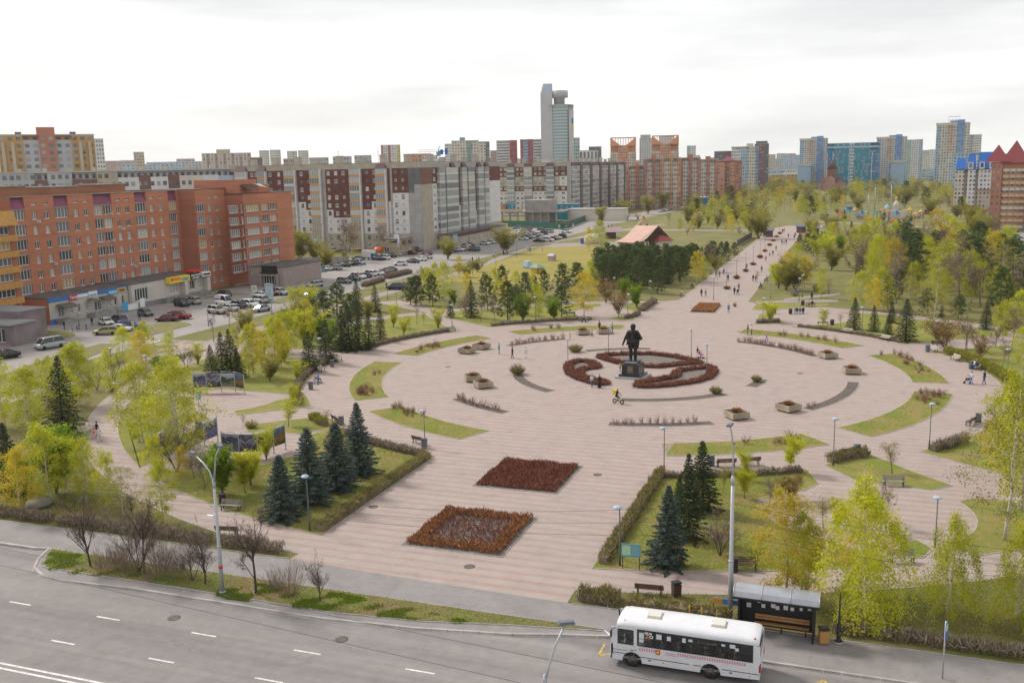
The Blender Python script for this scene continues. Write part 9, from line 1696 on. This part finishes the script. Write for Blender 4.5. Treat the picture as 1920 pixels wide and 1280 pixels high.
for wx in WXS:
 for y0,y1 in ((.02,.5),(BW-.5,BW-.02)):
  q = MB(); n = 12
  for i in range(n): a,b = math.pi*i/n,math.pi*(i+1)/n; q.poly([(wx-.56*math.cos(a),y0,.38+.56*math.sin(a)),(wx-.56*math.cos(b),y0,.38+.56*math.sin(b)),(wx-.56*math.cos(b),y1,.38+.56*math.sin(b)),(wx-.56*math.cos(a),y1,.38+.56*math.sin(a))])
  q.build('wheel_arch',M_TRIM,BUS)
 for y in (.17,BW-.17):
  q = MB(); nn = 20; q.loft([[(r*math.cos(2*math.pi*j/nn),yy,r*math.sin(2*math.pi*j/nn)) for j in range(nn)] for yy,r in ((-.13,wr*.6),(-.14,wr*.9),(-.1,wr),(.1,wr),(.14,wr*.9),(.13,wr*.6))]); wo = q.build('wheel',M_TYRE,BUS,(wx,y,wr)); s_ = -1 if y < 1 else 1
  q = MB(); q.loft([[(r*math.cos(2*math.pi*j/nn),s_*yy,r*math.sin(2*math.pi*j/nn)) for j in range(nn)] for yy,r in ((.142,wr*.6),(.13,wr*.5),(.06,wr*.42),(.05,wr*.2),(.13,wr*.18),(.14,.05))]); q.build('rim',mat('dusty_rim',(.16,.14,.13),.6),wo); q = MB(); [q.tube([(wr*.32*math.cos(t),s_*.06,wr*.32*math.sin(t)),(wr*.32*math.cos(t),s_*.09,wr*.32*math.sin(t))],.022,5) for t in [i*math.pi/3 for i in range(6)]]; q.build('wheel_bolts',M_RIM,wo)
# front and rear, raked front
q = MB(); FR = [(.02,.40),(-.06,.55),(-.10,.9),(-.04,1.25),(.10,1.36)]
for (a,za),(b,zb) in zip(FR[:-1],FR[1:]): q.poly([(a,BW,za),(a,0,za),(b,0,zb),(b,BW,zb)])
for y in (0,BW): q.poly([(0,y,.42),(.02,y,.40)]+[(a,y,z) for a,z in FR]+[(.1,y,1.36),(0,y,1.36)] if False else [(x,y,z) for x,z in FR]+[(.12,y,.9)])
q.build('front_panel',M_BUSW,BUS)
q = MB(); q.poly([(BL,0,.4),(BL,BW,.4),(BL+.03,BW,1.36),(BL+.03,0,1.36)]); q.poly([(BL+.03,0,1.36),(BL+.03,BW,1.36),(BL-.05,BW-.03,1.55),(BL-.05,.03,1.55)]); q.build('rear_panel',M_BUSW,BUS);
q = MB(); q.poly([(.1,BW,1.37),(.1,0,1.37),(.42,.05,2.45),(.42,BW-.05,2.45)]); q.build('windscreen',M_BUSG,BUS)
bb('rear_window',BL-.03,BL-.01,.35,BW-.35,1.6,2.3,M_CGLASS); q = MB(); q.poly([(BL-.02,.03,1.5),(BL-.02,BW-.03,1.5),(BL-.1,BW-.05,2.5),(BL-.1,.05,2.5)]); q.build('rear_upper_panel',M_BUSW,BUS)
# roof: rounded shell
rg_ = []
for x,dz,ins in ((.30,-.16,.10),(.42,-.05,.05),(.8,0,0),(BL/2,.03,0),(BL-.5,0,0),(BL-.2,-.03,.02),(BL-.06,-.12,.06)):
 rg_.append([(x,.03+ins,2.36),(x,.02+ins,2.50+dz*.5),(x,.10+ins,2.64+dz),(x,.32,2.74+dz),(x,BW/2,2.78+dz),(x,BW-.32,2.74+dz),(x,BW-.10-ins,2.64+dz),(x,BW-.02-ins,2.50+dz*.5),(x,BW-.03-ins,2.36)])
q = MB(); q.loft(rg_,0,cap=False,closed=False); q.poly([r_ for r_ in rg_[0]][::-1]); q.poly(rg_[-1]); q.build('roof',M_BUSW,BUS)
for x in (1.95,5.55):
 q = MB(); q.box(x,x+.75,BW/2-.38,BW/2+.38,2.79,2.9,top=(.04,.04)); q.build('roof_hatch',M_CREAM,BUS)
 bx(BUS,'hatch_frame',M_PTAN,x-.05,x+.8,BW/2-.43,BW/2+.43,2.77,2.79)
for x,y in ((.75,.25),(.75,BW-.25),(BL-.3,.2),(BL-.35,BW-.2)): q = MB(); q.lathe((x,y,2.66),[(.05,0),(.04,.07),(.01,.09)],8); q.build('marker_lamp',M_TAIL if x > 4 else mat('amber_lamp',(.6,.25,.02),.3),BUS)
# side windows (near side): driver's door, six panes; far side the same row
WN = [(1.55,2.42),(2.50,3.60),(3.68,4.78),(4.86,5.96),(6.04,7.16),(7.24,7.86)]
for y,s_ in ((-.004,-1),(BW+.004,1)):
 for a,b in WN:
  q = MB(); q.box(a,b,y-.008,y+.008,1.42,2.30); wo = q.build('side_window',M_BUSG,BUS); q = MB(); f = .035
  for x0,x1,z0,z1 in ((a-f,b+f,1.42-f,1.42),(a-f,b+f,2.30,2.30+f),(a-f,a,1.42,2.30),(b,b+f,1.42,2.30)): q.box(x0,x1,y-.014,y+.014,z0,z1)
  if b-a > 1: q.box((a+b)/2-.012,(a+b)/2+.012,y-.014,y+.014,1.42,2.3)
  q.build('window_rubber',M_TRIM,wo)
 q = MB()
 for x0,x1 in ((.0,.42),(1.28,1.50),(7.9,BL-.0)): q.box(x0,x1,y+(.0 if s_ < 0 else -.03),y+(.03 if s_ < 0 else .0),1.363,2.36)
 q.box(.42,1.28,y+(.0 if s_ < 0 else -.03),y+(.03 if s_ < 0 else 0),2.28,2.36); q.build('body_pillar',M_BUSW,BUS)
 bb('window_rail',1.5,7.9,y-.0 if s_ < 0 else y-.03,y+.03 if s_ < 0 else y,2.335,2.37,M_TRIM)
 for a,b in zip(WN[:-1],WN[1:]): bb('window_post',a[1]+.036,b[0]-.036,y+.0 if s_ < 0 else y-.03,y+.03 if s_ < 0 else y,1.363,2.333,M_TRIM)
bx(BUS,'driver_window',M_BUSG,.42,1.28,-.012,.004,1.40,2.2); q = MB()
for x0,x1,z0,z1 in ((.40,1.30,1.37,1.40),(.40,1.30,2.2,2.24),(.38,.42,1.37,2.24),(1.28,1.31,1.37,2.24)): q.box(x0,x1,-.016,.004,z0,z1)
q.build('driver_window_frame',M_TRIM,BUS)
q = MB();
for x in (.40,1.32): q.box(x-.006,x+.006,-.006,-.002,.62,1.36)
q.build('door_seam',M_PGREY,BUS); bb('door_handle',1.12,1.28,-.02,-.004,1.02,1.07,M_TRIM)
for x0,x1,z in ((1.35,5.1,.72),(6.25,BL-.05,.72),(.05,.95,.80)): bb('trim_strip',x0,x1,-.012,-.003,z-.018,z+.018,M_TRIM)
bb('skirt_strip',0.05,.95,-.012,-.003,.98,1.0,M_TRIM)
for k in range(44):         # red chevrons
 x = 1.62+.135*k
 if 2.45 < x < 3.75: continue
 q = MB(); z = 1.20; a = .06; c = .05; q.poly([(x+a,-.006,z+.095),(x,-.006,z),(x+c,-.006,z),(x+a+c,-.006,z+.095)]); q.poly([(x,-.006,z),(x+a,-.006,z-.095),(x+a+c,-.006,z-.095),(x+c,-.006,z)]); q.build('chevron',M_CHEV,BUS)
q = MB(); q.poly([(2.55,-.006,1.05),(2.69,-.006,.98),(2.83,-.006,1.05),(2.83,-.006,1.31),(2.55,-.006,1.31)]); em = q.build('coat_of_arms',mat('crest_red',(.5,.06,.03),.4),BUS); q = MB(); q.poly([(2.62,-.009,1.08),(2.76,-.009,1.08),(2.77,-.009,1.22),(2.69,-.009,1.27),(2.61,-.009,1.2)]); q.build('crest_figure',mat('crest_gold',(.65,.42,.04),.4),em)
text('side_lettering','Красноярск',(3.12,-.006,1.16),.10,M_CHEV,BUS,ext=.001); text('side_lettering','городской транспорт',(3.05,-.006,1.06),.07,M_CHEV,BUS,ext=.001)
text('window_lettering','Z',(1.98,-.016,1.93),.34,mat('z_orange',(.65,.22,.03),.5),BUS,ext=.001,bold=.01); text('window_lettering','O',(2.2,-.016,1.93),.28,M_SIGNW,BUS,ext=.001,bold=.01)
for x,z,w_,h in ((1.62,1.85,.28,.36),(1.62,1.62,.26,.2),(1.95,2.18,.2,.1),(2.2,2.17,.14,.1),(2.6,1.95,.3,.3),(3.2,1.95,.22,.26),(4.05,1.98,.2,.26),(4.4,2.08,.22,.14),(6.2,2.1,.2,.12),(6.65,2.05,.3,.22),(6.95,1.92,.18,.18)): bb('paper_notice',x,x+w_,-.022,-.015,z,z+h,mat('pale_paper',(.55,.6,.62),.7))
for x,z,m in ((.18,.72,MATS['amber_lamp']),(3.0,.58,MATS['amber_lamp']),(1.42,1.1,M_TAIL),(5.9,.55,MATS['amber_lamp']),(7.75,.55,MATS['amber_lamp'])): bb('side_marker',x-.05,x+.05,-.015,-.004,z-.025,z+.025,m)
bb('fuel_flap',4.45,4.68,-.02,-.003,.62,.84,M_BUSW); bb('grille',2.15,2.3,-.01,-.003,.55,.62,M_TRIM); bb('grille',6.65,6.8,-.01,-.003,.55,.62,M_TRIM)
for y in (-.01,BW-.14): bb('tail_light',BL-.05,BL+.045,y,y+.15,.85,1.28,M_TAIL)
bx(BUS,'headlight',M_HEAD,-.13,-.06,.15,.5,.72,.9); bx(BUS,'headlight',M_HEAD,-.13,-.06,BW-.5,BW-.15,.72,.9); bb('bumper',-.1,.06,.0,BW,.38,.55,M_BUSW)
q = MB(); q.tube([(.32,.02,2.3),(.12,-.2,2.32),(.05,-.24,2.2)],.018,5); q.box(.02,.1,-.32,-.16,1.85,2.22); q.build('wing_mirror',M_TRIM,BUS); q = MB(); q.tube([(.30,BW-.02,2.3),(.0,BW+.15,2.3),(-.08,BW+.15,2.2)],.018,5); q.box(-.12,-.04,BW+.08,BW+.24,1.85,2.22); q.build('wing_mirror',M_TRIM,BUS)
bb('steering_column',.45,.6,.4,.5,.62,1.3,M_BUSD)
for i in range(7):
 x = 2.0+.82*i
 for y in (.1,.58,BW-1.0,BW-.52): bb('passenger_seat',x,x+.1,y,y+.42,.62,1.62,mat('seat_grey',(.12,.13,.15),.8)); bb('seat_cushion',x-.4,x-.002,y,y+.42,.95,1.05,MATS['seat_grey'])
for i,(x,y,t) in enumerate(((.95,.35,'grey'),(2.35,.3,'blue'),(3.1,.3,'grey'),(3.95,.3,'cyan'),(4.75,.3,'brown'),(5.5,.3,'beige'),(6.35,.3,'beige'),(7.1,.3,'pink'),(5.6,1.7,'lilac'),(4.0,1.7,'black'))):
 person('sit',(BX0+x-.2,BYN+y),180,f'passenger in {t} seated behind the near bus windows' if y < 1 else f'passenger in {t} seated on the far side inside the bus',t,'black',i % 2,.95,.38,group='bus passengers')
labels_ = [o for o in bpy.data.objects if o.get('group') == 'bus passengers']; labels_.sort(key=lambda o: o.location.x)
for i,o in enumerate(labels_): o['label'] = o['label'].replace('passenger',('bus driver','first passenger','second passenger','third passenger','fourth passenger','fifth passenger','sixth passenger','seventh passenger','eighth passenger','ninth passenger')[i])
# ================================================================== finish: labels that single out each thing
ORD = ['leftmost','second from left','third from left','fourth from left','fifth from left','sixth from left','seventh from left','eighth from left','ninth from left','tenth from left','eleventh from left','twelfth from left']
_by = {}
for o,look,zone,at in AUTO: _by.setdefault((look,zone),[]).append((proj(at)[0],o))
for (look,zone),lst in _by.items():
 lst.sort(key=lambda t: t[0]); n = len(lst)
 for i,(x,o) in enumerate(lst):
  if n == 1: o['label'] = f'{look} {zone}'
  elif n <= 99: o['label'] = f'{look} {zone}, {"rightmost" if i == n-1 else ORD[i] if i < 12 else str(i+1)+"th from left"}'
  else: o['label'] = f'{look} {zone}, one of many alike'; o['group'] = f'{look} {zone}'
# ================================================================== the air: a thin even haze round everything
hz = MB(); hz.box(-7500,7500,-420,7500,-2.2,175); ho = hz.build('haze',mat('haze_air',(1,1,1))); ho['kind'] = 'stuff'
hm_ = MATS['haze_air'].node_tree; hm_.nodes.remove(hm_.nodes['Principled BSDF']); pv = hm_.nodes.new('ShaderNodeVolumePrincipled'); pv.inputs['Color'].default_value = (.93,.96,1,1); pv.inputs['Density'].default_value = .00006; pv.inputs['Anisotropy'].default_value = .2
hm_.links.new(pv.outputs[0],hm_.nodes['Material Output'].inputs['Volume'])
